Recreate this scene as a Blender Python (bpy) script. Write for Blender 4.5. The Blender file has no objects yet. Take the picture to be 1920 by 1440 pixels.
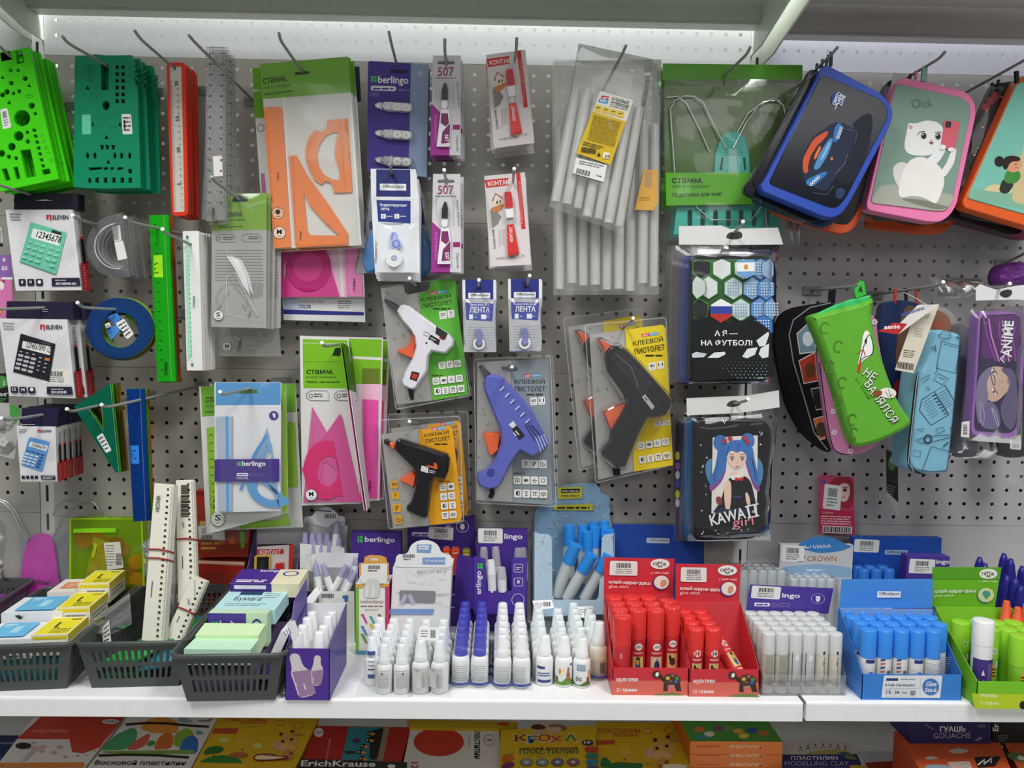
import bpy,math,random
from mathutils import Vector,Matrix
random.seed(7)
S_=bpy.context.scene
COL=S_.collection
# ------------------------------------------------------------------ camera
F=1450.0                                   # focal length in pixels of the 1920 wide frame
WALLD=1.34                                 # lens to peg wall
CAM=Vector((0.0,-WALLD,1.40))
PITCH,YAW,ROLL=math.radians(3.6),math.radians(1.0),0.0155
fw=Vector((math.sin(YAW)*math.cos(PITCH),math.cos(YAW)*math.cos(PITCH),-math.sin(PITCH)))
r0=Vector((math.cos(YAW),-math.sin(YAW),0));u0=r0.cross(fw)
RT=r0*math.cos(ROLL)+u0*math.sin(ROLL);UP=u0*math.cos(ROLL)-r0*math.sin(ROLL)
cd=bpy.data.cameras.new('camera');cam=bpy.data.objects.new('camera',cd);COL.objects.link(cam)
cd.sensor_width=36.0;cd.lens=F/1920*36.0;cd.clip_start=0.02
cam.matrix_world=Matrix(((RT.x,UP.x,-fw.x,CAM.x),(RT.y,UP.y,-fw.y,CAM.y),(RT.z,UP.z,-fw.z,CAM.z),(0,0,0,1)))
S_.camera=cam
# ------------------------------------------------------------------ light
wd=bpy.data.worlds.new('store');S_.world=wd;wd.use_nodes=True
wd.node_tree.nodes['Background'].inputs[0].default_value=(0.93,0.97,1.0,1)
wd.node_tree.nodes['Background'].inputs[1].default_value=0.165
def area(name,loc,size,power,target,col=(1,1,1)):
 l=bpy.data.lights.new(name,'AREA');l.shape='RECTANGLE';l.size,l.size_y=size;l.energy=power;l.color=col
 o=bpy.data.objects.new(name,l);COL.objects.link(o);o.location=loc
 o.rotation_euler=(Vector(target)-Vector(loc)).to_track_quat('-Z','Y').to_euler();return o
area('ceiling_lamp',(-0.75,-1.30,2.95),(0.5,1.0),29.5,(-0.75,-1.0,0),(0.97,1.0,0.96))
area('ceiling_lamp',(0.85,-1.30,2.95),(0.5,1.0),29.5,(0.85,-1.0,0),(1.0,0.985,1.0))
area('ceiling_lamp',(0.3,-4.5,2.95),(3.6,0.5),22,(0.2,0,1.0),(1.0,1.0,0.98))
area('ceiling_lamp',(0.15,-0.16,2.95),(1.5,0.16),52,(0.15,-0.16,0),(0.97,1.0,1.0))
S_.view_settings.view_transform='Standard';S_.view_settings.look='None'
S_.view_settings.exposure=0.0;S_.view_settings.gamma=1.0;S_.view_settings.use_curve_mapping=False
S_.cycles.transparent_max_bounces=32
S_.cycles.max_bounces=8
GAIN=0.92
# ------------------------------------------------------------------ materials
def lin(h):
 o=[]
 for i in(0,2,4):
  c=int(h[i:i+2],16)/255
  o.append(c/12.92 if c<=0.04045 else((c+0.055)/1.055)**2.4)
 return o
MC={}
def M(spec):
 """'rrggbb' plus options after a slash: g gloss, m metal, s satin, r rough, cNN clear film of NN percent body, w wrinkled, e faint emission"""
 if not isinstance(spec,str):return spec
 if spec in MC:return MC[spec]
 h,_,opt=spec.partition('/')
 mt=bpy.data.materials.new('m_'+spec.replace('/','_'));mt.use_nodes=True
 nt=mt.node_tree;N=nt.nodes;L=nt.links;b=N['Principled BSDF']
 c=[min(0.92,x/GAIN)for x in lin(h)]
 rough=0.5
 if 'g' in opt:rough=0.16
 if 's' in opt:rough=0.33
 if 'r' in opt:rough=0.85
 b.inputs['Roughness'].default_value=rough
 b.inputs['Specular IOR Level'].default_value=0.2 if 'r' in opt else 0.36
 if 'm' in opt:b.inputs['Metallic'].default_value=1.0;b.inputs['Roughness'].default_value=0.32
 tc=N.new('ShaderNodeTexCoord')
 if 'c' in opt:
  k=''.join(ch for ch in opt[opt.index('c')+1:]if ch.isdigit())
  a=int(k)/100
  tr=N.new('ShaderNodeBsdfTransparent');tr.inputs[0].default_value=[min(1,x**0.5)if 't' in opt else 1 for x in c]+[1]
  if 't' in opt:tr.inputs[0].default_value=[min(1,0.02+x*GAIN*1.05)**0.62 for x in c]+[1]
  mx=N.new('ShaderNodeMixShader');mx.inputs[0].default_value=a
  b.inputs['Base Color'].default_value=(*c,1)
  fr=N.new('ShaderNodeFresnel');fr.inputs[0].default_value=1.42
  gl=N.new('ShaderNodeBsdfGlossy');gl.inputs['Roughness'].default_value=0.09;m2=N.new('ShaderNodeMixShader')
  md=N.new('ShaderNodeMath');md.operation='MULTIPLY';md.inputs[1].default_value=0.7
  L.new(fr.outputs[0],md.inputs[0]);L.new(md.outputs[0],m2.inputs[0])
  L.new(tr.outputs[0],mx.inputs[1]);L.new(b.outputs[0],mx.inputs[2]);L.new(mx.outputs[0],m2.inputs[1]);L.new(gl.outputs[0],m2.inputs[2]);L.new(m2.outputs[0],N['Material Output'].inputs[0])
  if h=='ffffff':mx.inputs[0].default_value=a*0.55
  b.inputs['Roughness'].default_value=0.12;b.inputs['Specular IOR Level'].default_value=0.0
 else:
  nz=N.new('ShaderNodeTexNoise');nz.inputs['Scale'].default_value=60;nz.inputs['Detail'].default_value=2
  mr=N.new('ShaderNodeMapRange');mr.inputs['To Min'].default_value=0.955;mr.inputs['To Max'].default_value=1.035
  mv=N.new('ShaderNodeVectorMath');mv.operation='SCALE';mv.inputs[0].default_value=c
  L.new(tc.outputs['Object'],nz.inputs[0]);L.new(nz.outputs[0],mr.inputs[0]);L.new(mr.outputs[0],mv.inputs['Scale'])
  L.new(mv.outputs[0],b.inputs['Base Color'])
 if 'w' in opt or 'f' in opt:
  n2=N.new('ShaderNodeTexNoise');n2.inputs['Scale'].default_value=26 if 'w' in opt else 320;n2.inputs['Detail'].default_value=3
  n2.inputs['Distortion'].default_value=1.2 if 'w' in opt else 0
  bp=N.new('ShaderNodeBump');bp.inputs['Strength'].default_value=0.9 if 'w' in opt else 0.35;bp.inputs['Distance'].default_value=0.012 if 'w' in opt else 0.001
  L.new(tc.outputs['Object'],n2.inputs[0]);L.new(n2.outputs[0],bp.inputs['Height']);L.new(bp.outputs[0],b.inputs['Normal'])
 MC[spec]=mt;return mt
# ------------------------------------------------------------------ surfaces: a pixel of the photo -> a point on a plane of the place
def ray(x,y):return fw*F+RT*(x-960)-UP*(y-720)
class Pl:
 """vertical plane d metres in front of the peg wall; may lean (gz: metres per metre of height) or turn (gx) about the pixel (cx, cy)"""
 def __init__(s,d,gx=0.0,gz=0.0,cx=960,cy=720):
  s.d,s.gx,s.gz=d,gx,gz
  q=CAM+ray(cx,cy)*((-d-CAM.y)/ray(cx,cy).y);s.q=q
  s.n=Vector((-gx,-1,-gz)).normalized()
 def pt(s,x,y,h=0.0):
  r=ray(x,y);n=Vector((s.gx,1,s.gz))
  t=(s.q-CAM).dot(n)/r.dot(n)
  return CAM+r*t+s.n*h
class PlZ:
 """horizontal plane at height z"""
 def __init__(s,z):s.z=z;s.n=Vector((0,0,1))
 def pt(s,x,y,h=0.0):
  r=ray(x,y);return CAM+r*((s.z-CAM.z)/r.z)+s.n*h
class Qd:
 """face given by its corners: top left, top right, bottom right, bottom left; coordinates 0..w, 0..h"""
 def __init__(s,a,b,c,d,w=1.0,h=1.0):
  s.c=[Vector(p)for p in(a,b,c,d)];s.w,s.h=w,h
  s.n=(s.c[3]-s.c[0]).cross(s.c[1]-s.c[0]).normalized()
 def pt(s,x,y,h=0.0):
  u,v=x/s.w,y/s.h;a,b,c,d=s.c
  return(a*(1-u)+b*u)*(1-v)+(d*(1-u)+c*u)*v+s.n*h
class Cy:
 """side of an upright round body: x = angle in degrees from the front, y = height"""
 def __init__(s,c,r,tilt=None):s.o,s.r,s.t=Vector(c),r,tilt
 def pt(s,x,y,h=0.0):
  a=math.radians(x);v=Vector((math.sin(a)*(s.r+h+.00008),-math.cos(a)*(s.r+h+.00008),y))
  return s.o+(s.t@v if s.t else v)
# ------------------------------------------------------------------ mesh builder
STEP=0.00005
def shape2d(loops,ext=0.0):
 c=bpy.data.curves.new('t','CURVE');c.dimensions='2D';c.fill_mode='BOTH' if ext else 'FRONT';c.extrude=ext
 for lp in loops:
  s=c.splines.new('POLY');s.points.add(len(lp)-1)
  for p,q in zip(s.points,lp):p.co=(q[0],-q[1],0,1)
  s.use_cyclic_u=True
 o=bpy.data.objects.new('t',c);me=o.to_mesh()
 r=([(v.co.x,-v.co.y,v.co.z)for v in me.vertices],[tuple(p.vertices)for p in me.polygons])
 o.to_mesh_clear();bpy.data.objects.remove(o);bpy.data.curves.remove(c);return r
TC={}
def text2d(s,bold=0.0):
 k=(s,bold)
 if k not in TC:
  c=bpy.data.curves.new('t','FONT');c.body=s;c.resolution_u=2;c.offset=bold;c.fill_mode='FRONT'
  o=bpy.data.objects.new('t',c);me=o.to_mesh()
  v=[(q.co.x,q.co.y)for q in me.vertices];f=[tuple(p.vertices)for p in me.polygons]
  o.to_mesh_clear();bpy.data.objects.remove(o);bpy.data.curves.remove(c)
  x0,x1=min(q[0]for q in v),max(q[0]for q in v);y0,y1=min(q[1]for q in v),max(q[1]for q in v)
  TC[k]=([((q[0]-x0)/(x1-x0),(q[1]-y0)/(y1-y0))for q in v],f)
 return TC[k]
def rr(x0,y0,x1,y1,r,n=4,sel=(1,1,1,1)):
 o=[]
 for i,(cx,cy,a)in enumerate(((x0+r,y0+r,180),(x1-r,y0+r,270),(x1-r,y1-r,0),(x0+r,y1-r,90))):
  if not sel[i]:o.append(((x0,y0),(x1,y0),(x1,y1),(x0,y1))[i]);continue
  for k in range(n+1):
   t=math.radians(a+90*k/n);o.append((cx+r*math.cos(t),cy+r*math.sin(t)))
 return o
def el(cx,cy,rx,ry=None,n=20,a0=0,a1=360,rot=0):
 ry=rx if ry is None else ry;full=abs(a1-a0)>=360;o=[];ca,sa=math.cos(math.radians(rot)),math.sin(math.radians(rot))
 for k in range(n if full else n+1):
  t=math.radians(a0+(a1-a0)*k/n);x,y=rx*math.cos(t),ry*math.sin(t);o.append((cx+x*ca-y*sa,cy+x*sa+y*ca))
 return o
def rot(pts,cx,cy,deg):
 c,s=math.cos(math.radians(deg)),math.sin(math.radians(deg))
 return[(cx+(x-cx)*c-(y-cy)*s,cy+(x-cx)*s+(y-cy)*c)for x,y in pts]
def qmap(q):
 """bilinear map of the unit square onto the pixel quad q (tl, tr, br, bl)"""
 def f(u,v):
  return tuple((q[0][i]*(1-u)+q[1][i]*u)*(1-v)+(q[3][i]*(1-u)+q[2][i]*u)*v for i in(0,1))
 return f
def rrq(q,r,n=4):
 """quad with rounded corners, r in pixels"""
 o=[]
 for i in range(4):
  p=Vector(q[i]);a=(Vector(q[i-1])-p).normalized()*r;b=(Vector(q[(i+1)%4])-p).normalized()*r
  for k in range(n+1):
   t=k/n;o.append(tuple((p+a)*(1-t)**2+p*2*t*(1-t)+(p+b)*t*t))
 return o
class G:
 def __init__(s,surf=None):s.v,s.f,s.m,s.mats,s.sm,s.k,s.s,s.b=[],[],[],[],[],1,surf,0.0
 def mi(s,m):
  m=M(m)
  if m not in s.mats:s.mats.append(m)
  return s.mats.index(m)
 def add(s,vs,fs,m,smooth=False):
  o=len(s.v);s.v+=[Vector(q)for q in vs];i=s.mi(m)
  for f in fs:s.f.append(tuple(o+k for k in f));s.m.append(i);s.sm.append(smooth)
 def lift(s):
  s.k+=1;return s.b+s.k*STEP
 # flat art on the surface
 def poly(s,pts,m,surf=None,h=None):
  S=surf or s.s;h=s.lift()if h is None else h
  if isinstance(S,Cy):                      # cut into narrow strips so that print follows the round
   x0,x1=min(p[0]for p in pts),max(p[0]for p in pts);n=max(1,math.ceil((x1-x0)/9))
   for i in range(n):
    q=pts
    for lim,sg in((x0+(x1-x0)*i/n,1),(x0+(x1-x0)*(i+1)/n,-1)):
     o=[]
     for a,b in zip(q,q[1:]+q[:1]):
      ia,ib=(a[0]-lim)*sg>=-1e-9,(b[0]-lim)*sg>=-1e-9
      if ia:o.append(a)
      if ia!=ib:t=(lim-a[0])/(b[0]-a[0]);o.append((lim,a[1]+(b[1]-a[1])*t))
     q=o
    if len(q)>2:s.add([S.pt(x,y,h)for x,y in q],[tuple(range(len(q)))],m)
   return
  s.add([S.pt(x,y,h)for x,y in pts],[tuple(range(len(pts)))],m)
 def rect(s,x0,y0,x1,y1,m,surf=None):s.poly([(x0,y0),(x1,y0),(x1,y1),(x0,y1)],m,surf)
 def ell(s,cx,cy,rx,ry,m,rot=0,surf=None,n=20):s.poly(el(cx,cy,rx,ry,n,rot=rot),m,surf)
 def area(s,loops,m,surf=None):
  S=surf or s.s;v,f=shape2d(loops);h=s.lift();s.add([S.pt(x,y,h)for x,y,z in v],f,m)
 def line(s,pts,w,m,surf=None,closed=False):
  S=surf or s.s;h=s.lift();n=len(pts);vs=[]
  P_=[Vector(p)for p in pts]
  for i in range(n):
   a=P_[i-1]if(i or closed)else P_[i];b=P_[(i+1)%n]if(i<n-1 or closed)else P_[i]
   t=b-a;t=t.normalized()if t.length else Vector((1,0));q=Vector((-t.y,t.x))*w/2
   vs+=[P_[i]+q,P_[i]-q]
  k=n if closed else n-1
  s.add([S.pt(q.x,q.y,h)for q in vs],[(2*i,2*i+1,2*((i+1)%n)+1,2*((i+1)%n))for i in range(k)],m)
 def text(s,t,x,y,w,h,m,ang=0,bold=0.012,surf=None,sh=0.0):
  """ink box: lower left corner (x, y), w wide and h high, turned by ang degrees"""
  bold=min(bold,0.02)
  S=surf or s.s;v,f=text2d(t,bold);l=s.lift();c,q=math.cos(math.radians(ang)),math.sin(math.radians(ang))
  vs=[]
  for a,b in v:
   X,Y=a*w+b*h*sh,-b*h;vs.append(S.pt(x+X*c-Y*q,y+X*q+Y*c,l))
  s.add(vs,f,m)
 def lines(s,x0,y0,x1,y1,n,m,fill=0.45,surf=None,ang=0,seed=1):
  """rows of small print too fine to read"""
  R=random.Random(seed);S=surf or s.s;l=s.lift();vs,fs=[],[]
  for i in range(n):
   y=y0+(y1-y0)*(i+0.25)/n;hh=(y1-y0)/n*fill;x=x0;xe=x1-(R.random()*0.3*(x1-x0)if i==n-1 else R.random()*0.06*(x1-x0))
   while x<xe:
    w=min((y1-y0)/n*(1.0+R.random()*2.6),xe-x)
    q=[(x,y),(x+w,y),(x+w,y+hh),(x,y+hh)]
    if ang:q=rot(q,x0,y0,ang)
    o=len(vs);vs+=[S.pt(a,b,l)for a,b in q];fs.append((o,o+1,o+2,o+3));x+=w+hh*0.7
  s.add(vs,fs,m)
 def bars(s,x0,y0,x1,y1,m='222222',surf=None,ang=0,cx=None,cy=None,n=22,seed=3,vert=False):
  R=random.Random(seed);S=surf or s.s;l=s.lift();vs,fs=[],[];t=0.0
  while t<1:
   w=(0.5+R.random()*1.6)/n;q=[(x0+(x1-x0)*t,y0),(x0+(x1-x0)*min(1,t+w*0.6),y0),(x0+(x1-x0)*min(1,t+w*0.6),y1),(x0+(x1-x0)*t,y1)]
   if vert:q=[(x0,y0+(y1-y0)*t),(x1,y0+(y1-y0)*t),(x1,y0+(y1-y0)*min(1,t+w*.6)),(x0,y0+(y1-y0)*min(1,t+w*.6))]
   if ang:q=rot(q,x0 if cx is None else cx,y0 if cy is None else cy,ang)
   o=len(vs);vs+=[S.pt(a,b,l)for a,b in q];fs.append((o,o+1,o+2,o+3));t+=w
  s.add(vs,fs,m)
 def sticker(s,q,m='e8e6e2',code=True,seed=1,surf=None):
  """white price sticker on the pixel quad q with bar code and small print"""
  s.poly(rrq(q,3),m,surf);f=qmap(q)
  S=surf or s.s
  class T:
   def pt(_,x,y,h=0):a,b=f(x,y);return S.pt(a,b,h)
  if code:s.bars(0.24,0.14,0.76,0.48,'2a2a2a',T(),n=16,seed=seed);s.lines(0.22,0.52,0.8,0.9,3,'777777',0.4,T(),seed=seed)
  else:s.lines(0.1,0.1,0.9,0.9,4,'555555',0.4,T(),seed=seed)
 # solids
 def slab(s,loops,th,m,surf=None,h=0.0,smooth=False):
  """outline (with holes) on the surface, th metres thick towards the back, front at lift h"""
  S=surf or s.s
  if loops and not isinstance(loops[0][0],(tuple,list)):loops=[loops]
  s.b=max(s.b,h)if h>0 else s.b
  v,f=shape2d(loops,1.0);s.add([S.pt(x,y,h-(0.0 if z>0 else th))for x,y,z in v],f,m,smooth)
 def puff(s,loop,th,m,surf=None,h=0.0,steps=((0,0.0),(0.5,0.8),(0.85,1.0)),inner=0.8,cen=None):
  """rounded body: outline shrinking towards the viewer"""
  s.b=h+th;S=surf or s.s;n=len(loop);cx=cen[0]if cen else sum(p[0]for p in loop)/n;cy=cen[1]if cen else sum(p[1]for p in loop)/n
  vs=[]
  for t,k in steps:
   sc=1-(1-inner)*t**2
   vs+=[S.pt(cx+(x-cx)*sc,cy+(y-cy)*sc,h+th*k)for x,y in loop]
  fs=[(i+n*j,(i+1)%n+n*j,(i+1)%n+n*(j+1),i+n*(j+1))for j in range(len(steps)-1)for i in range(n)]
  fs.append(tuple(range(n*(len(steps)-1),n*len(steps))));fs.append(tuple(reversed(range(n))))
  s.add(vs,fs,m,True)
 def bulge(s,loop,th,m,surf=None,h=0.0,wpx=8,back=0.0):
  """solid with flat middle and a chamfer of wpx pixels following the outline"""
  S=surf or s.s;n=len(loop);P_=[Vector(p)for p in loop];s.b=h+th
  ar=sum(P_[i].x*P_[(i+1)%n].y-P_[(i+1)%n].x*P_[i].y for i in range(n));sg=1 if ar>0 else-1
  def inset(w):
   o=[]
   for i in range(n):
    a=(P_[i]-P_[i-1]).normalized();b=(P_[(i+1)%n]-P_[i]).normalized();na,nb=Vector((-a.y,a.x)),Vector((-b.y,b.x))
    q=(na+nb);q=q/max(0.5,1+na.dot(nb));o.append(P_[i]+q*w*sg)
   return o
  vs=[]
  lv=((0,-back),(0,th*0.45),(wpx*0.3,th*0.82),(wpx,th))
  for w,z in lv:vs+=[S.pt(p.x,p.y,h+z)for p in inset(w)]
  fs=[(i+n*j,(i+1)%n+n*j,(i+1)%n+n*(j+1),i+n*(j+1))for j in range(len(lv)-1)for i in range(n)]
  s.add(vs,fs,m,True)
  v2,f2=shape2d([[tuple(p)for p in inset(wpx)]]);s.add([S.pt(x,y,h+th)for x,y,z in v2],f2,m)
  s.add(vs[:n],[tuple(range(n))],m)
 def box(s,x0,x1,y0,y1,z0,z1,m):
  v=[(x,y,z)for z in(z0,z1)for y in(y0,y1)for x in(x0,x1)]
  s.add(v,[(0,1,3,2),(4,5,7,6),(0,1,5,4),(2,3,7,6),(0,2,6,4),(1,3,7,5)],m)
 def hexa(s,p,m):
  """p: 4 bottom then 4 top corners"""
  s.add(p,[(0,1,2,3),(4,5,6,7),(0,1,5,4),(1,2,6,5),(2,3,7,6),(3,0,4,7)],m)
 def tube(s,pts,r,m,n=8,caps=True,r1=None):
  P_=[Vector(p)for p in pts];k=len(P_);vs=[]
  t0=(P_[1]-P_[0]).normalized();ref=Vector((0,0,1))if abs(t0.z)<0.9 else Vector((1,0,0));u=t0.cross(ref).normalized()
  for i in range(k):
   a=P_[max(0,i-1)];b=P_[min(k-1,i+1)];t=(b-a).normalized();u=(u-t*u.dot(t)).normalized();w=t.cross(u)
   q=r if r1 is None else r+(r1-r)*i/(k-1)
   for j in range(n):
    an=2*math.pi*j/n;vs.append(P_[i]+(u*math.cos(an)+w*math.sin(an))*q)
  fs=[(i*n+j,i*n+(j+1)%n,(i+1)*n+(j+1)%n,(i+1)*n+j)for i in range(k-1)for j in range(n)]
  s.add(vs,fs,m,True)
  if caps:s.add(vs[:n],[tuple(range(n))],m);s.add(vs[-n:],[tuple(range(n))],m)
 def lathe(s,prof,c,m,n=18,mat=None):
  """prof: (radius, height) list about a vertical axis at c; mat turns it"""
  C_=Vector(c);vs=[]
  for r,z in prof:
   for j in range(n):
    a=2*math.pi*j/n;v=Vector((r*math.cos(a),r*math.sin(a),z));vs.append(C_+(mat@v if mat else v))
  fs=[(i*n+j,i*n+(j+1)%n,(i+1)*n+(j+1)%n,(i+1)*n+j)for i in range(len(prof)-1)for j in range(n)]
  s.add(vs,fs,m,True);k=len(prof)-1
  if prof[0][0]>1e-5:s.add(vs[:n],[tuple(reversed(range(n)))],m)
  if prof[-1][0]>1e-5:s.add(vs[k*n:],[tuple(range(n))],m)
 def build(s,name,parent=None,loc=None):
  me=bpy.data.meshes.new(name);o=bpy.data.objects.new(name,me);COL.objects.link(o)
  if parent is not None:
   o.parent=parent;base=parent
   while base:loc=(loc or Vector())+base.location if base.parent is None else loc;base=base.parent
  elif loc is not None:o.location=loc
  L=Vector(loc)if loc is not None else Vector((0,0,0))
  me.from_pydata([v-L for v in s.v],[],s.f)
  for mt in s.mats:me.materials.append(mt)
  me.polygons.foreach_set('material_index',s.m);me.polygons.foreach_set('use_smooth',s.sm);me.update()
  return o
# ------------------------------------------------------------------ things
def tag(o,label=None,cat=None,group=None,kind=None):
 if label:o['label']=label
 if cat:o['category']=cat
 if group:o['group']=group
 if kind:o['kind']=kind
 return o
def thing(name,label,cat,loc,group=None):
 o=bpy.data.objects.new(name,None);o.empty_display_size=0.02;COL.objects.link(o);o.location=loc
 return tag(o,label,cat,group)
def dup(root,label,dloc=(0,0,0),rz=0.0,ry=0.0,rx=0.0,skip=(),group=None):
 """a copy of a thing with copies of its parts and their sub-parts"""
 r=root.copy();COL.objects.link(r);r.location=root.location+Vector(dloc);r['label']=label
 r.rotation_euler=(root.rotation_euler.x+rx,root.rotation_euler.y+ry,root.rotation_euler.z+rz)
 if group:r['group']=group
 for ch in list(root.children):
  if ch.name.split('.')[0]in skip:continue
  c=ch.copy();COL.objects.link(c);c.parent=r
  for g in list(ch.children):
   d=g.copy();COL.objects.link(d);d.parent=c
 return r
ORD=['first','second','third','fourth','fifth','sixth','seventh','eighth','ninth','tenth']
def stack(root,n,what,step=0.008,jx=0.001,jz=0.001,jr=0.6,drop=0.0,skip=(),seed=1,sx=0.0):
 """n more of the same behind root on its hook"""
 R=random.Random(seed);out=[]
 for i in range(n):
  out.append(dup(root,'%s, %s from the front on its hook'%(what,ORD[i+1]),
   (R.uniform(-jx,jx)+sx*(i+1),step*(i+1),R.uniform(-jz,jz)-drop*(i+1)),ry=math.radians(R.uniform(-jr,jr)),skip=skip))
 return out
# ------------------------------------------------------------------ the setting
def structure(g,name):
 o=g.build(name);o['kind']='structure';return o
SHD=0.30                                               # depth of the shelves
SZ=Pl(SHD).pt(745,1312).z                             # top of the display shelf
XJ=(Pl(SHD).pt(1490,1318).x+Pl(0).pt(1388,1035).x*0+Pl(0).pt(1436,95).x)/2
g=G();g.box(-3,3,-5,0.4,-0.05,0,'b4b1ac/s');structure(g,'floor')
g=G();g.box(-3,3,0.062,0.1,0,2.9,'9c9b98/r');structure(g,'wall_back')
hole0=Pl(0).pt(918.6,83.3)
PIT=0.025
def peg_panel(name,x0,x1,z0,z1,m,holes=True):
 """sheet with real round holes every 25 mm and folded top and bottom edges"""
 g=G();vs,fs=[],[]
 nx=int(math.floor((x1-0.0128-hole0.x)/PIT));ix0=int(math.ceil((x0+0.0128-hole0.x)/PIT))
 iz0=int(math.ceil((z0+0.0128-hole0.z)/PIT));iz1=int(math.floor((z1-0.0128-hole0.z)/PIT))
 g0=g;q=[x0]+[hole0.x+(i-0.5)*PIT for i in range(ix0,nx+2)]+[x1];w=[z0]+[hole0.z+(i-0.5)*PIT for i in range(iz0,iz1+2)]+[z1]
 for a in range(len(q)-1):
  for b in range(len(w)-1):
   X0,X1,Z0,Z1=q[a],q[a+1],w[b],w[b+1]
   edge=a in(0,len(q)-2)or b in(0,len(w)-2)
   if edge or not holes:
    o=len(vs);vs+=[(X0,0,Z0),(X1,0,Z0),(X1,0,Z1),(X0,0,Z1)];fs.append((o,o+1,o+2,o+3));continue
   cx,cz=(X0+X1)/2,(Z0+Z1)/2;o=len(vs);n=12;R=0.0032
   ring=[(cx+R*math.cos(2*math.pi*(k+0.5)/n),cz+R*math.sin(2*math.pi*(k+0.5)/n))for k in range(n)]
   h=PIT/2;out=[]
   for k in range(n):
    t=2*math.pi*(k+0.5)/n;c,s=math.cos(t),math.sin(t);m_=max(abs(c),abs(s));out.append((cx+h*c/m_,cz+h*s/m_))
   cor={1:(X1,Z1),4:(X0,Z1),7:(X0,Z0),10:(X1,Z0)}
   vs+=[(x,0,z)for x,z in ring]+[(x,0,z)for x,z in out]+[(x,0.0012,z)for x,z in ring]
   ci={}
   for k,p in cor.items():ci[k]=len(vs);vs.append((p[0],0,p[1]))
   for k in range(n):
    k2=(k+1)%n
    fs.append((o+k,o+n+k,ci[k],o+n+k2,o+k2)if k in ci else(o+k,o+n+k,o+n+k2,o+k2))
    fs.append((o+k,o+k2,o+2*n+k2,o+2*n+k))
 g.add(vs,fs,m)
 for z in(z0,z1):g.add([(x0,0,z),(x1,0,z),(x1,0.004,z),(x0,0.004,z)],[(0,1,2,3)],m)
 return structure(g,name)
XL=Pl(0).pt(76,400).x                                 # left upright
XR=XJ+0.0
seamsM=[Pl(0).pt(700,y).z for y in(0,116,416,695,975,1270)]
seamsR=[Pl(0).pt(1700,y).z for y in(10,138,433,722,984,1290)]
seamsL=[Pl(0).pt(20,y).z for y in(-5,100,405,680,960,1260)]
for i in range(5):
 top=i==0
 for x0,x1,sm in((-1.4,XL-0.0122,seamsL),(XL+0.0122,XR-0.0122,seamsM),(XR+0.0122,1.5,seamsR)):
  peg_panel('wall_back',x0,x1,sm[i+1]+0.0003,sm[i]-0.0003,('e9eaeb/s' if x0<0.2 else 'd3d4df/s')if top else('b3afa6/s' if x0<0.2 else 'b6b2b2/s'),holes=i<4)
for i,x in enumerate((XL,XR)):
 g=G();g.box(x-0.012,x+0.012,0.0015,0.04,0.05,2.2,'d6d6d3/s')
 for k in range(44):
  z=0.1+k*0.05;g.box(x-0.002,x+0.002,0.0008,0.0017,z,z+0.028,'1c1c1c')
 structure(g,'trim_%d'%(i+1))
# shelves
def shelf(label,x0,x1,ztop,depth,m,front=0.027,y1=0.0,th=0.02):
 t=thing('display_shelf',label,'shelf',(x0,-depth/2,ztop))
 g=G();r=0.004
 prof=[(-depth+r*(1-math.cos(a)),ztop-r*(1-math.sin(a)))for a in(0,math.pi/6,math.pi/3,math.pi/2)]
 prof=[(-depth+0.016,ztop-front),(-depth,ztop-front)]+prof+[(y1,ztop),(y1,ztop-th),(y1-0.002,ztop-th),(y1-0.002,ztop-0.002),(-depth+0.002,ztop-0.002)]
 n=len(prof);vs=[(x,y,z)for x in(x0,x1)for y,z in prof]
 g.add(vs,[(i,(i+1)%n,n+(i+1)%n,n+i)for i in range(n)]+[tuple(range(n)),tuple(range(n,2*n))],m)
 g.build('deck',t)
 return t
def bracket(t,x,ztop,depth,m,h0=0.055,h1=0.03,th=0.003):
 g=G();g.hexa([(x-th/2,0.004,ztop-h0-0.03),(x+th/2,0.004,ztop-h0-0.03),(x+th/2,-depth+0.01,ztop-h1),(x-th/2,-depth+0.01,ztop-h1),
  (x-th/2,0.004,ztop-0.004),(x+th/2,0.004,ztop-0.004),(x+th/2,-depth+0.01,ztop-0.004),(x-th/2,-depth+0.01,ztop-0.004)],m)
 g.build('bracket',t)
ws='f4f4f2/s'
s1=shelf('long white display shelf carrying the grey baskets and white bottles',XL,XR-0.002,SZ,SHD,ws)
s2=shelf('white display shelf under the blue glue stick box',XR+0.003,XR+1.2,SZ+0.001,SHD,ws)
s0=shelf('white display shelf end under the leftmost grey basket',XL-0.9,XL-0.005,SZ,SHD,ws)
for t,x in((s1,XL+0.006),(s1,XR-0.008),(s2,XR+0.009)):bracket(t,x,SZ,SHD,'cfcfcc/s')
LZ=SZ-0.235
l1=shelf('lower white shelf carrying the modelling clay boxes',XL,XR-0.002,LZ,0.36,ws)
l2=shelf('lower white shelf under the gouache box',XR+0.003,XR+1.2,LZ,0.36,ws)
l0=shelf('lower white shelf end at the left',XL-0.9,XL-0.005,LZ,0.36,ws)
UZ=Pl(0.0).pt(740,50).z
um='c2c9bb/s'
def upper(label,x0,x1,zb,m,cut):
 t=thing('display_shelf',label,'shelf',(x0,-0.17,zb+0.03));g=G();D,B=0.285,0.016
 g.box(x0,x1,-D,-B,zb+0.026,zb+0.03,m)
 g.box(x0,x1,-B-0.026,-B,zb,zb+0.026,m)
 g.box(x0,x1,-B-0.032,-B-0.026,zb+0.004,zb+0.026,m)
 g.box(x0,x1,-D-0.003,-D,zb-0.01,zb+0.03,m)
 for k in cut:g.box(x0,x1,-0.11-k,-0.106-k,zb+0.02,zb+0.026,m)
 g.build('deck',t);return t
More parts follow.
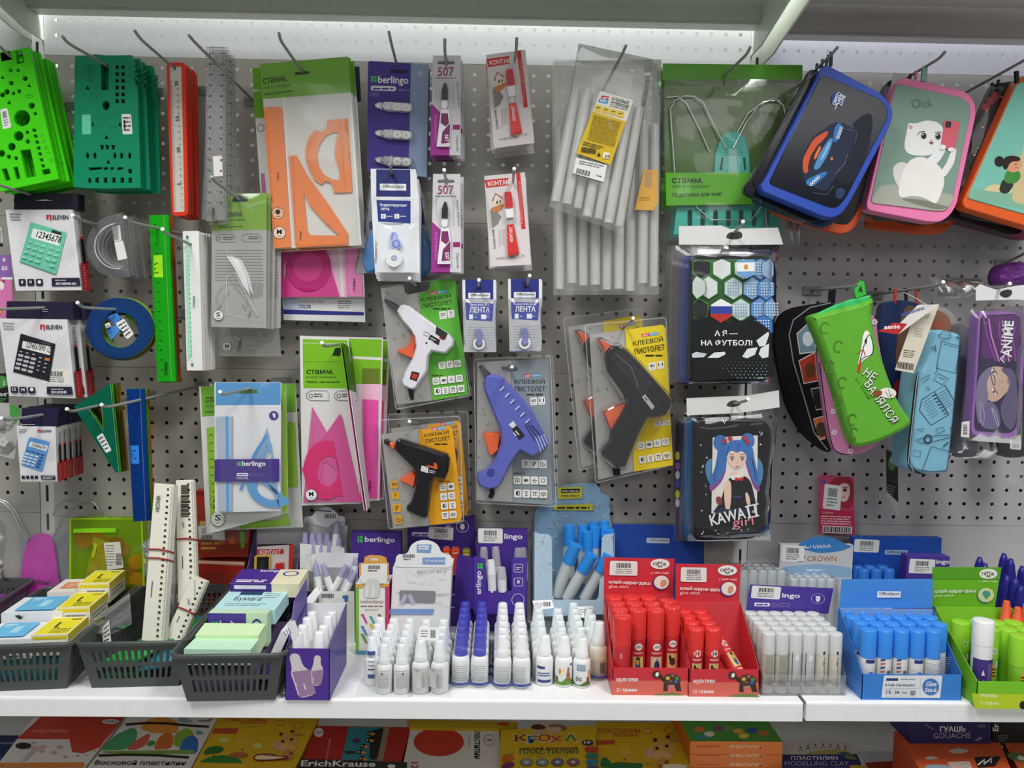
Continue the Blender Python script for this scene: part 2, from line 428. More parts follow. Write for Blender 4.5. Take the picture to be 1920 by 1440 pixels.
u1=upper('grey green underside of the shelf over the middle hooks',XL+0.012,XR-0.012,UZ,um,(0.0,))
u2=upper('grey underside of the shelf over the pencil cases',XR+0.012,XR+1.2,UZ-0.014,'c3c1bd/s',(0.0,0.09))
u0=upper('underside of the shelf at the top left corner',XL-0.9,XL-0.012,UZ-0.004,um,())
def upbr(t,x,z0):
 g=G();v=[(0.004,z0-0.035),(0.004,z0+0.03),(-0.283,z0+0.03),(-0.283,z0+0.005),(-0.05,z0-0.035)]
 n=len(v);vs=[(xx,y,z)for xx in(x-0.0015,x+0.0015)for y,z in v]
 g.add(vs,[(i,(i+1)%n,n+(i+1)%n,n+i)for i in range(n)]+[tuple(range(n)),tuple(range(n,2*n))],'d3d8ce/s');g.build('bracket',t)
upbr(u1,XR-0.010,UZ);upbr(u1,XL+0.010,UZ);upbr(u2,XR+0.010,UZ-0.014);upbr(u0,XL-0.010,UZ)
# ------------------------------------------------------------------ shared builders for what hangs on the hooks
HL=0.18
WIRE='868a85/s'
def hook(label,tip,bend,pas,dc,L=HL,cap=False):
 """wire prong: pas = photo point where it goes through the front card at depth dc"""
 b=Pl(L).pt(*bend);p=Pl(dc).pt(*pas);t=Pl(L+0.012).pt(*tip)
 r=p+(p-b)*(dc/(L-dc))if L-dc>0.03 else Vector((p.x,0,p.z-0.01));r.y=0
 th=thing('display_hook',label,'hook',r,'wire hooks on the peg wall')
 g=G();m1=b+(r-b)*0.06;m2=b+(t-b)*0.3
 g.tube([r,m1,b+(m1-b)*0.3+(m2-b)*0.3,m2,t],0.0022,WIRE,10);g.build('prong',th)
 g=G();g.box(r.x-0.016,r.x+0.016,-0.0035,-0.0005,r.z-0.008,r.z+0.006,WIRE);g.build('base',th)
 if cap:
  g=G();d=(t-m2).normalized();g.tube([t-d*0.001,t+d*0.0016],0.0027,'f4f2ec/g',10);g.build('tip',th)  # near-white end: glint of the cut wire put into the colour
 return th
def film(g,q,h,amp,m,surf=None,nx=8,ny=12,seed=1,edge=0.3):
 """crinkled clear film over the pixel quad q, h metres in front of the surface"""
 S=surf or g.s;f=qmap(q);R=random.Random(seed);vs=[]
 for j in range(ny+1):
  for i in range(nx+1):
   a,b=f(i/nx,j/ny);bd=min(i,nx-i,j,ny-j)==0
   vs.append(S.pt(a,b,h*(edge if bd else 1)+(R.uniform(-amp,amp)if not bd else 0)))
 w=nx+1
 g.add(vs,[(j*w+i,j*w+i+1,(j+1)*w+i+1,(j+1)*w+i)for j in range(ny)for i in range(nx)],m,True)
def slot(g,x,y,w=13,m='1d2a10',ang=0):
 """euro hanging slot, w pixels half width"""
 g.poly(rot(rr(x-w,y-2.6,x+w,y+2.6,2.5)+[],x,y,ang),m);g.poly(rot(el(x,y-1.5,w*0.32,4.6,12),x,y,ang),m)
def zz(x0,y0,s):
 def f(*a):return[(x0+p[0]/s,y0+p[1]/s)for p in a]
 return f
def boxpx(g,q,d,T,m,ms=None,surf=None):
 """carton: front on the pixel quad q, T metres deep"""
 S=surf or g.s;a=[S.pt(*p)for p in q];b=[p+Vector((0,T,0))for p in a]
 g.add(a+b,[(0,1,2,3),(4,5,6,7),(0,1,5,4),(3,2,6,7),(0,3,7,4)],m);g.add(a+b,[(1,2,6,5)],ms or m)
 return Qd(a[1],b[1],b[2],a[2])
def ticks(g,a,b,n,l,m,w=0.6,big=5,surf=None):
 """graduation from pixel a to b, ticks of l pixels (vector) """
 S=surf or g.s;h=g.lift();vs=[];fs=[]
 A,B,Lv=Vector(a),Vector(b),Vector(l);t=(B-A).normalized()*w/2
 for i in range(n+1):
  p=A+(B-A)*i/n;e=Lv*(1 if i%big==0 else 0.6);o=len(vs)
  vs+=[S.pt(*(p-t),h),S.pt(*(p+t),h),S.pt(*(p+t+e),h),S.pt(*(p-t+e),h)];fs.append((o,o+1,o+2,o+3))
 g.add(vs,fs,m)
def ring(cx,cy,r,w,n=24):return[el(cx,cy,r,r,n),el(cx,cy,r-w,r-w,n)]
# ------------------------------------------------------------------ left part of the wall
z1=zz(0,0,3.6);z5=zz(0,360,3.79)
# lime stencil rulers
S=Pl(0.135);t=thing('stencil_ruler','lime green lettering stencil ruler, frontmost of its thick stack at the left edge','stencil ruler',S.pt(20,106),'lime green stencil rulers')
g=G(S);holes=[]
for x,y,r in((148,797,56),(125,918,34),(78,990,27),(213,713,22),(237,767,13),(183,893,13),(186,955,16),(168,530,18),(10,1035,24),(58,1058,16),(107,1068,14),(45,620,20),(75,560,16),(15,640,18),(90,630,13),(128,615,14)):holes.append(z1(*el(x,y,r,r,14)))
for q in(((135,1015),(205,1005),(245,1190),(175,1200)),((88,1130),(118,1122),(138,1205),(108,1212)),((10,1140),(45,1135),(72,1215),(35,1222)),((280,1145),(335,1135),(343,1170),(288,1182)),((100,340),(150,345),(165,420),(115,435)),((0,350),(60,340),(82,400),(10,415))):holes.append(z1(*q))
for k in range(7):
 x,y=215+k*10,870+k*40
 holes.append(z1((x,y),(x+24,y-4),(x+30,y+18),(x+6,y+22)))
for x,y in((120,470),(70,470),(15,520),(195,575),(60,690),(140,400)):holes.append(z1((x,y-16),(x+16,y+14),(x-14,y+12)))
g.slab([[(-58,112),(54,88),(110,335),(-2,359)]]+holes,0.004,'46d412/s');
for k,ch in enumerate('АБВГД'):g.text(ch,*z1((265+k*16,905+k*42))[0],7,7,'35ad0c',75)
g.lines(*z1((170,640))[0],*z1((225,670))[0],2,'35ad0c',ang=-12)
g.build('plate',t)
g=G(S);g.sticker(z1((0,740),(48,728),(78,858),(20,874)),seed=4);g.build('price_sticker',t)
stack(t,7,'lime green stencil ruler',0.0085,0.003,0.002,0.5,skip=('price_sticker',))
hook('wire hook through the lime green stencil rulers',(-30,60),(-20,70),(20,106),0.135)
# dark green stencils
S=Pl(0.11);t=thing('stencil_ruler','dark green stencil ruler with white sticker, frontmost of its stack','stencil ruler',S.pt(196,120),'dark green stencil rulers')
g=G(S);holes=[z1((680,430),(735,430),(733,608),(684,610)),z1(*el(715,712,25,32,16))]
for x in(605,655,712,768,825,878):holes.append(z1(*([(x-12,1198),(x+12,1198),(x+12,1234),(x-12,1234)]if x!=605 else el(x,1218,12,20,10))))
for x in(590,640,775,820,875):holes.append(z1(*el(x,1050,12,22,8)))
for x in(690,725,765):holes.append(z1((x-13,975),(x+12,982),(x+6,1012),(x-10,1008)))
for x,y in((718,925),(730,1090),(590,590)):holes.append(z1((x,y-18),(x+14,y+14),(x-14,y+14)))
for r in range(6):
 for c in range(2):holes.append(z1((778+c*40,440+r*46),(802+c*40,440+r*46),(802+c*40,466+r*46),(778+c*40,466+r*46)))
for k in range(4):holes.append(z1((905+k*2,440+k*40),(925+k*2,440+k*40),(922+k*2,466+k*40)))
for x0,x1 in((600,690),(700,730),(745,770),(790,830)):holes.append(z1((x0,1130),(x1,1128),(x1,1142),(x0,1150)))
holes.append(z1((865,1140),(890,1140),(890,1170),(865,1170)));holes.append(z1((612,840),(632,822),(634,858)));holes.append(z1((795,840),(815,825),(815,858)))
g.slab([z1((505,378),(600,376),(640,366),(720,374),(890,372),(915,470),(905,520),(930,640),(950,1268),(720,1272),(590,1270),(495,1262))]+holes,0.0035,'0f8a62/s')
for x,y in((635,655),(660,815),(765,815)):g.area([z1(*el(x,y,44 if y>700 else 24,48 if y>700 else 22)),z1(*el(x,y,41 if y>700 else 20,45 if y>700 else 18))],'0b6f50')
g.lines(*z1((590,430))[0],*z1((625,560))[0],6,'0b6f50');g.build('plate',t)
g=G(S);g.sticker(z1((820,770),(885,770),(895,905),(828,907)),seed=5,code=False);g.poly(z1((835,810),(846,810),(848,870),(837,870)),'222222');g.build('price_sticker',t)
g=G(S);g.poly(rrq(z1((552,775),(612,772),(615,905),(555,908)),2),'6fd2ae/g');g.build('pale_patch',t)  # pale green glossy rectangle on the plate
stack(t,5,'dark green stencil ruler',0.009,0.006,0.002,0.8,skip=('price_sticker','pale_patch'),seed=3,sx=0.0015)
hook('wire hook through the dark green stencil rulers',(117,68),(127,81),(196,120),0.11)
# red framed rulers
S=Pl(0.085);t=thing('ruler','red framed clear ruler with twenty centimetre scale, frontmost of its stack','ruler',S.pt(327,128),'red framed rulers')
g=G(S);o=rrq([(312,117),(347,117),(353,404),(322,405)],9);i_=rrq([(317.5,124),(340,124),(346,397),(325.5,398)],4)
g.slab([o,i_],0.0045,'ee3a22/s');g.build('frame',t)
g=G(S);g.slab([i_],0.002,'d9d3c9/s',h=-0.0012);ticks(g,(319.5,150),(326.5,394),100,(5,0),'444444',0.5,5,None)
for k,(y,s)in enumerate(((152,'20'),(217,'15'),(276,'10'),(338,'5'))):g.text(s,334+k*1.8,y+9,9 if len(s)>1 else 4.5,6.5,'222222',-90)
for k in range(20):g.lines(331+k*0.45,165+k*11.6,335+k*0.45,168+k*11.6,1,'777777')
g.poly(el(328,128,2.5,2.5,12),'1a1a1a');g.build('scale_plate',t)
stack(t,5,'red framed ruler',0.008,0.0005,0.001,0.4,seed=5,sx=0.0004)
hook('wire hook through the red framed rulers',(252,57),(264,74),(327,128),0.085)
# clear rulers
S=Pl(0.12);t=thing('ruler','clear plastic ruler with black scale, frontmost of its stack','ruler',S.pt(404,118),'clear rulers')
def clear_ruler(S):
 g=G(S);g.slab([rrq([(386,88),(421,88),(424,412),(386,415)],2)],0.003,'dcdcdc/c16')
 ticks(g,(387,94),(387,410),100,(4,0),'333333',0.6);ticks(g,(420,94),(423,410),100,(-4,0),'333333',0.6)
 for k in range(15):g.lines(413,98+k*20,417,103+k*20,1,'333333');g.lines(392,98+k*20,396,103+k*20,1,'333333')
 g.text('стамм',403,412,22,6,'222222',-90,0.03);return g
clear_ruler(S).build('plate',t)
g=G(S);g.poly([(399,293),(416,292),(418,330),(401,331)],'e9e4df');g.build('price_sticker',t)
st=stack(t,6,'clear plastic ruler',0.007,0.002,0.004,0.5,skip=('price_sticker',),seed=6,sx=0.0004)
st[0].rotation_euler.y+=math.radians(2.6);st[2].rotation_euler.y+=math.radians(1.6)
hook('wire hook through the clear rulers',(354,66),(362,76),(404,118),0.12)
# calculators in cartons
def eleven(g,z,s=1.0):
 x,y=z;g.poly([(x,y-9*s),(x+3.6*s,y-10*s),(x+3.6*s,y),(x,y-1*s)],'c8222c');g.poly([(x+4.8*s,y-10*s),(x+9*s,y-9*s),(x+9*s,y+1.5*s),(x+7*s,y+2.5*s),(x+6*s,y-6*s),(x+4.8*s,y-6*s)],'c8222c')
 g.text('ELEVEN',x+11.5*s,y-0.5*s,29.5*s,8*s,'2a2632',0,0.03)
def calc_side(g,Q,icons,navy=True):
 g.poly([(0.0,0.66),(1,0.62),(1,1),(0,1)],'b8282c',Q);g.lines(0.3,0.7,0.45,0.97,8,'e8c8c8',0.3,Q)
 n=3 if icons<4 else 4
 for k in range(n):y=(0.38 if n==3 else 0.36)+k*(0.09 if n==3 else 0.07);g.poly(rr(0.3,y,0.72,y+0.06,0.1),'26222e',Q)
 class R_:
  def pt(_,x,y,h=0):return Q.pt(0.3+0.36*y,0.36-x,h)
 R_.n=Q.n
 g.text('ELEVEN',0.06,1.0,0.2,0.9,'2a2632',0,0.03,R_());g.poly([(0.0,0.1),(0.045,0.1),(0.045,0.9),(0.0,0.9)],'c8222c',R_())
NAVY='25213a'
def calc_front(g,q):
 f=qmap(q)
 for k in range(9):a=0.28+k*0.05;g.line([f(0.35,0.98-k*0.05),f(0.98,0.86-a)],0.5,'cfccd2')
 for k in range(6):g.line([f(0.55+k*0.06,0.2),f(0.75+k*0.04,0.62)],0.4,'c6c3ca')
S=Pl(0.10);t=thing('calculator_box','white carton picturing a mint green calculator','calculator box',S.pt(85,380),'calculators in cartons')
q=z5((38,125),(515,125),(578,697),(112,702));g=G(S);Q=boxpx(g,q,.1,0.022,'dfdde0');calc_front(g,q)
for k,s in enumerate(('Performance','Precision','Perfection')):g.text(s,*z5((70+k*5,165+k*20))[0],22 if k==0 else 19,4,'55525c',0,0.01)
eleven(g,z5((333,198))[0],1.0)
for k in range(3):g.poly(rrq(z5((135+k*61,618),(184+k*61,618),(187+k*61,667),(138+k*61,667)),2),NAVY)
for k,s in enumerate('8M'):g.text(s,*z5((153+k*60,652))[0],4,6,'f0f0f0',0,0.03)
g.ell(*z5((283,640))[0],3.4,3.4,'f0f0f0')
g.poly(z5((370,612),(568,610),(576,668),(372,670)),NAVY);g.text('SDC-805NR-GN',*z5((400,660))[0],38,4.5,'f0f0f0',0,0.03);g.lines(*z5((395,622))[0],*z5((480,634))[0],1,'c8c8d0')
g.poly(rrq(z5((222,214),(476,290),(402,588),(144,496)),3),'6cc3a4');g.line(z5((146,494),(400,586)),1.6,'4f9a80')
g.poly(z5((238,258),(438,308),(426,384),(224,326)),'e8ebe6');g.text('12345678',*z5((258,322))[0],47,13,'20242a',14.5,0.02,None,0.1);g.poly(z5((375,268),(444,290),(440,310),(370,290)),'26302e')
for r in range(4):
 for c in range(5):
  if(r,c)==(3,3):continue
  x,y=222+c*46-r*13+(12 if c>2 else 0),354+c*15+r*37
  tall=1.9 if(r,c)==(2,3)else 1
  g.poly(rrq(z5((x-16,y-12),(x+18,y-3),(x+14,y+12*tall),(x-20,y+3)),2),'8ad8bc');g.line(z5((x-18,y+6),(x+14,y+15*tall)),0.8,'4a9880')
calc_side(g,Q,3);g.build('carton',t)
g=G(S);g.slab([z5((100,8),(550,10),(552,124),(96,124))],0.02,'1b1a28',h=-0.001);g.line(z5((258,59),(372,60)),1.2,'b8b6a8');g.line(z5((290,59),(340,58)),2.2,'d8d4c0');g.build('hang_flap',t)
hook('wire hook of the mint green calculator carton',(-28,338),(-15,343),(55,364),0.10)
S=Pl(0.115);t=thing('calculator_box','white carton picturing a black desk calculator with price sticker, in front','calculator box',S.pt(82,580),'calculators in cartons')
q=[(-2,597),(126,599),(141,747),(17,742)];g=G(S);Q=boxpx(g,q,.1,0.0205,'dfdde0');calc_front(g,q)
for k,s in enumerate(('Performance','Precision','Perfection')):g.text(s,*z5((22+k*4,940+k*20))[0],22 if k==0 else 19,4,'55525c',0,0.01)
eleven(g,z5((287,978))[0],1.0)
g.poly(rrq(z5((148,1006),(398,1080),(362,1250),(300,1336),(98,1280)),2)if 0 else z5((150,1006),(397,1080),(352,1345),(96,1278)),'232128');g.poly(z5((166,1058),(366,1100),(358,1160),(158,1108)),'e4e6e2');g.text('1234567890 12',*z5((186,1104))[0],46,11,'20242a',13,0.015,None,0.1)
g.poly(z5((300,1058),(365,1074),(362,1090),(297,1073)),'454350')
for r in range(4):
 for c in range(3):
  x,y=152+c*45-r*7,1160+c*12+r*30;g.poly(rrq(z5((x-18,y-11),(x+20,y-4),(x+16,y+14),(x-20,y+6)),1.5),'b9bcc0')
 for c in range(2):x,y=292+c*44-r*6,1178+c*12+r*29;g.poly(rrq(z5((x-10,y-6),(x+10,y-3),(x+8,y+6),(x-10,y+3)),1),'a9acb0')
g.poly(rrq(z5((325,1176),(360,1182),(357,1202),(322,1196)),1),'d8743c')
for c in range(3):x,y=156+c*45,1132+c*10;g.poly(rrq(z5((x-11,y-4),(x+12,y),(x+10,y+8),(x-12,y+4)),1),'a9acb0')
z7=zz(0,700,4)
for k in range(3):g.poly(rrq(z7((86+k*65,98+k*3),(140+k*65,98+k*3),(144+k*65,146+k*2),(90+k*65,146+k*2)),2),NAVY)
g.text('12',*z7((100,130))[0],7,6,'f0f0f0',0,.03);g.text('M',*z7((168,134))[0],6,6,'f0f0f0',0,.03);g.ell(*z7((246,120))[0],3.4,3.4,'f0f0f0')
g.poly(z7((358,98),(545,100),(555,160),(360,155)),NAVY);g.text('SDC-812NR',*z7((392,150))[0],29,5,'f0f0f0',0,.03);g.lines(*z7((390,112))[0],*z7((488,124))[0],1,'c8c8d0')
calc_side(g,Q,3);g.build('carton',t)
g=G(S);g.sticker(z5((303,1254),(493,1264),(495,1370),(299,1362)),'e6e3da',seed=9);g.build('price_sticker',t)
g=G(S);g.slab([z5((45,775),(512,780),(522,905),(40,898))],0.0195,'211d38',h=-0.0012);g.line(z5((300,834),(340,834)),1,'c8c4b8');g.line(z5((300,834),(302,848),(340,850)),0.8,'c8c4b8');g.build('hang_flap',t)
dup(t,'white carton of a black desk calculator, mostly hidden behind its twin',(0.006,0.0235,0.0),skip=('price_sticker',))
hook('wire hook of the black calculator cartons',(-25,575),(-12,580),(80,577),0.115)
S=Pl(0.12);t=thing('calculator_box','small white carton picturing a blue pocket calculator, frontmost of five','calculator box',S.pt(78,778),'pocket calculators in cartons')
q=[(31,799),(104,800),(107,903),(39,903)];g=G(S);Q=boxpx(g,q,.1,0.0135,'dfdde0');calc_front(g,q)
g.lines(36,804,51,813,3,'6a6670',.3);eleven(g,z7((285,444))[0],0.62)
g.poly(rrq(z7((222,476),(376,512),(320,738),(160,686)),4),'5f96cf');g.poly(z7((232,512),(362,545),(350,582),(218,546)),'e4e8e6');g.text('12345678',*z7((240,546))[0],26,6,'20242a',14,0.015)
for r in range(5):
 for c in range(4 if r else 4):
  x,y=216+c*36-r*9,580+c*10+r*22;g.poly(rrq(z7((x-15,y-9),(x+15,y-2),(x+12,y+10),(x-17,y+3)),1.2),'31569a' if r==0 or c==3 else 'd5dce8')
for k in range(4):g.poly(rrq(z7((168+k*33,766),(192+k*33,766),(194+k*33,790),(170+k*33,790)),1),NAVY)
g.poly(z7((312,764),(420,766),(424,796),(315,794)),NAVY);g.lines(*z7((325,770))[0],*z7((410,790))[0],2,'d8d8e0')
calc_side(g,Q,4);g.build('carton',t)
g=G(S);g.slab([z7((160,262),(436,268),(425,400),(160,394))],0.0125,'1f1b3c',h=-0.001);g.line(z7((160,385),(262,384)),1,'d8d4d8');g.build('hang_flap',t)
stack(t,4,'small white carton of a blue pocket calculator',0.0152,0.001,0.001,0.3)
hook('wire hook of the pocket calculator cartons',(3,784),(12,788),(78,778),0.12,cap=True)
# things cut by the left edge of the photo
S=Pl(0.09);t=thing('blister_card','pink and purple card with a bear, cut by the left photo edge','blister card',S.pt(-10,490));g=G(S)
g.slab([[(-60,478),(19,478),(24,560),(24,606),(-60,606)]],0.001,'d477ac');g.poly([(-60,478),(19,478),(22,520),(-60,520)],'8a63a8');g.text('4',4,491,6,8,'f0e8f4',0,.03);g.text('50',3,507,11,8,'f0e8f4',0,.03)
for k in range(4):g.ell(6+k*5,522,3,2.4,'f0e8f0')
g.ell(2,536,6,8,'efe6e2');g.ell(7,527,3,3,'8c4a5c');g.ell(-1,541,2,2,'2a1a1e');g.ell(0,582,5,7,'c8983c');g.lines(0,596,18,602,2,'f0d8e8');g.build('card',t)
S=Pl(0.07);t=thing('blister_card','clear blister pack at the left edge above the pink card','blister pack',S.pt(-8,420));g=G(S)
g.slab([[(-40,424),(3,426),(6,455),(-40,458)]],0.001,'d0cfcc');g.bulge(rr(-30,428,2,454,6),0.008,'e8e8e8/c25',h=0.001);g.build('card',t)
S=Pl(0.07);t=thing('blister_card','black card with green disc, behind the black calculator carton','blister card',S.pt(-10,700));g=G(S)
g.slab([[(-50,700),(14,700),(16,760),(-50,760)]],0.001,'1f1f1f');g.ell(0,716,17,12,'4f9a4a');g.text('2',5,722,5,8,'f0f0f0',0,.03);g.text('КНИГ',-12,743,27,6,'f4f4f4',0,.03);g.lines(0,746,12,754,2,'4f9a4a');g.build('card',t)
S=Pl(0.10);t=thing('blister_card','clear pack of grey flowers with green header under the calculators','blister pack',S.pt(5,778));g=G(S)
g.slab([z7((-200,215),(70,222),(155,290),(150,330),(110,640),(-200,640))],0.001,'b9b9b6');g.poly(z7((70,225),(140,262),(158,300),(120,380),(75,330)),'4f9d49')
R=random.Random(4)
for k in range(16):
 x,y=R.uniform(-60,90),R.uniform(330,600);m_=('9a9a97','c8c8c5','7d7d7b')[k%3]
 for a in range(5):g.ell(*z7((x+22*math.cos(a*1.26),y+22*math.sin(a*1.26)))[0],5,4,m_)
g.build('card',t);g=G(S);film(g,z7((-200,330),(110,330),(112,640),(-200,640)),0.008,0.002,'ffffff/c7',seed=3);g.build('film',t)
# clear protractors
S=Pl(0.09);t=thing('protractor','clear half round protractor with price sticker, frontmost of its stack','protractor',S.pt(175,419),'clear protractors');g=G(S)
cx,cy,a=222,462,10
o=rot(el(cx,cy,60,60,26,90,270)+[(cx+14,cy-60),(cx+14,cy+60)],cx,cy,-8);i_=rot(el(cx-2,cy,33,33,20,90,270),cx,cy,-8)
g.slab([o,i_],0.003,'b4b4b6/c13');g.area([rot(el(cx,cy,57,57,26,90,270),cx,cy,-8)+rot(el(cx,cy,54,54,26,90,270),cx,cy,-8)[::-1]],'6d6d70/c60')
for r,w in((59,3),(45,2)):
 for k in range(37):
  b=math.radians(90+k*5-8);g.line([(cx+r*math.cos(b),cy+r*math.sin(b)),(cx+(r-w*(2 if k%2==0 else 1))*math.cos(b),cy+(r-w*(2 if k%2==0 else 1))*math.sin(b))],0.7,'55555a')
g.area([rot(el(cx,cy,43,43,26,90,270),cx,cy,-8)+rot(el(cx,cy,41,41,26,90,270),cx,cy,-8)[::-1]],'e6e6e6/c70')
g.build('plate',t);g=G(S);g.poly(z5((795,245),(852,238),(866,345),(812,352)),'d9d7d3');g.bars(211,424,222,450,'555555',n=8);g.build('barcode_sticker',t);g=G(S);g.poly(rrq(z5((812,355),(874,345),(905,472),(838,488)),2),'e9e7e3');g.build('price_sticker',t)
stack(t,6,'clear half round protractor',0.006,0.002,0.002,2.5,skip=('price_sticker','barcode_sticker'),seed=8,sx=0.002)
hook('wire hook through the clear protractors',(137,404),(148,412),(178,420),0.09,cap=True)
# round protractors
S=Pl(0.125);t=thing('protractor','dark blue full circle protractor with price sticker, frontmost of its stack','protractor',S.pt(215,578),'full circle protractors');g=G(S)
cx,cy=224,615
def disc(S,m,mk):
 g=G(S);g.slab([el(cx,cy,63,57,48),el(cx+1,cy+4,35,33,36)],0.003,m)
 for k in range(72):
  b=math.radians(k*5);c,s=math.cos(b),math.sin(b);g.line([(cx+61*c,cy+55*s),(cx+(56 if k%2 else 52)*c,cy+(50 if k%2 else 47)*s)],0.6,mk)
 return g
disc(S,'123a72/s','0a2148').build('ring',t)
g=G(S);g.sticker(z5((820,935),(880,898),(952,1008),(905,1048)),'e6e6e6',False,3);g.poly(z5((845,985),(858,978),(882,1000),(868,1008)),'2a2a2a');g.build('price_sticker',t)
g=G(S)
for q,m_ in((((760,880),(815,845),(860,900),(815,945)),'3d7fd2'),(((755,970),(830,945),(850,990),(790,1050)),'4a8ad8'),(((745,940),(775,925),(790,970),(760,985)),'e8e4dc')):
 g=G(S);g.slab([z5(*q)],0.002,m_);g.lines(q[0][0]/3.79+4,360+q[0][1]/3.79,q[0][0]/3.79+14,368+q[0][1]/3.79,3,'1d4a92',ang=35);g.build('paper_tag',t)
for i,(m_,mk,w)in enumerate((('7fae1e/s','4a6a10','lime green'),('155a34/s','0a3018','dark green'),('8a4a22/s','502810','amber'),('2b6f8a/s','123848','teal'),('9aa622/s','5a6210','olive yellow'))):
 S2=Pl(0.125-0.009*(i+1));t2=thing('protractor','%s full circle protractor, %s in its stack behind the dark blue one'%(w,ORD[i+1]),'protractor',S2.pt(215,578),'full circle protractors');gg=disc(S2,m_,mk)
 gg.build('ring',t2);t2.location+=Vector((0.0012*(i+1),0,-0.001*i));t2.rotation_euler.y=math.radians((-4,5,-2,3,0)[i])
 if i==0:
  g=G(S2)
  for q in(((905,905),(970,900),(975,925),(915,940)),((890,870),(930,880),(920,905),(885,900)),((735,980),(760,1000),(790,1060),(770,1065))):g=G(S2);g.slab([z5(*q)],0.0015,'4f8f22');g.build('paper_tag',t2)
hook('wire hook through the full circle protractors',(146,568),(155,577),(215,580),0.125,cap=True)
# coloured flat rulers
S=Pl(0.12);t=thing('ruler','bright green translucent ruler with yellow sticker, frontmost of its stack','ruler',S.pt(296,428),'coloured rulers behind the bright green one')
def flat_ruler(S,q,m,mk,th=0.003,bev=True):
 g=G(S);g.slab([q],th,m);f=qmap(q);ticks(g,f(0.04,0.03),f(0.04,0.97),60,(6,0),mk,0.7)
 for k in range(16):a,b=f(0.24,0.05+k*0.058);g.lines(a,b,a+4,b+4,1,mk)
 g.poly([f(0.76,0),f(0.80,0),f(0.80,1),f(0.76,1)],'ffffff/c25');return g
q=z5((1060,165),(1195,162),(1250,1345),(1118,1348))
g=flat_ruler(S,q,'22b51e/c72t','0c4a0c');g.text('стамм',*z5((1192,1300))[0],24,6,'0c3a0c',-90,.03);g.build('plate',t)
g=G(S);g.poly(rrq(z5((1090,450),(1153,448),(1160,606),(1092,606)),2),'a5ec1c');g.lines(*z5((1096,500))[0],*z5((1108,590))[0],3,'3a7a10');g.build('price_sticker',t)
for i,(m_,w)in enumerate((('2a9e3a/c70t','green'),('d0472c/c75t','red'),('d8482e/c75t','orange red'),('c9a42c/c75t','amber'))):
 S2=Pl(0.12-0.012*(i+1));t2=thing('ruler','%s translucent ruler, %s from the front behind the bright green ruler'%(w,ORD[i+1]),'ruler',S2.pt(296,428),'coloured rulers behind the bright green one')
 flat_ruler(S2,[(x+2.2*(i+1),y+2)for x,y in q],m_,'401010').build('plate',t2)
hook('wire hook through the bright green ruler',(235,408),(243,416),(296,428),0.12,cap=True)
S=Pl(0.115);t=thing('ruler','white ruler with mint scale edge, frontmost of its stack','ruler',S.pt(357,458),'white rulers');q=z5((1298,278),(1412,276),(1440,1268),(1328,1268))
g=G(S);g.slab([rrq(q,2)],0.003,'ebe9e4/s');f=qmap(q);g.poly([f(0.12,0.06),f(0.4,0.06),f(0.33,0.12),f(0.36,0.9),f(0.1,0.94)],'a6ddc2')
for k in range(24):a,b=f(0.3,0.14+k*0.034);g.lines(a,b,a+2.4,b+2.4,1,'3a8a6a')
ticks(g,f(0.03,0.1),f(0.03,0.94),80,(3,0),'7ac0a0',0.5)
g.ell(*z5((1333,320))[0],2.4,2.8,'2f7f66');g.ell(*z5((1368,1226))[0],2.4,2.8,'2f7f66');g.text('стамм',*z5((1388,822))[0],22,4,'2f7f66',-90,.03);g.lines(*z5((1402,740))[0],*z5((1408,820))[0],8,'9ac8b8',.3);g.ell(357.5,458,2.6,2.6,'1f1f1f');g.build('plate',t)
stack(t,8,'white ruler with mint scale',0.0055,0.0006,0.001,0.5,seed=9,sx=0.0004)
hook('wire hook through the white rulers',(305,430),(310,437),(357,458),0.115,cap=True)
# set squares and blue rulers
S=Pl(0.125);t=thing('set_square','dark green translucent set square with price sticker, frontmost of its stack','set square',S.pt(182,760),'coloured set squares')
tri=z7((552,250),(828,78),(892,738),(868,745));hol=z7((665,262),(762,238),(776,432))
g=G(S);g.slab([tri,hol],0.003,'0a6a50/c80t');ticks(g,tri[1],tri[2],60,(-5,0),'06382a',.6);g.line(hol,0.8,'c8d838',closed=True);g.line([tri[1],tri[2]],1.2,'4fb878');g.build('plate',t)
g=G(S);g.sticker(z7((722,478),(768,445),(838,578),(796,598)),'e4e8ea',False,2);g.build('price_sticker',t)
for i,(m_,w)in enumerate((('8bb81e/c80t','yellow green'),('0c4f2c/c80t','deep green'),('3f9a2a/c80t','leaf green'),('d8532a/c80t','orange red'),('b9c024/c80t','yellow'))):
 S2=Pl(0.125-0.011*(i+1));t2=thing('set_square','%s translucent set square, %s from the front in its stack'%(w,ORD[i+1]),'set square',S2.pt(182,760),'coloured set squares')
 g=G(S2);dx=3.4*(i+1);g.slab([[(x+dx,y-0.6*i)for x,y in tri],[(x+dx,y)for x,y in hol]],0.003,m_);g.build('plate',t2)
hook('wire hook through the set squares',(126,767),(135,772),(182,761),0.125,cap=True)
S=Pl(0.125);t=thing('ruler','dark blue translucent ruler with light blue sticker, frontmost of its stack','ruler',S.pt(262,750),'coloured rulers behind the dark blue one');q=z7((948,120),(1080,118),(1122,1105),(1000,1112))
flat_ruler(S,q,'0a3a88/c82t','072048').build('plate',t)
g=G(S);g.poly(rrq(z7((975,543),(1040,540),(1045,678),(985,680)),2),'2d86e6');g.lines(*z7((985,575))[0],*z7((1000,640))[0],3,'124a92');g.build('price_sticker',t)
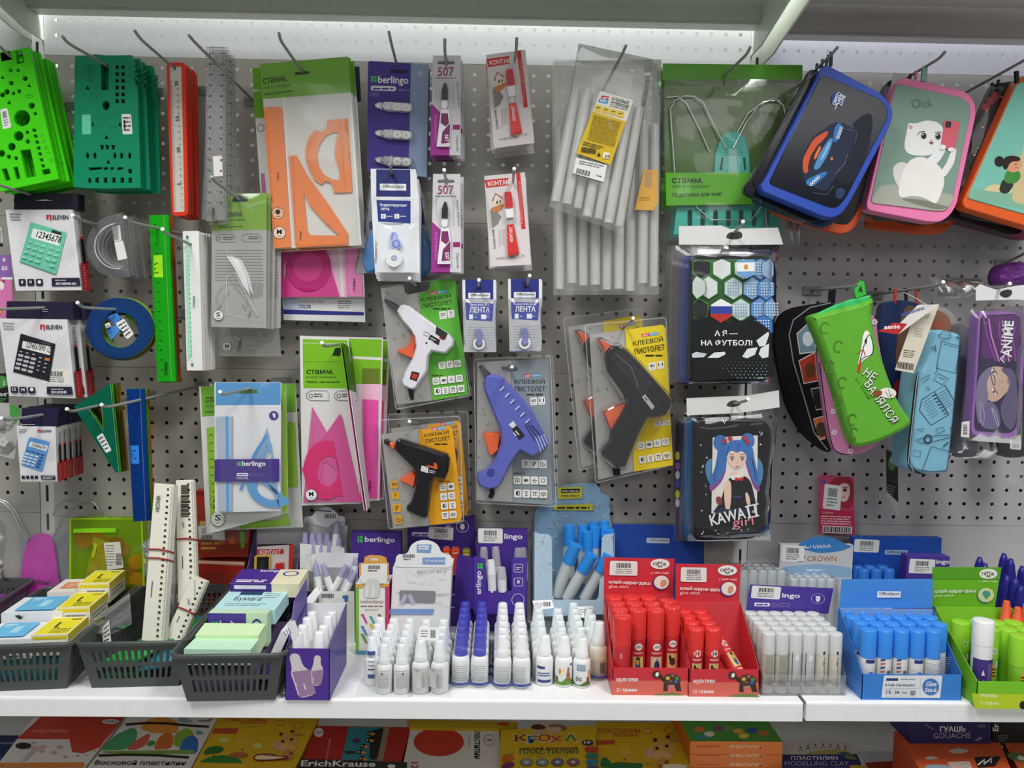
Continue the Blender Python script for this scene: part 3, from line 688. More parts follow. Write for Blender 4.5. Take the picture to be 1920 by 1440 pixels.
for i,(m_,w)in enumerate((('1a9a3a/c75t','green'),('7fae2a/c75t','yellow green'),('d8532a/c75t','orange red'))):
 S2=Pl(0.125-0.012*(i+1));t2=thing('ruler','%s translucent ruler, %s from the front behind the dark blue ruler'%(w,ORD[i+1]),'ruler',S2.pt(262,750),'coloured rulers behind the dark blue one')
 flat_ruler(S2,[(x+2.6*(i+1),y-1)for x,y in q],m_,'203010').build('plate',t2)
hook('wire hook through the dark blue ruler',(191,759),(200,764),(262,750),0.125,cap=True)
# ------------------------------------------------------------------ middle of the wall
z2=zz(460,40,3.6);z6=zz(330,380,3.79);z3=zz(900,40,3.6);z8=zz(660,300,3.79);z9=zz(690,500,2.88);za=zz(350,600,3.4275);zb=zz(1020,380,3.6);zc_=zz(1040,560,3.0636)
GR='6fae22';GRD='2d4a14'
def perf(g,a,b,m='5a5a58',n=60):
 A,B=Vector(a),Vector(b)
 ticks(g,a,b,n,tuple((B-A)/n*0.55),m,0.9,1)
def stamm(g,x,y,w,h,ang=0,tag_=None,m='1c2a10'):
 g.text('стамм.',x,y,w,h,m,ang,0.035);c,s=math.cos(math.radians(ang)),math.sin(math.radians(ang))
 g.text('всё в порядке',x-s*h*1.0+0,y+h*0.98*c,w*1.08,h*0.62,'3a4a26',ang,0.0)
 if tag_:g.text(tag_,x-s*h*2.2,y+h*2.0*c,w*1.2,h*0.5,m,ang,0.02)
def mbadge(g,x,y,r,ch,m='f0d8d0'):
 g.ell(x,y,r,r,m);g.area(ring(x,y,r,0.9),'333333');g.text(ch,x-r*0.4,y+r*0.25,r*0.8,r*0.8,'222222',0,.02);g.line([(x-r*0.35,y+r*0.55),(x+r*0.35,y+r*0.55)],1,'333333')
# orange drawing sets
S=Pl(0.085);t=thing('drawing_set','orange drawing set in a sleeve with green header, frontmost of its stack','drawing set',S.pt(567,134),'orange drawing sets')
env=[(488,120),(653,106),(678,460),(514,467)]
g=G(S);g.slab([env],0.0012,'d9d6cf');g.poly([(488,120),(653,106),(659,173),(490,186)],GR)
stamm(g,493.5,158,46,11,-7,'Набор чертежный гибкий');slot(g,567,137,14,'1d2a10',-5)
g.line([(532,182),(548,464)],4,'e4e2dc');perf(g,(531,182),(547,464));g.line([(657,176),(676,458)],4,'ecebe6');perf(g,(658,176),(676,458));g.build('sleeve',t)
g=G(S);g.slab([[(495,205),(499,202),(526,201),(530,206),(547,463),(515,466)]],0.001,'e8854e/s',h=0.0024);ticks(g,(497,210),(516,460),90,(5,0),'9a4a20',.5)
mbadge(g,*z6((728,75))[0],11.5,' .','f0b896');g.line(z6((700,78),(728,40),(712,80),(745,42)),1,'333333');mbadge(g,*z6((738,215))[0],11.8,'M','f3d3c2');g.text('стамм',*z2((228,1080))[0],17,3,'7a3a18',-88);g.build('ruler',t)
def bulk(z,pts):return z(*pts)
arc=z2((600,1160),(598,1130),(580,1092),(545,1080),(515,1105),(470,1075),(432,1000),(408,920),(412,850),(430,790),(470,735),(490,748),(525,748),(556,720),(555,670),(692,660),(708,900),(724,1155))
inn=z2((628,750),(590,752),(545,775),(505,830),(485,900),(495,970),(530,1035),(585,1068),(642,1075),(640,1020),(605,900),(612,830))
g=G(S);g.slab([arc,inn],0.001,'e98a52/s',h=0.0028)
for k in range(26):
 b=math.radians(100+k*6.4);c=(172+460,268);x,y=460+640/3.6+61*math.cos(b)*1.0,40+905/3.6-61*math.sin(b)
 g.line([(x,y),(x+4*-math.cos(b),y+4*math.sin(b))],.5,'8a4420')
ticks(g,z2((640,690))[0],z2((672,1130))[0],40,(3,0),'9a4a20',.5);g.build('protractor',t)
so=z2((297,912),(350,908),(420,1040),(560,1230),(700,1440))+z6((1225,222),(1225,300),(855,320));si=z2((395,1155),(410,1240),(425,1330))+z6((920,40),(935,200),(960,233),(1160,236),(1050,140),(940,55))+z2((520,1330),(440,1230))
si=z2((395,1157),(440,1250),(520,1340),(600,1400))+z6((1050,140),(1165,236),(962,233),(937,205))
g=G(S);g.slab([so,si],0.001,'e8844c/s',h=0.0028);ticks(g,z2((318,925))[0],z6((850,300))[0],50,(5,0),'9a4a20',.5);ticks(g,z6((865,318))[0],z6((1215,298))[0],36,(0,-5),'9a4a20',.5);g.text('стамм',*z6((895,270))[0],17,4,'7a3a18',-88,.03);g.build('set_square',t)
g=G(S);film(g,env,0.0045,0.0012,'ffffff/c6',seed=11,nx=6,ny=14);g.build('film',t)
st=stack(t,3,'orange drawing set',0.0075,0.004,0.003,0.8,seed=12,sx=0.0022)
# other packs on the same hook
S=Pl(0.052);t=thing('drawing_set','pink drawing set hanging below the orange sets','drawing set',S.pt(585,140));g=G(S)
q=[(505,130),(664,120),(684,557),(528,558)];g.slab([q],0.001,'dccfd3');g.poly([(505,130),(664,120),(668,190),(508,196)],GR);g.poly(z6((705,325),(1310,305),(1330,668),(745,672)),'e6b9cf')
g.line(z6((1165,320),(1185,668)),5,'e4e0dc');perf(g,*z6((1160,320),(1178,668)),n=30);g.build('sleeve',t)
g=G(S);g.slab([z6((1200,312),(1312,308),(1330,668),(1215,668))],0.001,'ee86bc/s',h=0.002);ticks(g,*z6((1205,320),(1222,660)),20,(4,0),'7a2a52',.6);g.text('стамм',*z6((1278,632))[0],24,5,'4a1a32',-90,.03);g.build('ruler',t)
g=G(S);g.slab([z6((705,326),(800,326),(860,322),(1060,326),(1165,668),(745,672)),z6((768,440),(830,332),(842,332),(768,545))],0.001,'e84a9c/c75t',h=0.002);g.build('set_square',t)
g=G(S);c=z6((945,465))[0];g.slab([el(c[0],c[1]-2,42,46,26,-110,200),el(c[0]-1,c[1]-2,28,27,20)],0.001,'d8288a/c70t',h=0.0035);ticks(g,*z6((870,600),(1060,560)),20,(0,-4),'6a1040',.5);g.build('protractor',t)
g=G(S);film(g,q,0.006,0.001,'ffffff/c5',seed=2,nx=5,ny=10);g.build('film',t)
S=Pl(0.042);t=thing('drawing_set','white and blue drawing set, lowest below the orange and pink sets','drawing set',S.pt(590,142));g=G(S)
q=[(514,132),(668,124),(685,604),(532,600)];g.slab([q],0.001,'dcdcdc');g.poly([(664,124),(674,125),(677,190),(667,192)],'262a52');g.poly(z6((762,758),(1335,778),(1335,802),(762,792)),'2c2f80')
g.poly(z6((755,668),(860,670),(862,758),(760,755)),'b9c6da');g.text('DRAWING SET LARGE',*z6((868,708))[0],47,4,'8a8a94',1);g.text('COLOR',*z6((870,752))[0],23.5,7.5,'252a70',1,.02);g.lines(*z6((1150,695))[0],*z6((1245,755))[0],4,'7a7a84',.4);g.build('sleeve',t)
S=Pl(0.06);t=thing('drawing_set','white sleeve with green header, sticking out left of the orange sets','drawing set',S.pt(560,140));g=G(S)
q=[(472,127),(565,120),(600,365),(489,368)];g.slab([q],0.001,'d8d6d2');g.poly([(473,128),(520,124),(526,218),(477,222)],GR);g.line([(473,170),(500,169)],3,'d8d6d2');g.area(ring(489,240,7,1),'333333');g.poly([(489,325),(496,325),(500,365),(491,366)],'b86a9a');perf(g,(477,190),(489,362),n=50);g.build('sleeve',t)
hook('wire hook through the orange drawing sets',(523,62),(526,76),(567,135),0.085)
# clear drawing sets
def clearset(label,S,q,hole,hookpt,badge,mbpos,grp=None):
 t=thing('drawing_set',label,'drawing set',S.pt(*hookpt),grp);f=qmap(q);g=G(S);g.slab([q],0.001,'cbc9c4/c55')
 g.poly([f(0,0),f(1,0),f(1,0.27),f(0,0.27)],'7fae2a/c80');g.line([f(0,.09),f(1,.09)],0.8,'5a8a1a');g.text('стамм.',*f(0.12,0.17),46,10,'1c2a10',-2,.03);g.text('всё в порядке',*f(.12,.205),50,6,'3a4a26',-2);g.text('Набор чертежный',*f(.12,.255),44,5,'1c2a10',-2,.02)
 g.build('sleeve',t);g=G(S)
 for a in(0.08,0.55):g.line([f(a+x,y)for x,y in((0.06,.30),(.3,.30),(.36,.33),(.36,.36),(.06,.36),(0,.345),(0,.315))],.9,'3a3a38',closed=True);g.lines(*f(a+.12,.315),*f(a+.32,.345),2,'44443f')
 g.area(ring(*f(a-.47+.07,.33),3,1)if 0 else ring(*f(.13,.33),3.4,.9),'333333')
 g.lines(*f(0.06,.41),*f(.96,.66),11,'77777a',.22,seed=4);g.lines(*f(.72,.66),*f(.95,.78),9,'88888a',.6,seed=6)
 cx,cy=f(.38,.8)
 g.area([rot(el(cx,cy,33,35,24,150,400)+[(cx+6,cy-28)],cx,cy,0),el(cx,cy+4,20,22,20)],'f0f0f0/c30');
 for k in range(34):b=math.radians(150+k*7.3);g.line([(cx+32*math.cos(b),cy+34*math.sin(b)),(cx+27*math.cos(b),cy+29*math.sin(b))],.6,'5a5a5c')
 g.line([f(.28,.62),f(.42,.58),f(1.0-.1,.95),f(.3,.9)],.8,'f4f4f4',closed=True);g.line([f(.3,.62),f(.88,.93)],.9,'8a8a8a');g.text('стамм',*f(.7,.93),14,4,'444444',-70)
 mbadge(g,*mbpos,10,badge,'e8e6e2');g.build('tools',t)
 g=G(S);film(g,q,0.006,0.003,'ffffff/c10',seed=5,nx=7,ny=14)
 g.poly([f(.3,.46),f(.52,.5),f(.66,.62),f(.74,.76),f(.6,.68),f(.45,.56)],'f4f2f0/c70',None,0.009);g.build('film',t)
 return t
S=Pl(0.10);t=clearset('clear drawing set in a sleeve with green header, frontmost of its stack',S,[(398,366),(500,362),(499,615),(396,613)],None,(447,372),'S',z6((304,800))[0],'clear drawing sets')
g=G(S);g.poly(rrq([(438,366),(462,366),(466,378),(435,379)],4),'15200c');g.build('slot',t)
stack(t,3,'clear drawing set in a green headed sleeve',0.008,0.002,0.002,1.2,skip=('slot',),seed=21,sx=0.005)
S=Pl(0.055);t=thing('drawing_set','clear drawing set peeking out lowest under the other clear sets','drawing set',S.pt(455,378),None);g=G(S);q=[(404,380),(505,376),(527,668),(408,668)];g.slab([q],0.001,'c4c2be/c45');mbadge(g,*z6((362,1024))[0],9,'M','dcdad6');g.text('стамм.',*z6((462,1052))[0],23,6,'33332f',-85,.03)
R=random.Random(5)
for k in range(12):x,y=R.uniform(420,505),R.uniform(622,655);g.line([(x,y),(x+R.uniform(-14,14),y+R.uniform(-10,10))],1,('77777a','e8e8e8')[k%2])
ticks(g,(425,625),(500,640),16,(0,4),'5a5a5a',.6);g.build('sleeve',t);g=G(S);film(g,q,0.006,0.003,'ffffff/c10',seed=9,nx=7,ny=12);g.build('film',t)
hook('wire hook through the clear drawing sets',(397,331),(401,339),(447,373),0.10)
# correction tape refill blister
S=Pl(0.06);t=thing('blister_card','purple blister card with three correction tape refills','blister card',S.pt(744,120));g=G(S)
q=[(690,114),(804,121),(800,332),(688,322)];f=qmap(q)
g.slab([rrq(q,5)],0.001,'4b3591');g.poly([(770.5,119),(804,121),(800,332),(766,329)],'8b9cba')
g.poly(z2((848,368),(860,368),(860,412),(848,412)),'3fc35a')
for a,b in((866,368),(866,390)):g.poly(z2((a,b),(886,b),(886,b+17),(a,b+19)),'3fc35a')
g.text('berlingo',*z2((895,432))[0],57,18,'f1eff5',1.5,.02);g.poly(rrq(z2((848,434),(1018,440),(1016,472),(846,466)),4),'e9e6f0');g.lines(*z2((862,446))[0],*z2((1005,462))[0],1,'4b3591',.7);g.lines(*z2((1035,456))[0],*z2((1110,472))[0],1,'8b7fb8',.6)
g.area([rrq(z2((843,478),(902,480),(902,508),(843,506)),3.5),rrq(z2((847,482),(898,484),(898,504),(847,502)),3)],'8b7fb8');g.text('3 pcs',*z2((858,500))[0],8,4,'b5acd4')
g.poly(z2((975,325),(1100,330),(1102,350),(1040,350),(975,350)),'241a48');g.ell(*z2((1183,352))[0],4.5,5,'a9b6cc');g.build('card',t)
for k,yy in enumerate((585,770,950)):
 c=z2((1010,yy))[0];ang=4
 g=G(S);g.bulge(rot(rr(c[0]-24,c[1]-9.5,c[0]+37,c[1]+9.5,8),*c,ang),0.011,'ffffff/c9',h=0.001,wpx=3);g.bulge(rot(el(c[0]-28,c[1]-1,11,7,14),*c,ang),.006,'ffffff/c9',h=.001,wpx=2);g.build('blister',t)
 g=G(S);g.slab([rot([(c[0]-36,c[1]-1),(c[0]-30,c[1]-6),(c[0]-18,c[1]-8),(c[0]-10,c[1]-9),(c[0]+24,c[1]-9),(c[0]+31,c[1]-3),(c[0]+31,c[1]+4),(c[0]+24,c[1]+9),(c[0]-10,c[1]+9),(c[0]-18,c[1]+8),(c[0]-30,c[1]+4)],*c,ang)],0.003,'d8d6dc/c45',h=0.006)
 g.poly(rot([(c[0]-36,c[1]-2),(c[0]-28,c[1]-5),(c[0]-27,c[1]+4),(c[0]-32,c[1]+4)],*c,ang),'eceaf0',None,.0064)
 for dx in(5,22):g.poly(rot(el(c[0]+dx,c[1],8,8,16),*c,ang),'e8e6e0',None,.0064);g.poly(rot(el(c[0]+dx,c[1],2,2,8),*c,ang),'b8b6b4',None,.0068)
 g.poly(rot([(c[0]-9,c[1]-10),(c[0]-5,c[1]-10),(c[0]-5,c[1]+10),(c[0]-9,c[1]+10)],*c,ang),'c8c6cc',None,.0066);g.build('refill',t)
dup(t,'purple blister card behind the frontmost refill card',(0.001,0.016,-0.001),ry=0.006)
hook('wire hook through the purple refill card',(729,59),(733,79),(744,121),0.06)
# super glue cards
def glue507(label,d,x,y,s,h,lean):
 """x, y: top left, s: scale"""
 S=Pl(d);f=lambda a,b:(x+a*s+lean*b,y+b*s);t=thing('glue_card',label,'glue card',S.pt(*f(25,14)),'magenta glue cards');g=G(S)
 g.slab([[f(0,0),f(52,0),f(57,187),f(0,187)]],0.0008,'d6d3d6');g.poly([f(-1,90),f(18,108),f(36,172),f(36,187),f(0,187)],'a0308f');g.lines(*f(6,110),*f(12,165),16,'d49acb',.25)
 g.text('507',*f(10,39),30*s,17*s,'9b1f6d',0,.005);g.lines(*f(5,41),*f(46,44),1,'77707a',.6);g.text('Instant Adhesive',*f(45,50),50*s,5*s,'8a8490',90-4,0)
 g.lines(*f(38,52),*f(43,100),18,'a5a0aa',.2);g.lines(*f(6,48),*f(9,84),16,'a5a0aa',.2);g.poly([f(41,130),f(54,130),f(54,139),f(41,139)],'9b1f6d');g.text('Giganda',*f(46,150),30*s,6*s,'9a949e',88);slot(g,*f(25,14),16*s,'6f6a70');g.build('card',t)
 ax,ay=f(25,0)
 g=G(S);g.slab([[f(12,172),f(18,102),f(33,103),f(37,130),f(37,172)]],0.004,'efecef/s',h=0.005);g.poly([f(19,110),f(31,110),f(34,128),f(28,135),f(18,128)],'7d2f66');g.text('507',*f(26,147),16*s,7*s,'f4f0f4',84,.03);g.poly([f(22,145),f(36,128),f(36,165),f(20,167)],'7d2f66');g.text('507',*f(26,150),14*s,7*s,'f4f0f4',84,.03);g.line([f(14,167),f(37,168)],1.5,'dedbde')
 g.build('tube',t)
 g=G(S);g.slab([[f(19,98),f(19,86),f(30,86),f(30,98),f(27,102),f(22,102)]],0.006,'f0eef0/s',h=0.007);g.slab([[f(19,86),f(19,68),f(23,55),f(27,55),f(30,66),f(30,86)]],0.007,'2b2a2e/s',h=0.0085);g.build('cap',t)
 return t
t=glue507('magenta and white super glue card, frontmost on the upper hook',0.085,812,104,1.0,190,-0.028)
stack(t,4,'magenta glue card on the upper hook',0.0115,.002,.001,.8,seed=31,sx=0.0006)
hook('wire hook through the upper magenta glue cards',(834,73),(834,95),(837,122),0.085)
t=glue507('magenta and white super glue card, frontmost on the lower hook',0.10,812,326,0.985,185,-0.02)
stack(t,3,'magenta glue card on the lower hook',0.0115,.002,.001,.8,seed=32,sx=0.0012)
hook('wire hook through the lower magenta glue cards',(833,319),(834,326),(837,343),0.10,cap=True)
def kontakt(label,d,q,hookpt):
 S=Pl(d);f=qmap(q);t=thing('glue_card',label,'glue card',S.pt(*hookpt),'red glue cards');g=G(S);F2=lambda a,b:f(a/330,b/670)
 g.slab([q],0.0008,'dcd6d6');ang=math.degrees(math.atan2(q[1][1]-q[0][1],q[1][0]-q[0][0]))
 g.poly([F2(0,30),F2(195,30),F2(190,85),F2(10,90)],'d2322e');g.text('КОНТАКТ',*F2(25,78),46,9,'f6f2f2',ang,.035);g.poly([F2(258,0),F2(292,0),F2(305,410),F2(270,410)],'d2322e');g.lines(*F2(275,60),*F2(285,390),26,'eab0ae',.3)
 g.poly([F2(30,250),F2(80,260),F2(115,310),F2(85,360),F2(35,390)],'8a8784');g.poly([F2(0,100),F2(25,250),F2(35,390),F2(15,392)],'c9c5c4')
 g.poly([F2(58,205),F2(85,150),F2(130,180),F2(140,200),F2(132,225),F2(60,240)],'ead8c8');g.line([F2(50,190),F2(82,135),F2(135,175)],2,'a84a3a');g.poly([F2(38,240),F2(130,215),F2(150,225),F2(110,265),F2(60,275),F2(40,262)],'d0824c');g.rect(*F2(84,190),*F2(93,212),'2a2422');g.rect(*F2(110,188),*F2(118,208),'2a2422')
 g.text('Супер-клей',*F2(58,540),36,6,'6a6264',270+ang-1 if 0 else-90+ang,.01);g.lines(*F2(85,400),*F2(95,530),24,'a8a0a0',.2);g.lines(*F2(110,400),*F2(125,520),20,'c08a88',.2)
 g.text('0 4 607 212 9862',*F2(48,622),36,4.5,'8a8284',ang);g.text('3г',*F2(260,610),5,4,'6a6264',ang);g.build('card',t)
 g=G(S);g.slab([[F2(155,375),F2(210,372),F2(238,590),F2(146,598)]],0.005,'d63a34/s',h=.006);g.text('КОНТАКТ',*F2(195,500),28,6,'f4eeee',-90+ang*.5,.03);g.line([F2(150,585),F2(236,578)],1.4,'b42a26');g.build('tube',t)
 g=G(S);g.slab([[F2(165,320),F2(200,320),F2(200,372),F2(165,374)]],0.004,'d8d4d4/c60',h=.006);g.slab([[F2(150,255),F2(216,252),F2(212,325),F2(155,327)]],0.008,'f2eeee/s',h=.009);g.build('neck',t)
 g=G(S);g.slab([rrq([F2(152,140),F2(208,138),F2(216,254),F2(150,256)],3)],0.009,'d23a40/s',h=.0105)
 for k in range(4):g.line([F2(163+k*12,150),F2(160+k*14,250)],.9,'b82e34')
 g.build('cap',t);return t
t=kontakt('red and white super glue card, frontmost on the upper hook',0.085,[(911,103),(985,93),(1002,268),(926,278)],(966,113))
st=stack(t,3,'red glue card on the upper hook',0.0125,.003,.002,1.0,seed=33,drop=.002);st[0].rotation_euler.y+=.03
hook('wire hook through the upper red glue cards',(969,71),(968,93),(965,113),0.085)
t=kontakt('red and white super glue card, frontmost on the lower hook',0.10,[(908,330),(984,323),(996,496),(920,500)],(962,338))
st=stack(t,3,'red glue card on the lower hook',0.0125,.003,.002,1.0,seed=34,drop=.002);st[1].rotation_euler.y+=.045
hook('wire hook through the lower red glue cards',(964,317),(963,326),(962,340),0.10,cap=True)
# hot glue sticks in bags
def gluebag(label,S,q,n,hookpt,seed,lab=True,drop=0.0,m='d9d9d4/c38'):
 t=thing('glue_stick_bag',label,'bag of glue sticks',S.pt(*hookpt),'bags of hot glue sticks');f=qmap(q);R=random.Random(seed)
 for k in range(n):
  a=(k+0.5)/n;o=R.uniform(-.02,.02);g=G(S);p0,p1=f(a,.28+o),f(a,.97+o);A,B=S.pt(*p0,0.001+0.007*(k%2)),S.pt(*p1,0.001+0.007*(k%2));g.tube([A,B],0.0078,'dfded8/c62',10);g.build('glue_stick',t)
 g=G(S);film(g,q,0.018,0.003,'ffffff/c20',seed=seed,nx=7,ny=14,edge=0.1);g.poly(q,'f4f4f2/c22',None,-.008);g.build('bag',t);return t
S=Pl(0.125);q=z3((655,150),(1010,225),(1230,600),(760,1370));
q=[(1085,83),(1182,104),(1176,440),(1030,386)];q=[(1086,82),(1240,160),(1168,440),(1030,385)]
q=[(1085,82),(1225,112),(1168,438),(1030,386)]
t=gluebag('clear bag of hot glue sticks with yellow label, tilted in front',S,q,7,(1147,138),41)
g=G(S);lq=z3((800,497),(1020,560),(868,990),(640,910));L_=lambda*a:z3(*a);H_=0.0205
class Lift:
 def __init__(s,S,h):s.S,s.h=S,h
 def pt(s,x,y,h=0):return s.S.pt(x,y,h+s.h)
SL=Lift(S,H_);g=G(SL);g.slab([rrq(lq,2)],0.0004,'d4b21e');g.poly(z3((800,497),(1020,560),(972,700),(748,632)),'e3dfd6');g.poly(z3((810,528),(858,534),(850,560),(802,554)),'cc3340');g.poly(z3((792,548),(855,556),(848,584),(786,574)),'3f8ac8');g.text('ART',*z3((812,553))[0],10,5,'f6f4f0',9,.03);g.text('space',*z3((794,572))[0],13,5,'f6f4f0',9,.02)
g.text('КЛЕЕВЫЕ',*z3((876,560))[0],32,6,'2a2822',15,.02);g.text('СТЕРЖНИ',*z3((868,590))[0],33,6,'2a2822',15,.02);g.line(z3((870,568),(995,600)),.8,'2a2822');g.line(z3((862,596),(985,628)),.8,'2a2822')
for k in range(4):g.poly(z3((768+k*50,588+k*13),(812+k*50,600+k*13),(802+k*50,640+k*13),(758+k*50,628+k*13)),'e0c040');g.lines(*z3((772+k*50,604+k*13))[0],*z3((800+k*50,616+k*13))[0],1,'5a4a10',.5)
g.lines(*z3((758,655))[0],*z3((950,830))[0],16,'8a7416',.35,ang=15.5,seed=8);g.lines(*z3((690,830))[0],*z3((830,860))[0],2,'5a4a10',.4,ang=15)
g.bars(*z3((678,868))[0],*z3((775,905))[0],'2a2410',ang=9,n=18);g.poly(z3((822,905),(862,910),(856,950),(816,946)),'efe9da');g.text('25',*z3((826,942))[0],9,6,'1f1d18',8,.03);g.poly(z3((790,905),(804,932),(776,930)),'2a2410');g.build('label',t)
g=G(SL);g.slab([z3((640,940),(845,990),(822,1104),(616,1046))],0.0004,'e2e2e0');g.line(z3((618,1046),(820,1104)),1.2,'3a3a3a');g.bars(*z3((645,1010))[0],*z3((740,1045))[0],'333333',ang=14,n=16);g.lines(*z3((662,955))[0],*z3((830,985))[0],2,'77777a',.5,ang=12);g.text('25.00р',*z3((770,1066))[0],11,4,'333333',14,.02);g.build('price_sticker',t)
S=Pl(0.085);t=gluebag('clear bag of hot glue sticks hanging straight behind the tilted bag',S,[(1036,115),(1240,112),(1236,552),(1038,553)],9,(1150,135),42)
SL=Lift(S,.0205);g=G(SL);g.slab([z3((1090,1020),(1180,1022),(1185,1240),(1150,1290),(1030,1286))],.0004,'d9a548');g.poly(z3((1100,1030),(1145,1030),(1140,1140),(1095,1138)),'b89068');g.lines(*z3((1055,1200))[0],*z3((1130,1230))[0],3,'a87a28');g.build('label',t)
S=Pl(0.05);t=gluebag('clear bag of hot glue sticks, rearmost of the three',S,[(1040,112),(1232,120),(1215,545),(1048,545)],8,(1150,136),43)
hook('wire hook through the bags of hot glue sticks',(1174,85),(1168,99),(1147,138),0.125)
# book stand pack
S=Pl(0.066);t=thing('book_stand_pack','mint book stand in a clear bag with green header','book stand',S.pt(1358,142));g=G(S)
q=[(1243,120),(1505,121),(1500,460),(1243,455)]
g.poly([(1246,150),(1500,150),(1498,330),(1246,330)],'58802f/c70',None,0.0);g.slab([[(1243,119),(1505,122),(1504,152),(1242,150)]],0.0015,'55a01a/s');g.build('header',t)
g=G(S);g.slab([[(1245,327),(1500,327),(1500,384),(1246,388)]],0.001,'5cab20/s',h=.013)
g.text('стамм.',*z3((1283,1104))[0],58,10,'1a2a10',0,.035);g.text('всё в порядке',*z3((1287,1140))[0],68,8,'2a3a18',0,.005);g.text('Подставка для книг',*z3((1287,1202))[0],93,9,'1a2a10',-2,.025);g.build('band',t)
g=G(S);w=[S.pt(x,y,.007)for x,y in z3((1308,1028),(1290,780),(1278,600),(1310,545),(1370,512),(1440,515),(1500,560),(1560,690),(1655,870))];g.tube(w,.0014,'d8dcd8/m',8)
w=[S.pt(x,y,.004)for x,y in z3((1255,520),(1330,510),(1390,560),(1470,720),(1545,885))];g.tube(w,.0014,'d8dcd8/m',8);w=[S.pt(1512-(x-1245)*1.0,y,.007)for x,y in z3((1280,570),(1300,545),(1370,512),(1440,515),(1500,560),(1560,690),(1655,870))]
w=[S.pt(x,y,.007)for x,y in((1372,281),(1395,235),(1420,200),(1450,187),(1466,200),(1471,225))];g.tube(w,.0014,'d8dcd8/m',8);w=[S.pt(x,y,.004)for x,y in((1378,255),(1400,215),(1430,193),(1462,190))];g.tube(w,.0014,'d8dcd8/m',8);g.build('wire',t)
g=G(S);mint='3fb3a0/s'
g.slab([[(1338,330),(1340,290),(1350,258),(1362,250),(1382,250),(1394,260),(1402,290),(1404,330)],[(1347,320),(1351,297),(1355,297),(1352,320)],[(1391,297),(1395,297),(1397,320),(1393,320)]],.003,mint,h=.006)
for k in range(7):g.line([(1356,262+k*5),(1390,262+k*5)],1,'2b8a7a')
g.poly([(1364,281),(1379,281),(1379,330),(1364,330)],'8fc4b8',None,.0064);g.build('support',t)
g=G(S);o=[(1262,440),(1268,388),(1455,384),(1464,440)];hs=[]
for k in range(7):x=1292+k*24;hs.append(rr(x-4,394,x+5,425,4,3))
g.slab([o]+hs,.003,mint,h=.004);g.build('tray',t);g=G(S);w=[S.pt(x,y,.009)for x,y in((1300,384),(1306,392),(1330,414),(1405,414),(1425,388))];g.tube(w,.0013,'d8dcd8/m',8);w=[S.pt(x,y,.009)for x,y in((1438,384),(1432,395),(1434,430))];g.tube(w,.0013,'d8dcd8/m',8);g.build('wire',t)
g=G(S);film(g,[(1242,150),(1504,150),(1498,462),(1243,452)],.017,.004,'ffffff/c6',seed=17,nx=12,ny=14,edge=.2);g.build('bag',t)
dup(t,'second mint book stand pack behind the front one',(-.004,.026,-.002),ry=-.01,skip=('wire',))
hook('wire hook through the green headed book stand packs',(1407,88),(1400,102),(1358,142),0.066)
# correction tape sleeves
def ospack(label,S,f,hk,grp,big):
 t=thing('correction_tape',label,'correction tape',S.pt(*hk),grp);return t
S=Pl(0.115);t=thing('correction_tape','white sleeve with navy header and a lilac correction tape, frontmost of its stack','correction tape',S.pt(735,322),'correction tapes in white sleeves')
g=G(S);q=z8((132,62),(450,65),(488,838),(112,838));g.slab([z8((132,62),(452,66),(476,270),(480,805),(460,800),(164,798),(136,270))],.001,'e6e8ee');g.poly(z8((172,66),(414,68),(416,262),(172,260)),'28306f');g.poly(rrq(z8((198,168),(385,170),(385,218),(198,215)),1),'f2f3f6');g.text('OfficeSpace',*z8((216,206))[0],40,8,'35373f',0,.015)
g.line(z8((138,270),(472,276)),2.2,'f4f4f6');g.poly(z8((174,284),(416,290),(416,452),(350,446),(186,438)),'2c3a86');g.text('Корректирующая',*z8((200,334))[0],50,7,'eef0f6',1,.02);g.text('лента',*z8((204,358))[0],16,5,'eef0f6',1,.02)
for x in(206,302):g.poly(z8((x,384),(x+34,384),(x+34,416),(x,416)),'f0f1f4');g.text('5',*z8((x+9,410))[0],3,5,'2c3a86',0,.03);g.lines(*z8((x+40,394))[0],*z8((x+84,408))[0],1,'c8cce0')
perf(g,*z8((158,280),(140,800)),n=40);perf(g,*z8((444,280),(440,800)),n=40);g.poly(z8((262,84),(300,84),(304,122),(280,128)),'141838');g.build('sleeve',t)
g=G(S);c=z8((302,700))[0];g.slab([el(c[0],c[1],15.5,16.5,26),el(c[0],c[1],5.5,5.5,12)],.004,'f0f2f6/s',h=.006);g.ell(*c,5.5,5.5,'8f97c4');g.ell(*c,3,3,'b5bbdc');g.slab([z8((276,560),(282,520),(318,512),(322,560),(352,585),(352,615),(325,640),(284,632))],.004,'aab4e2/s',h=.006);c2=z8((318,600))[0];g.area(ring(*c2,7.5,2.6),'5f6fc4');g.poly(z8((278,560),(290,518),(300,520),(290,575)),'6f7fd0');g.build('tape_roller',t)
g=G(S);film(g,z8((170,450),(446,452),(455,796),(164,796)),.011,.003,'ffffff/c10',seed=13,nx=7,ny=9);g.build('film',t)
st=stack(t,3,'white sleeved correction tape',.014,.003,.002,1.8,seed=35,drop=.004)
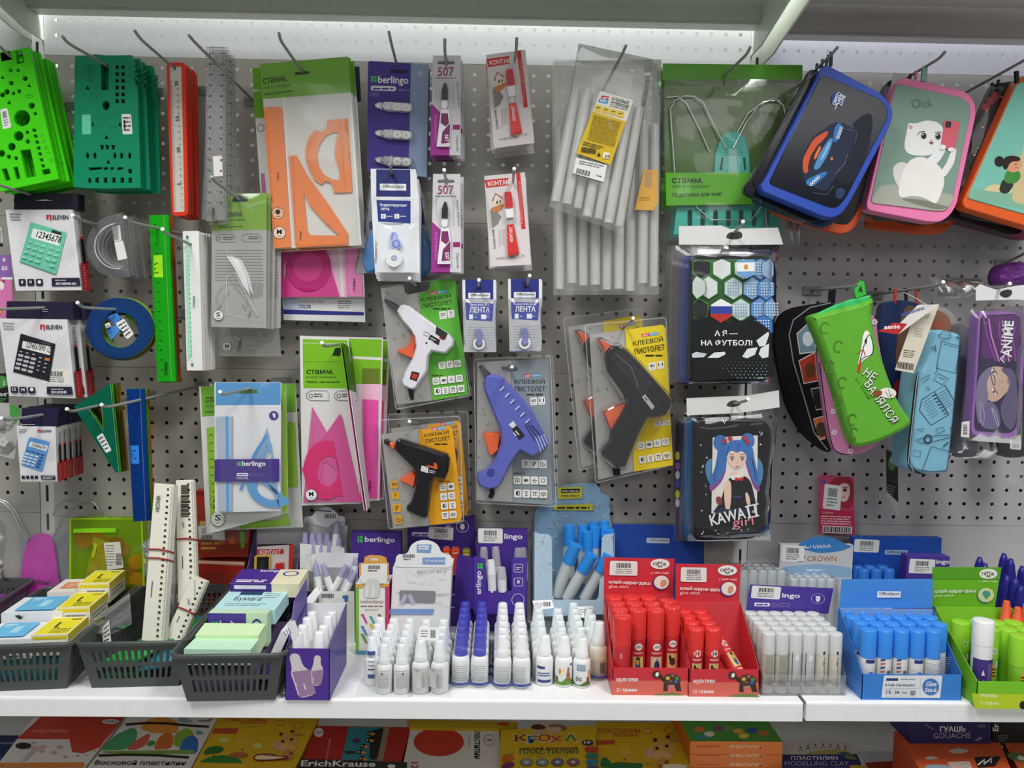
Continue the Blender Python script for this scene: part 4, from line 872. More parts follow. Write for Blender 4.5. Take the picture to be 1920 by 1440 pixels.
for i,(dx,lb)in enumerate(((-15,'left'),(20,'right'))):
 S2=Pl(.055-.018*i);t2=thing('correction_tape','blue correction tape fanned out from the white sleeves towards the %s'%('orange drawing sets' if i==0 else 'magenta glue cards'),'correction tape',S2.pt(735,324),'blue correction tapes in clear film');g=G(S2)
 q=z8((140,100),(300,95),(330,800),(20,806))if i==0 else z8((330,95),(470,110),(640,815),(420,838));g.slab([q],.001,'dfe3ea/c40');g.poly(z8((120,440),(180,430),(200,470),(125,500))if i==0 else z8((470,250),(495,260),(520,465),(478,455)),'1c2c78');g.build('sleeve',t2)
 g=G(S2);g.bulge(z8(*([(75,720),(80,640),(150,490),(240,500),(250,700),(180,790),(110,810)]if i==0 else[(470,560),(500,480),(540,520),(568,640),(560,770),(520,830),(470,820)])),.012,'4f90d0/s',wpx=4);g.build('tape_roller',t2);g=G(S2);film(g,q,.016,.003,'ffffff/c10',seed=i+3,nx=6,ny=10);g.build('film',t2)
hook('wire hook through the white correction tape sleeves',(730,308),(732,312),(735,325),0.115)
for i,(x,lb)in enumerate(((0,'nearer the white glue gun'),(85.5,'farther from the white glue gun'))):
 S=Pl(.09);o=(lambda*p:[(a+x,b-i*1.5)for a,b in z8(*p)]);t=thing('correction_tape','small sleeved correction tape, frontmost, '+lb,'correction tape',S.pt(898+x,535),'small correction tape sleeves');g=G(S)
 g.slab([o((785,850),(1022,852),(1024,992),(786,992))],.001,'e9e9ee');g.poly(o((804,850),(1004,852),(1004,990),(806,988)),'2b3180');g.poly(rrq(o((826,944),(982,944),(982,984),(826,984)),1),'f2f2f5');g.text('OfficeSpace',*o((842,974))[0],34,6.5,'35373f',0,.02);g.poly(o((886,870),(914,872),(920,914),(890,914)),'14183a');g.build('header',t)
 g=G(S);q=o((786,992),(1024,992),(1022,1365),(795,1365));g.slab([q],.001,'d2d3d8/c70');g.poly(o((804,1014),(1006,1020),(998,1146),(812,1136)),'2b3aa0');g.text('ЛЕНТА',*o((836,1084))[0],38,10.5,'f0f1f6',0,.03);g.lines(*o((840,1022))[0],*o((980,1036))[0],1,'c0c4e0',.6)
 for a,w in((832,28),(918,36)):g.poly(o((a,1098),(a+w,1098),(a+w,1132),(a,1132)),'eeeff4');g.lines(*o((a+38,1110))[0],*o((a+56,1122))[0],1,'c8cce4')
 g.lines(*o((820,1180))[0],*o((1010,1350))[0],9,'b5b7c2',.2);g.build('sleeve',t)
 g=G(S);c=o((903,1305))[0];g.slab([el(*c,11.5,12,22),el(*c,7,7.5,16)],.003,'eceef4/s',h=.005);g.area(ring(c[0],c[1],12.2,.8),'3a3a4a');g.slab([o(*rr(886,1200,924,1318,18))],.004,'7678b8/s',h=.0065);g.text('TAPE',*o((880,1258))[0],15,5,'5a5a7a',-80,.01);g.build('tape_roller',t)
 g=G(S);film(g,q,.010,.0035,'ffffff/c12',seed=50+i,nx=7,ny=11);g.build('film',t)
 stack(t,2,'small sleeved tape '+lb,.014,.002,.001,1,seed=51+i)
 hook('wire hook through the small correction tapes '+lb,(898+x*1.11,525-i*8),(898+x*1.08,528-i*6),(897+x*1.08,537-i*3),.09,cap=True)
# ------------------------------------------------------------------ lower middle of the wall: glue guns and drawing sets
def doodles(g,poly,n,seed,m='7d7b7c'):
 xs,ys=[p[0]for p in poly],[p[1]for p in poly];R=random.Random(seed)
 def inside(x,y):
  c=False
  for i in range(len(poly)):
   (x1,y1),(x2,y2)=poly[i-1],poly[i]
   if(y1>y)!=(y2>y)and x<(x2-x1)*(y-y1)/(y2-y1)+x1:c=not c
  return c
 k=0
 while k<n:
  x,y=R.uniform(min(xs),max(xs)),R.uniform(min(ys),max(ys));r=R.uniform(2.5,5)
  if not all(inside(x+a,y+b)for a in(-r,r)for b in(-r,r)):k+=.2;continue
  k+=1;t=R.randrange(4);a=R.uniform(0,180)
  if t==0:g.line(rot(el(x,y,r*.7,r*.5,8),x,y,a),.6,m,closed=True)
  elif t==1:g.line(rot([(x-r,y),(x+r,y)],x,y,a),1.4,m)
  elif t==2:g.line(rot([(x-r*.7,y-r*.4),(x+r*.7,y-r*.4),(x+r*.7,y+r*.4),(x-r*.7,y+r*.4)],x,y,a),.6,m,closed=True)
  else:g.line(rot([(x-r*.7,y),(x-r*.2,y-r*.5),(x+r*.2,y+r*.4),(x+r*.7,y-r*.2)],x,y,a),.7,m)
def icon(g,x,y,w,k,ang=0,bg='ecebe7',m='3a3a3a'):
 f=lambda a,b:rot([(x+a*w,y+b*w)],x,y,ang)[0]
 g.poly(rrq([f(0,0),f(1,0),f(1,1.04),f(0,1.04)],w*.14,2),bg);lw=w*.09
 if k==0:g.line([f(.25,.4),f(.5,.28),f(.75,.4),f(.75,.75),f(.25,.75)],lw,m,closed=True);g.line([f(.5,.5),f(.5,.75)],lw,m)
 elif k==1:g.poly([f(.2,.45),f(.5,.3),f(.8,.45),f(.8,.65),f(.5,.78),f(.2,.65)],'77756f');g.line([f(.2,.45),f(.5,.58),f(.8,.45)],lw,m)
 elif k==2:g.line([f(.2,.5),f(.8,.5),f(.65,.75),f(.35,.75)],lw,m,closed=True);g.line([f(.45,.5),f(.5,.25)],lw,m)
 elif k==3:g.line([f(.5+.28*math.cos(a*.79)*(1 if a%2 else .8),.5+.28*math.sin(a*.79)*(1 if a%2 else .8))for a in range(8)],lw,m,closed=True)
 elif k==4:g.poly([f(.4+.15*math.cos(a*.6),.5+.3*math.sin(a*.6))for a in range(10)],m);g.line([f(.6+.15*math.cos(a*.6),.5+.3*math.sin(a*.6))for a in range(10)],lw,m,closed=True)
 elif k==5:g.line([f(.3,.25),f(.7,.25),f(.6,.52),f(.4,.52)],lw,m,closed=True);g.line([f(.5,.52),f(.5,.75)],lw,m);g.line([f(.3,.78),f(.7,.78)],lw,m)
 elif k==6:g.line([f(.2,.3),f(.8,.3)],lw*1.3,m);g.line([f(.35,.3),f(.42,.72),f(.2,.75)],lw,m);g.line([f(.65,.3),f(.58,.72),f(.8,.75)],lw,m)
 elif k==7:g.line([f(.2,.42),f(.5,.28),f(.8,.42),f(.8,.65),f(.5,.8),f(.2,.65)],lw,m,closed=True);g.line([f(.2,.42),f(.5,.55),f(.8,.42)],lw,m);g.line([f(.5,.55),f(.5,.8)],lw,m)
 elif k==8:g.line([f(.35,.22),f(.65,.22),f(.65,.8),f(.35,.8)],lw,m,closed=True);g.line([f(.42,.4),f(.58,.4)],lw,m)
 elif k==9:g.line([f(.38,.22),f(.38,.8)],lw*1.4,m);g.line([f(.62,.22),f(.62,.6)],lw*1.4,m);g.line([f(.3,.8),f(.46,.8)],lw,m)
 else:g.line([f(.5+.3*math.cos(a*.63),.5+.3*math.sin(a*.63))for a in range(8)],lw,m);g.line([f(.5,.3),f(.5,.52),f(.68,.52)],lw,m)
def num(g,q,s,bg='ecebe7'):
 g.poly(rrq(q,2),bg);f=qmap(q);a=f(.15,.62);w=(q[1][0]-q[0][0])*(.7 if len(s)>1 else .34);g.text(s,a[0]+(0 if len(s)>1 else w*.45),a[1],w,(q[3][1]-q[0][1])*.42,'222222',math.degrees(math.atan2(q[1][1]-q[0][1],q[1][0]-q[0][0])),.02);g.lines(*f(.2,.74),*f(.8,.88),1,'77756f',.6)
def glue_gun(label,d,hk,z,blister,card,colour,cm,body,bm,nozzle,nm,trigger,title,tm,th=.022,ddl=40,extra=None,bw=5):
 S=Pl(d);t=thing('glue_gun',label,'glue gun',S.pt(*hk),'glue guns in blister packs');g=G(S);c=z(*card)
 g.slab([c],.0008,'dddbd6');doodles(g,z(*card)if len(card)<5 else c,ddl,len(label));g.poly(z(*colour),cm)
 x,y,w,h,ang=title;c_,s_=math.cos(math.radians(ang)),math.sin(math.radians(ang))
 g.text('КЛЕЕВОЙ',x,y,w,h,tm,ang,.02);g.text('ПИСТОЛЕТ',x-s_*h*1.45+1,y+c_*h*1.45,w,h,tm,ang,.02);g.lines(x+w*.4,y+h*1.75+s_*w*.5,x+w*.98,y+h*2.2+s_*w*.5,1,tm,.7)
 lx,ly=x+w*.33,y-h*1.5;g.poly(rot([(lx,ly-3.5),(lx+w*.24,ly-3.5),(lx+w*.24,ly+2.5),(lx,ly+2.5)],x,y,ang),'d03a48');g.poly(rot([(lx+w*.24,ly-3),(lx+w*.56,ly-3),(lx+w*.56,ly+2.5),(lx+w*.24,ly+2.5)],x,y,ang),'4a9ed0')
 q=rot([(lx+1,ly+2),(lx+w*.26,ly+2)],x,y,ang);g.text('ART',*q[0],w*.2,4,'f4f4f4',ang,.02);g.text('space',*q[1],w*.27,4,'f4f4f4',ang,0)
 if extra:extra(g)
 g.build('card',t)
 g=G(S);g.bulge(z(*body),th,bm,h=.002,wpx=bw);return t,g,S
def finish_gun(t,g,S,z,nozzle,nm,trigger,blister,tmc='e2653f/s',th=.022,dome=None,deco=None):
 if deco:deco(g)
 g.build('body',t);g=G(S);g.bulge(z(*trigger),th*.55,tmc,h=.003,wpx=2);g.build('trigger',t)
 g=G(S)
 for q,m in zip(nozzle,nm):g.bulge(z(*q),th*.62,m,h=.004,wpx=2);g.b=0
 g.build('nozzle',t)
 g=G(S);b=z(*blister);g.slab([rrq(b,6)],.0006,'ffffff/c4',h=.0012)
 g.line(rrq([tuple(Vector(p)+(Vector((sum(q[0]for q in b)/4,sum(q[1]for q in b)/4))-Vector(p)).normalized()*3)for p in b],6),1.2,'f4f4f4/c45',closed=True)
 g.build('blister',t)
 if dome:
  g=G(S);g.bulge(z(*dome),th+.004,'ffffff/c7',h=.002,wpx=4);g.build('dome',t)
# white gun
def ex(g):
 num(g,z9((383,243),(424,238),(428,280),(388,285)),'20');num(g,z9((428,236),(466,232),(470,274),(433,279)),'7')
 for k,(x,y)in enumerate(((380,515),(422,510),(463,505))):icon(g,*z9((x,y))[0],13,8+k,-6)
 for k in range(4):icon(g,*z9((347+k*42,600-k*5))[0],13,k,-6);icon(g,*z9((356+k*42,655-k*5))[0],13,4+k,-6)
 g.lines(*z9((345,580))[0],*z9((408,592))[0],1,'2a4a10')
wb=[(160,240),(178,212),(196,204),(230,214),(372,320),(438,360),(468,392),(468,425),(425,470),(352,458),(335,480),(328,560),(300,602),(268,655),(240,662),(195,640),(186,612),(205,560),(245,490),(262,430),(255,380),(235,345),(190,295)]
def dw(g):
 g.poly(z9((376,322),(436,360),(422,396),(370,362)),'34322f');g.poly(z9((395,376),(420,390),(412,398),(388,384)),'8a2a20');g.poly(z9((345,366),(396,396),(388,424),(332,392)),'2b2a2c');g.lines(*z9((348,378))[0],*z9((380,404))[0],2,'d0d0d0',.4,ang=28)
 g.line(z9((312,350),(338,362),(332,378),(308,366)),1,'55555a',closed=True);g.ell(*z9((323,412))[0],1.8,1.8,'222222');g.poly(rrq(z9((245,560),(288,570),(272,615),(234,602)),1.5),'3a2422');g.poly(z9((250,572),(278,580),(268,604),(244,596)),'c0382e')
t,g,S=glue_gun('white glue gun on a green card, upper left of the four glue gun packs',.062,(780,533),z9,None,[(72,118),(180,97),(194,106),(200,140),(214,152),(320,130),(334,118),(334,82),(450,62),(470,84),(540,690),(350,722),(155,745)],[(272,152),(320,130),(334,118),(334,82),(450,62),(470,84),(540,690),(350,722)],'61b53c',wb,'e4e2ea/g',None,None,None,(789.5,566,57.5,8.5,-8),'23401a',extra=ex,bw=4)
finish_gun(t,g,S,z9,[[(92,174),(106,177),(186,218),(160,245),(96,196)]],['77757a/m'],[(236,352),(264,398),(252,500),(210,482),(162,460),(166,450),(215,430),(240,395)],[(66,102),(462,54),(556,702),(148,778)],deco=dw)
g=G(S);g.tube([S.pt(*z9(p)[0],.01)for p in((235,655),(238,690),(243,716))],.0048,'222224/s',10,r1=.003);g.build('cord',t)
dup(t,'white glue gun pack right behind the front white one',(.002,.03,-.002))
hook('wire hook through the white glue gun packs',(768,522),(770,526),(780,535),.062,L=.17,cap=True)
# small black gun
def ex(g):
 for k,s in enumerate(('20','7')):num(g,z9((120+k*7,1158+k*60),(163+k*7,1154+k*60),(166+k*7,1194+k*58),(124+k*7,1198+k*58)),s,'e0a32a')
 for k in(0,1):icon(g,*z9((134+k*8,1280+k*63))[0],15,9+k,-4,'e0a32a')
 for k in range(8):icon(g,*z9((385+(k%2)*43+(k//2)*4,1172+(k//2)*50-(k%2)*5))[0],13,k,-5)
 g.lines(*z9((378,1152))[0],*z9((450,1162))[0],1,'5a3a08')
bb=[(150,960),(158,932),(172,924),(195,928),(432,1005),(445,1028),(440,1090),(420,1142),(365,1130),(348,1168),(338,1270),(330,1330),(318,1346),(292,1342),(216,1308),(212,1285),(236,1262),(262,1180),(268,1120),(245,1075),(158,990)]
def dk(g):
 g.poly(z9((297,1062),(333,1072),(330,1102),(292,1090)),'e8e6e2');g.line(z9((302,1072),(326,1078),(322,1092),(300,1086)),.8,'333333',closed=True);g.lines(*z9((338,1084))[0],*z9((372,1102))[0],2,'d8d8d8',.4,ang=8);g.poly(z9((325,1058),(362,1066),(360,1046),(376,1050),(382,1072),(376,1082),(325,1066)),'d8602e');g.line(z9((190,940),(420,1014)),1,'55555a')
t,g,S=glue_gun('small black glue gun on an orange yellow card, lowest of the glue gun packs',.07,(780,790),z9,None,[(72,906),(200,888),(440,858),(458,872),(508,1350),(500,1374),(335,1394),(136,1412)],[(272,882),(440,858),(458,872),(508,1350),(500,1374),(336,1394)],'e6a21c',bb,'232325/g',None,None,None,(796.5,819.5,46,8,-8),'3a2a0c',extra=ex,th=.02,bw=4)
finish_gun(t,g,S,z9,[[(118,942),(152,952),(152,986),(128,972)],[(90,930),(108,926),(124,942),(128,965),(94,952)]],['e06a38/s','2a2628/s'],[(178,1140),(240,1100),(264,1120),(252,1188),(214,1166),(174,1150)],[(50,822),(500,800),(522,1384),(108,1422)],deco=dk,th=.02)
dup(t,'small black glue gun pack behind the front small one',(.012,.028,.006),ry=.012)
hook('wire hook through the small black glue gun packs',(768,790),(770,791),(781,793),.07,L=.17,cap=True)
# blue gun
def ex(g):
 num(g,z9((875,706),(912,704),(914,746),(876,748)),'60');num(g,z9((918,704),(955,702),(957,744),(920,746)),'11')
 for k in range(3):icon(g,*z9((830+k*46,1040+k*1))[0],15,8+k,1)
 for k in range(4):icon(g,*z9((786+k*46,1128+k*1))[0],14.5,k,1);icon(g,*z9((788+k*46,1200+k*1))[0],14.5,4+k,1)
 g.lines(*z9((785,1108))[0],*z9((850,1118))[0],1,'2a3438');slot(g,*z9((765,548))[0],15,'55585a')
ub=[(628,605),(640,585),(668,574),(705,582),(745,612),(880,760),(930,862),(972,932),(974,950),(955,972),(900,1010),(878,1016),(822,985),(800,1012),(770,1062),(722,1160),(700,1180),(655,1192),(602,1172),(585,1140),(592,1106),(640,1085),(675,1040),(692,1008),(715,940),(710,870),(640,700),(624,650)]
def du(g):
 g.poly(z9((782,822),(846,900),(815,925),(758,842)),'2a2a30');g.poly(z9((782,822),(800,845),(778,862),(758,842)),'d8d6e0');g.lines(*z9((800,870))[0],*z9((828,900))[0],2,'e0e0e6',.4,ang=50)
 for k in range(6):
  x,y=712+k*27,655+k*34;g.line(z9((x,y+8),(x+22,y-14)),2.4,'c8cbe8/g');g.line(z9((x+6,y+16),(x+28,y-6)),1.6,'444a92')  # pale strokes: highlights on the top ribs painted in
 for k in range(3):g.line(z9((846+k*16,842-k*0),(896+k*16,925-k*12)),1.8,'2c3052')
 for k in range(4):g.line(z9((900+k*14,905-k*4),(930+k*12,985-k*14)),2,'b5b9e2/g')
 g.ell(*z9((664,1092))[0],7,7,'3e4390')
t,g,S=glue_gun('violet blue glue gun on a grey card',.065,(952,690),z9,None,[(590,516),(780,506),(975,502),(995,1285),(785,1272),(588,1260)],[(775,506),(975,502),(995,1285),(785,1272)],'8a9499',ub,'6169b8/g',None,None,None,(964.5,719.5,57,10,0),'2f3437',extra=ex,th=.028,bw=5)
finish_gun(t,g,S,z9,[[(598,536),(614,530),(662,574),(632,604)]],['8a8886/m'],[(622,894),(718,888),(704,985),(668,1016),(650,1000)],[(568,492),(988,476),(1020,1302),(582,1282)],deco=du,th=.028)
g=G(S);g.tube([S.pt(*z9(p)[0],.012)for p in((668,1185),(672,1215),(660,1240))],.0042,'242428/s',10);g.build('cord',t)
dup(t,'violet blue glue gun pack hidden behind the front one',(.006,.034,.001))
hook('wire hook through the violet blue glue gun packs',(960,688),(960,689),(954,691),.065,L=.17,cap=True)
# big black gun
def ex(g):
 num(g,zc_((536,370),(578,364),(582,408),(540,414)),'40');num(g,zc_((585,362),(624,356),(628,400),(589,406)),'11')
 for k in range(3):icon(g,*zc_((570+k*30,705-k*4))[0],9,8+k,-6)
 for k in range(4):icon(g,*zc_((472+k*46,825-k*8))[0],13,k,-7);icon(g,*zc_((480+k*46,905-k*8))[0],13,4+k,-7)
 g.line(zc_((448,302),(620,280)),1,'4a3a08')
kb=[(270,345),(276,310),(320,265),(352,260),(400,284),(480,365),(560,455),(645,560),(655,600),(622,662),(580,680),(520,682),(480,755),(420,900),(392,958),(330,950),(264,892),(260,868),(300,800),(315,740),(370,640),(398,590),(368,540),(290,420)]
def db(g):
 g.poly(zc_((498,540),(552,610),(536,628),(480,556)),'e4e2de');g.line(zc_((498,560),(510,575)),2,'333333');g.poly(zc_((300,330),(340,290),(380,300),(460,390),(540,480),(470,560),(420,470),(340,390)),'3a3840/g');g.line(zc_((330,310),(420,390),(460,500)),1.4,'8a8890')
t,g,S=glue_gun('large black glue gun with orange nozzle on a yellow card, in front',.075,(1172,612),zc_,None,[(200,205),(405,178),(618,150),(636,170),(678,955),(455,992),(250,1040)],[(405,178),(618,150),(636,170),(678,955),(455,992)],'e8cc2c',kb,'26262a/g',None,None,None,(1187,649,57,11,-9),'2c2812',extra=ex,th=.03,bw=6)
finish_gun(t,g,S,zc_,[[(234,236),(254,230),(320,268),(272,322)]],['d8603a/s'],[(266,636),(396,584),(400,612),(356,760),(338,766),(300,735)],[(168,145),(642,100),(682,962),(232,1066)],deco=db,th=.03,dome=[(262,345),(264,300),(225,225),(260,218),(322,255),(354,250),(404,276),(484,356),(566,448),(654,556),(664,602),(628,672),(582,692),(528,692),(490,760),(428,905),(396,970),(328,962),(254,896),(250,866),(290,798),(296,745),(258,640),(290,615),(385,578),(358,542),(280,425)])
g=G(S);c=zc_((348,980))[0];g.tube([S.pt(c[0],c[1]-8,.012),S.pt(c[0],c[1]+2,.012),S.pt(c[0]+1,c[1]+8,.012)],.006,'222226/g',12);g.build('cord',t)
t2=dup(t,'large black glue gun pack, shifted left behind the front one',(-.032,.042,.014),ry=-.035)
hook('wire hook through the large black glue gun packs',(1187,597),(1185,602),(1172,612),.075,L=.17,cap=True)
# blue drawing set and green sets behind it
S=Pl(.10);t=thing('drawing_set','light blue drawing set in a white sleeve with blue header and purple band','drawing set',S.pt(470,727));g=G(S)
q=za((178,400),(608,400),(602,1226),(182,1238));g.slab([q],.001,'e1e1e4');g.poly(za((187,402),(604,402),(604,545),(187,548)),'5596cd');g.line(za((180,560),(606,556)),1.6,'f0f0f0');g.poly(rrq(za((330,452),(450,446),(458,470),(336,474)),2),'3a6a2a');g.poly(za((365,445),(405,428),(412,446)),'3a6a2a');g.build('sleeve',t)
g=G(S);g.slab([za((192,620),(300,616),(298,1225),(205,1228))],.001,'ccd8e8/c70',h=.002);g.poly(za((252,620),(272,619),(276,1226),(258,1227)),'5aa0de');ticks(g,*za((300,630),(298,1220)),80,(-5,0),'6a7a94',.5);g.build('ruler',t)
g=G(S);g.slab([za((520,690),(555,850),(600,1200),(450,880)),za((520,800),(545,860),(575,1080),(490,880))],.001,'9cc6ee/c60',h=.003);g.line(za((518,740),(440,860),(350,1090)),5,'4a94dc');g.line(za((550,800),(480,900),(420,1000)),4,'6aaae4');g.build('set_square',t)
g=G(S);c=za((545,1075))[0];g.slab([rot(el(c[0],c[1],46,36,26,20,210),*c,20),rot(el(c[0],c[1]+2,27,20,22,28,200),*c,20)],.001,'6fb0ea/c70',h=.003);g.build('protractor',t)
g=G(S);g.slab([za((186,893),(600,890),(600,1035),(186,1036))],.0005,'4a3488',h=.0046);g.poly(za((330,908),(338,908),(338,936),(330,936)),'3fc35a');g.poly(za((342,908),(354,908),(354,936),(342,936)),'3fc35a');g.text('berlingo',*za((362,944))[0],44,12,'f2f0f6',0,.02);g.poly(rrq(za((328,980),(402,980),(402,1000),(328,1000)),2.5),'eeecf4');g.lines(*za((336,984))[0],*za((396,996))[0],1,'4a3488');g.area([rrq(za((410,980),(450,980),(450,1000),(410,1000)),2.5),rrq(za((413,983),(447,983),(447,997),(413,997)),2)],'7a6aae');g.area([rrq(za((456,980),(496,980),(496,1000),(456,1000)),2.5),rrq(za((459,983),(493,983),(493,997),(459,997)),2)],'7a6aae');g.text('COLOR',*za((326,1020))[0],22,4.5,'e8e4f2',0,.01);g.build('band',t)
g=G(S);g.ell(*za((560,615))[0],9,9,'4a3488');g.poly(za((550,600),(570,600),(570,628),(558,628)),'e8e4f2');g.build('badge',t)
g=G(S);film(g,q,.007,.0015,'ffffff/c5',seed=61,nx=6,ny=12);g.build('film',t)
lime='9acb2c'
for i,(q,lb)in enumerate(((za((80,428),(640,412),(652,1240),(126,1378)),'green headed drawing set with lime tools, right behind the light blue set'),(za((150,410),(700,408),(748,1332),(210,1352)),'green headed drawing set with lime tools, rearmost behind the light blue set'))):
 S=Pl(.08-.022*i);t=thing('drawing_set',lb,'drawing set',S.pt(475,728));g=G(S);f=qmap(q);g.slab([q],.001,'dddcd8');g.poly([f(.02,0),f(1,0),f(.985,.2),f(.02,.205)],GR)
 if i==0:stamm(g,*za((120,530))[0],46,10,0,'Набор чертежный');perf(g,f(.985,.02),f(.985,.95));perf(g,f(.02,.02),f(.02,.95))
 else:perf(g,f(.97,.02),f(.97,.98))
 g.build('sleeve',t)
 if i==0:
  g=G(S);g.slab([za((130,692),(185,684),(205,1290),(155,1300))],.001,lime+'/s',h=.002);ticks(g,*za((135,700),(160,1280)),60,(5,0),'4a6a10',.5)
  for k in range(10):g.lines(*za((152+k*2,730+k*52))[0],*za((168+k*2,745+k*52))[0],1,'3a5a0c')
  g.build('ruler',t);g=G(S);g.k=60;mbadge(g,*za((205,1275))[0],14,'S','dddcd8');mbadge(g,*za((182,1165))[0],9,'A',lime);g.build('badge',t)
  g=G(S);g.slab([za((618,470),(640,468),(650,1235),(620,1235))],.001,lime+'/s',h=.002);g.build('ruler',t)
 else:
  g=G(S);g.slab([rrq(za((645,656),(696,656),(714,1070),(650,1078)),3)],.001,lime+'/s',h=.002);ticks(g,*za((652,665),(660,1065)),40,(5,0),'4a6a10',.5);g.build('ruler',t)
  g=G(S);g.slab([za((335,1262),(640,1222),(672,1320),(345,1342)),el(*za((520,1255))[0],30,10,20)],.001,lime+'/s',h=.002);ticks(g,*za((360,1338),(660,1316)),30,(0,-5),'4a6a10',.6);g.build('set_square',t)
 g=G(S);film(g,q,.006,.0012,'ffffff/c5',seed=62+i,nx=6,ny=12);g.build('film',t)
hook('wire hook through the light blue drawing set',(413,735),(416,741),(470,728),.10,cap=True)
# pink sets
S=Pl(.095);t=thing('drawing_set','hot pink drawing set with green header, facing front','drawing set',S.pt(640,645));g=G(S)
q=za((733,112),(1055,140),(1120,1180),(745,1190));g.slab([za((727,100),(1040,118),(1120,1180),(742,1192))],.001,'dfddda');g.poly(za((745,122),(1035,130),(1040,440),(750,438)),'7cbb22');g.line(za((748,268),(1030,268)),1,'5a9418');g.line(za((742,148),(1020,150)),1,'d8e8c0');stamm(g,*za((770,348))[0],51,8.5,0,'Набор чертежный')
for a in(770,950):g.line(za((a+25,455),(a+125,455),(a+145,470),(a+145,520),(a+25,518),(a,500),(a,475)),1,'3a3a38',closed=True);g.lines(*za((a+48,470))[0],*za((a+106,498))[0],2,'33332f');g.area(ring(*za((a+28,488))[0],4,1),'333333')
g.poly(za((935,228),(955,180),(1000,178),(985,230)),'1d3010');g.build('sleeve',t)
pk='f062ac/c72t'
g=G(S);g.slab([za((808,556),(900,716),(1140,1168),(750,1172))],.001,'f276b4/c70t',h=.002);ticks(g,*za((812,600),(800,1150)),28,(4,0),'8a1a52',.6);g.build('set_square',t)
g=G(S);g.slab([za((985,604),(1000,620),(1122,1165),(1000,1168),(738,962)),za((880,920),(900,905),(960,960),(985,1100),(920,1085),(870,1010))],.001,pk,h=.0034);ticks(g,*za((975,625),(760,955)),30,(3,3),'8a1a52',.5);g.build('set_square',t)
g=G(S);c=za((900,960))[0];g.slab([rot(el(c[0],c[1],42,55,26,60,290),*c,0)+[za((1010,1130))[0]],rot(el(c[0]+4,c[1]+2,20,29,20),*c,8)],.001,'ee2f7e/c75t',h=.0046);ticks(g,*za((800,1100),(1010,1140)),24,(0,-4),'7a0c3a',.5);g.build('protractor',t)
g=G(S);g.k=140;mbadge(g,*za((807,1118))[0],11,'M','f4e8ee');g.build('badge',t);g=G(S);film(g,za((735,440),(1050,440),(1118,1178),(745,1185)),.0075,.0012,'ffffff/c5',seed=66,nx=6,ny=10);g.build('film',t)
S2=Pl(.06);t=thing('drawing_set','hot pink drawing set behind the front one, showing its ruler','drawing set',S2.pt(645,642));g=G(S2);q=za((735,102),(1262,114),(1240,1160),(760,1172));f=qmap(q);g.slab([q],.001,'e2d3da');g.poly([f(.02,.01),f(.985,.01),f(.985,.285),f(.02,.285)],'7cbb22');g.line([f(.3,.12),f(1,.13)],5,'e2e0dc');g.poly([f(.75,.19),f(.97,.19),f(.97,.285),f(.75,.285)],'6a7a24');perf(g,f(.75,.14),f(.76,.98));g.poly([f(.76,.285),f(.98,.285),f(.98,.39),f(.76,.39)],'f0b8d0');g.build('sleeve',t)
g=G(S2);g.slab([za((1132,508),(1232,514),(1226,1146),(1145,1140))],.001,'ea54a8/s',h=.002);ticks(g,*za((1140,520),(1150,1130)),50,(5,0),'7a1a4a',.6);g.text('стамм',*za((1185,1108))[0],22,5,'4a0c2c',-88,.02);g.build('ruler',t)
dup(t,'hot pink drawing set, third and rearmost flat one',(.008,.018,-.002),ry=.012)
# the sideways pack: a sleeve turned nearly edge on
t=thing('drawing_set','hot pink drawing set turned edge on, sticking out between the others','drawing set',Pl(.10).pt(640,640));g=G()
A,B,C_,D=Pl(.125).pt(*za((985,148))[0]),Pl(.075).pt(*za((1040,180))[0]),Pl(.075).pt(*za((1158,1195))[0]),Pl(.135).pt(*za((1138,1225))[0])
for th_,m0,m1 in((0,'6fb31f','e89abf'),(.004,'3a6a14','d8d4d4')):
 o=Vector((th_,0,0));m_a,m_b=A*.72+D*.28+o,B*.72+C_*.28+o
 E_=Vector((.0012,0,0))
 g.hexa([m_a,m_b,m_b+E_,m_a+E_,A+o,B+o,B+o+E_,A+o+E_],m0);g.hexa([D+o,C_+o,C_+o+E_,D+o+E_,m_a,m_b,m_b+E_,m_a+E_],m1)
g.build('sleeve',t)
hook('wire hook through the hot pink drawing sets',(604,643),(607,650),(640,645),.10,cap=True)
# ------------------------------------------------------------------ pencil cases at the right
z4=zz(1360,40,3.4286);zr=zz(1440,460,2.571)
def sh(pts,dx,dy,a=0):
 cx,cy=sum(p[0]for p in pts)/len(pts),sum(p[1]for p in pts)/len(pts)
 return[(x+dx,y+dy)for x,y in rot(pts,cx,cy,a)]
def smooth(pts,k=2):
 for j in range(max(k,2 if k==1 else k)):
  o=[]
  for i in range(len(pts)):
   a,b=Vector(pts[i]),Vector(pts[(i+1)%len(pts)]);u=.25
   if k==1 and(b-a).length:u=min(.25,(5.0 if j==0 else 1.8)/(b-a).length)
   o+=[tuple(a*(1-u)+b*u),tuple(a*u+b*(1-u))]
  pts=o
 return pts
def loopstrap(t,S,a,b,w,m):
 """strap from the case (b) up round the hook (a), pixels"""
 g=G(S);n=6;p=Vector(a);q=Vector(b);d=(q-p).normalized();s=Vector((-d.y,d.x))*w/2
 for k in(-1,1):
  o=s*0
  A=[S.pt(*(p+s),.001+.002*k),S.pt(*(p-s),.001+.002*k),S.pt(*(q-s),.001+.002*k),S.pt(*(q+s),.001+.002*k)]
  g.add(A,[(0,1,2,3)],m)
 A=[S.pt(*(p+s),.003),S.pt(*(p-s),.003),S.pt(*(p-s),-.001),S.pt(*(p+s),-.001)];g.add(A,[(0,1,2,3)],m)
 g.build('strap',t)
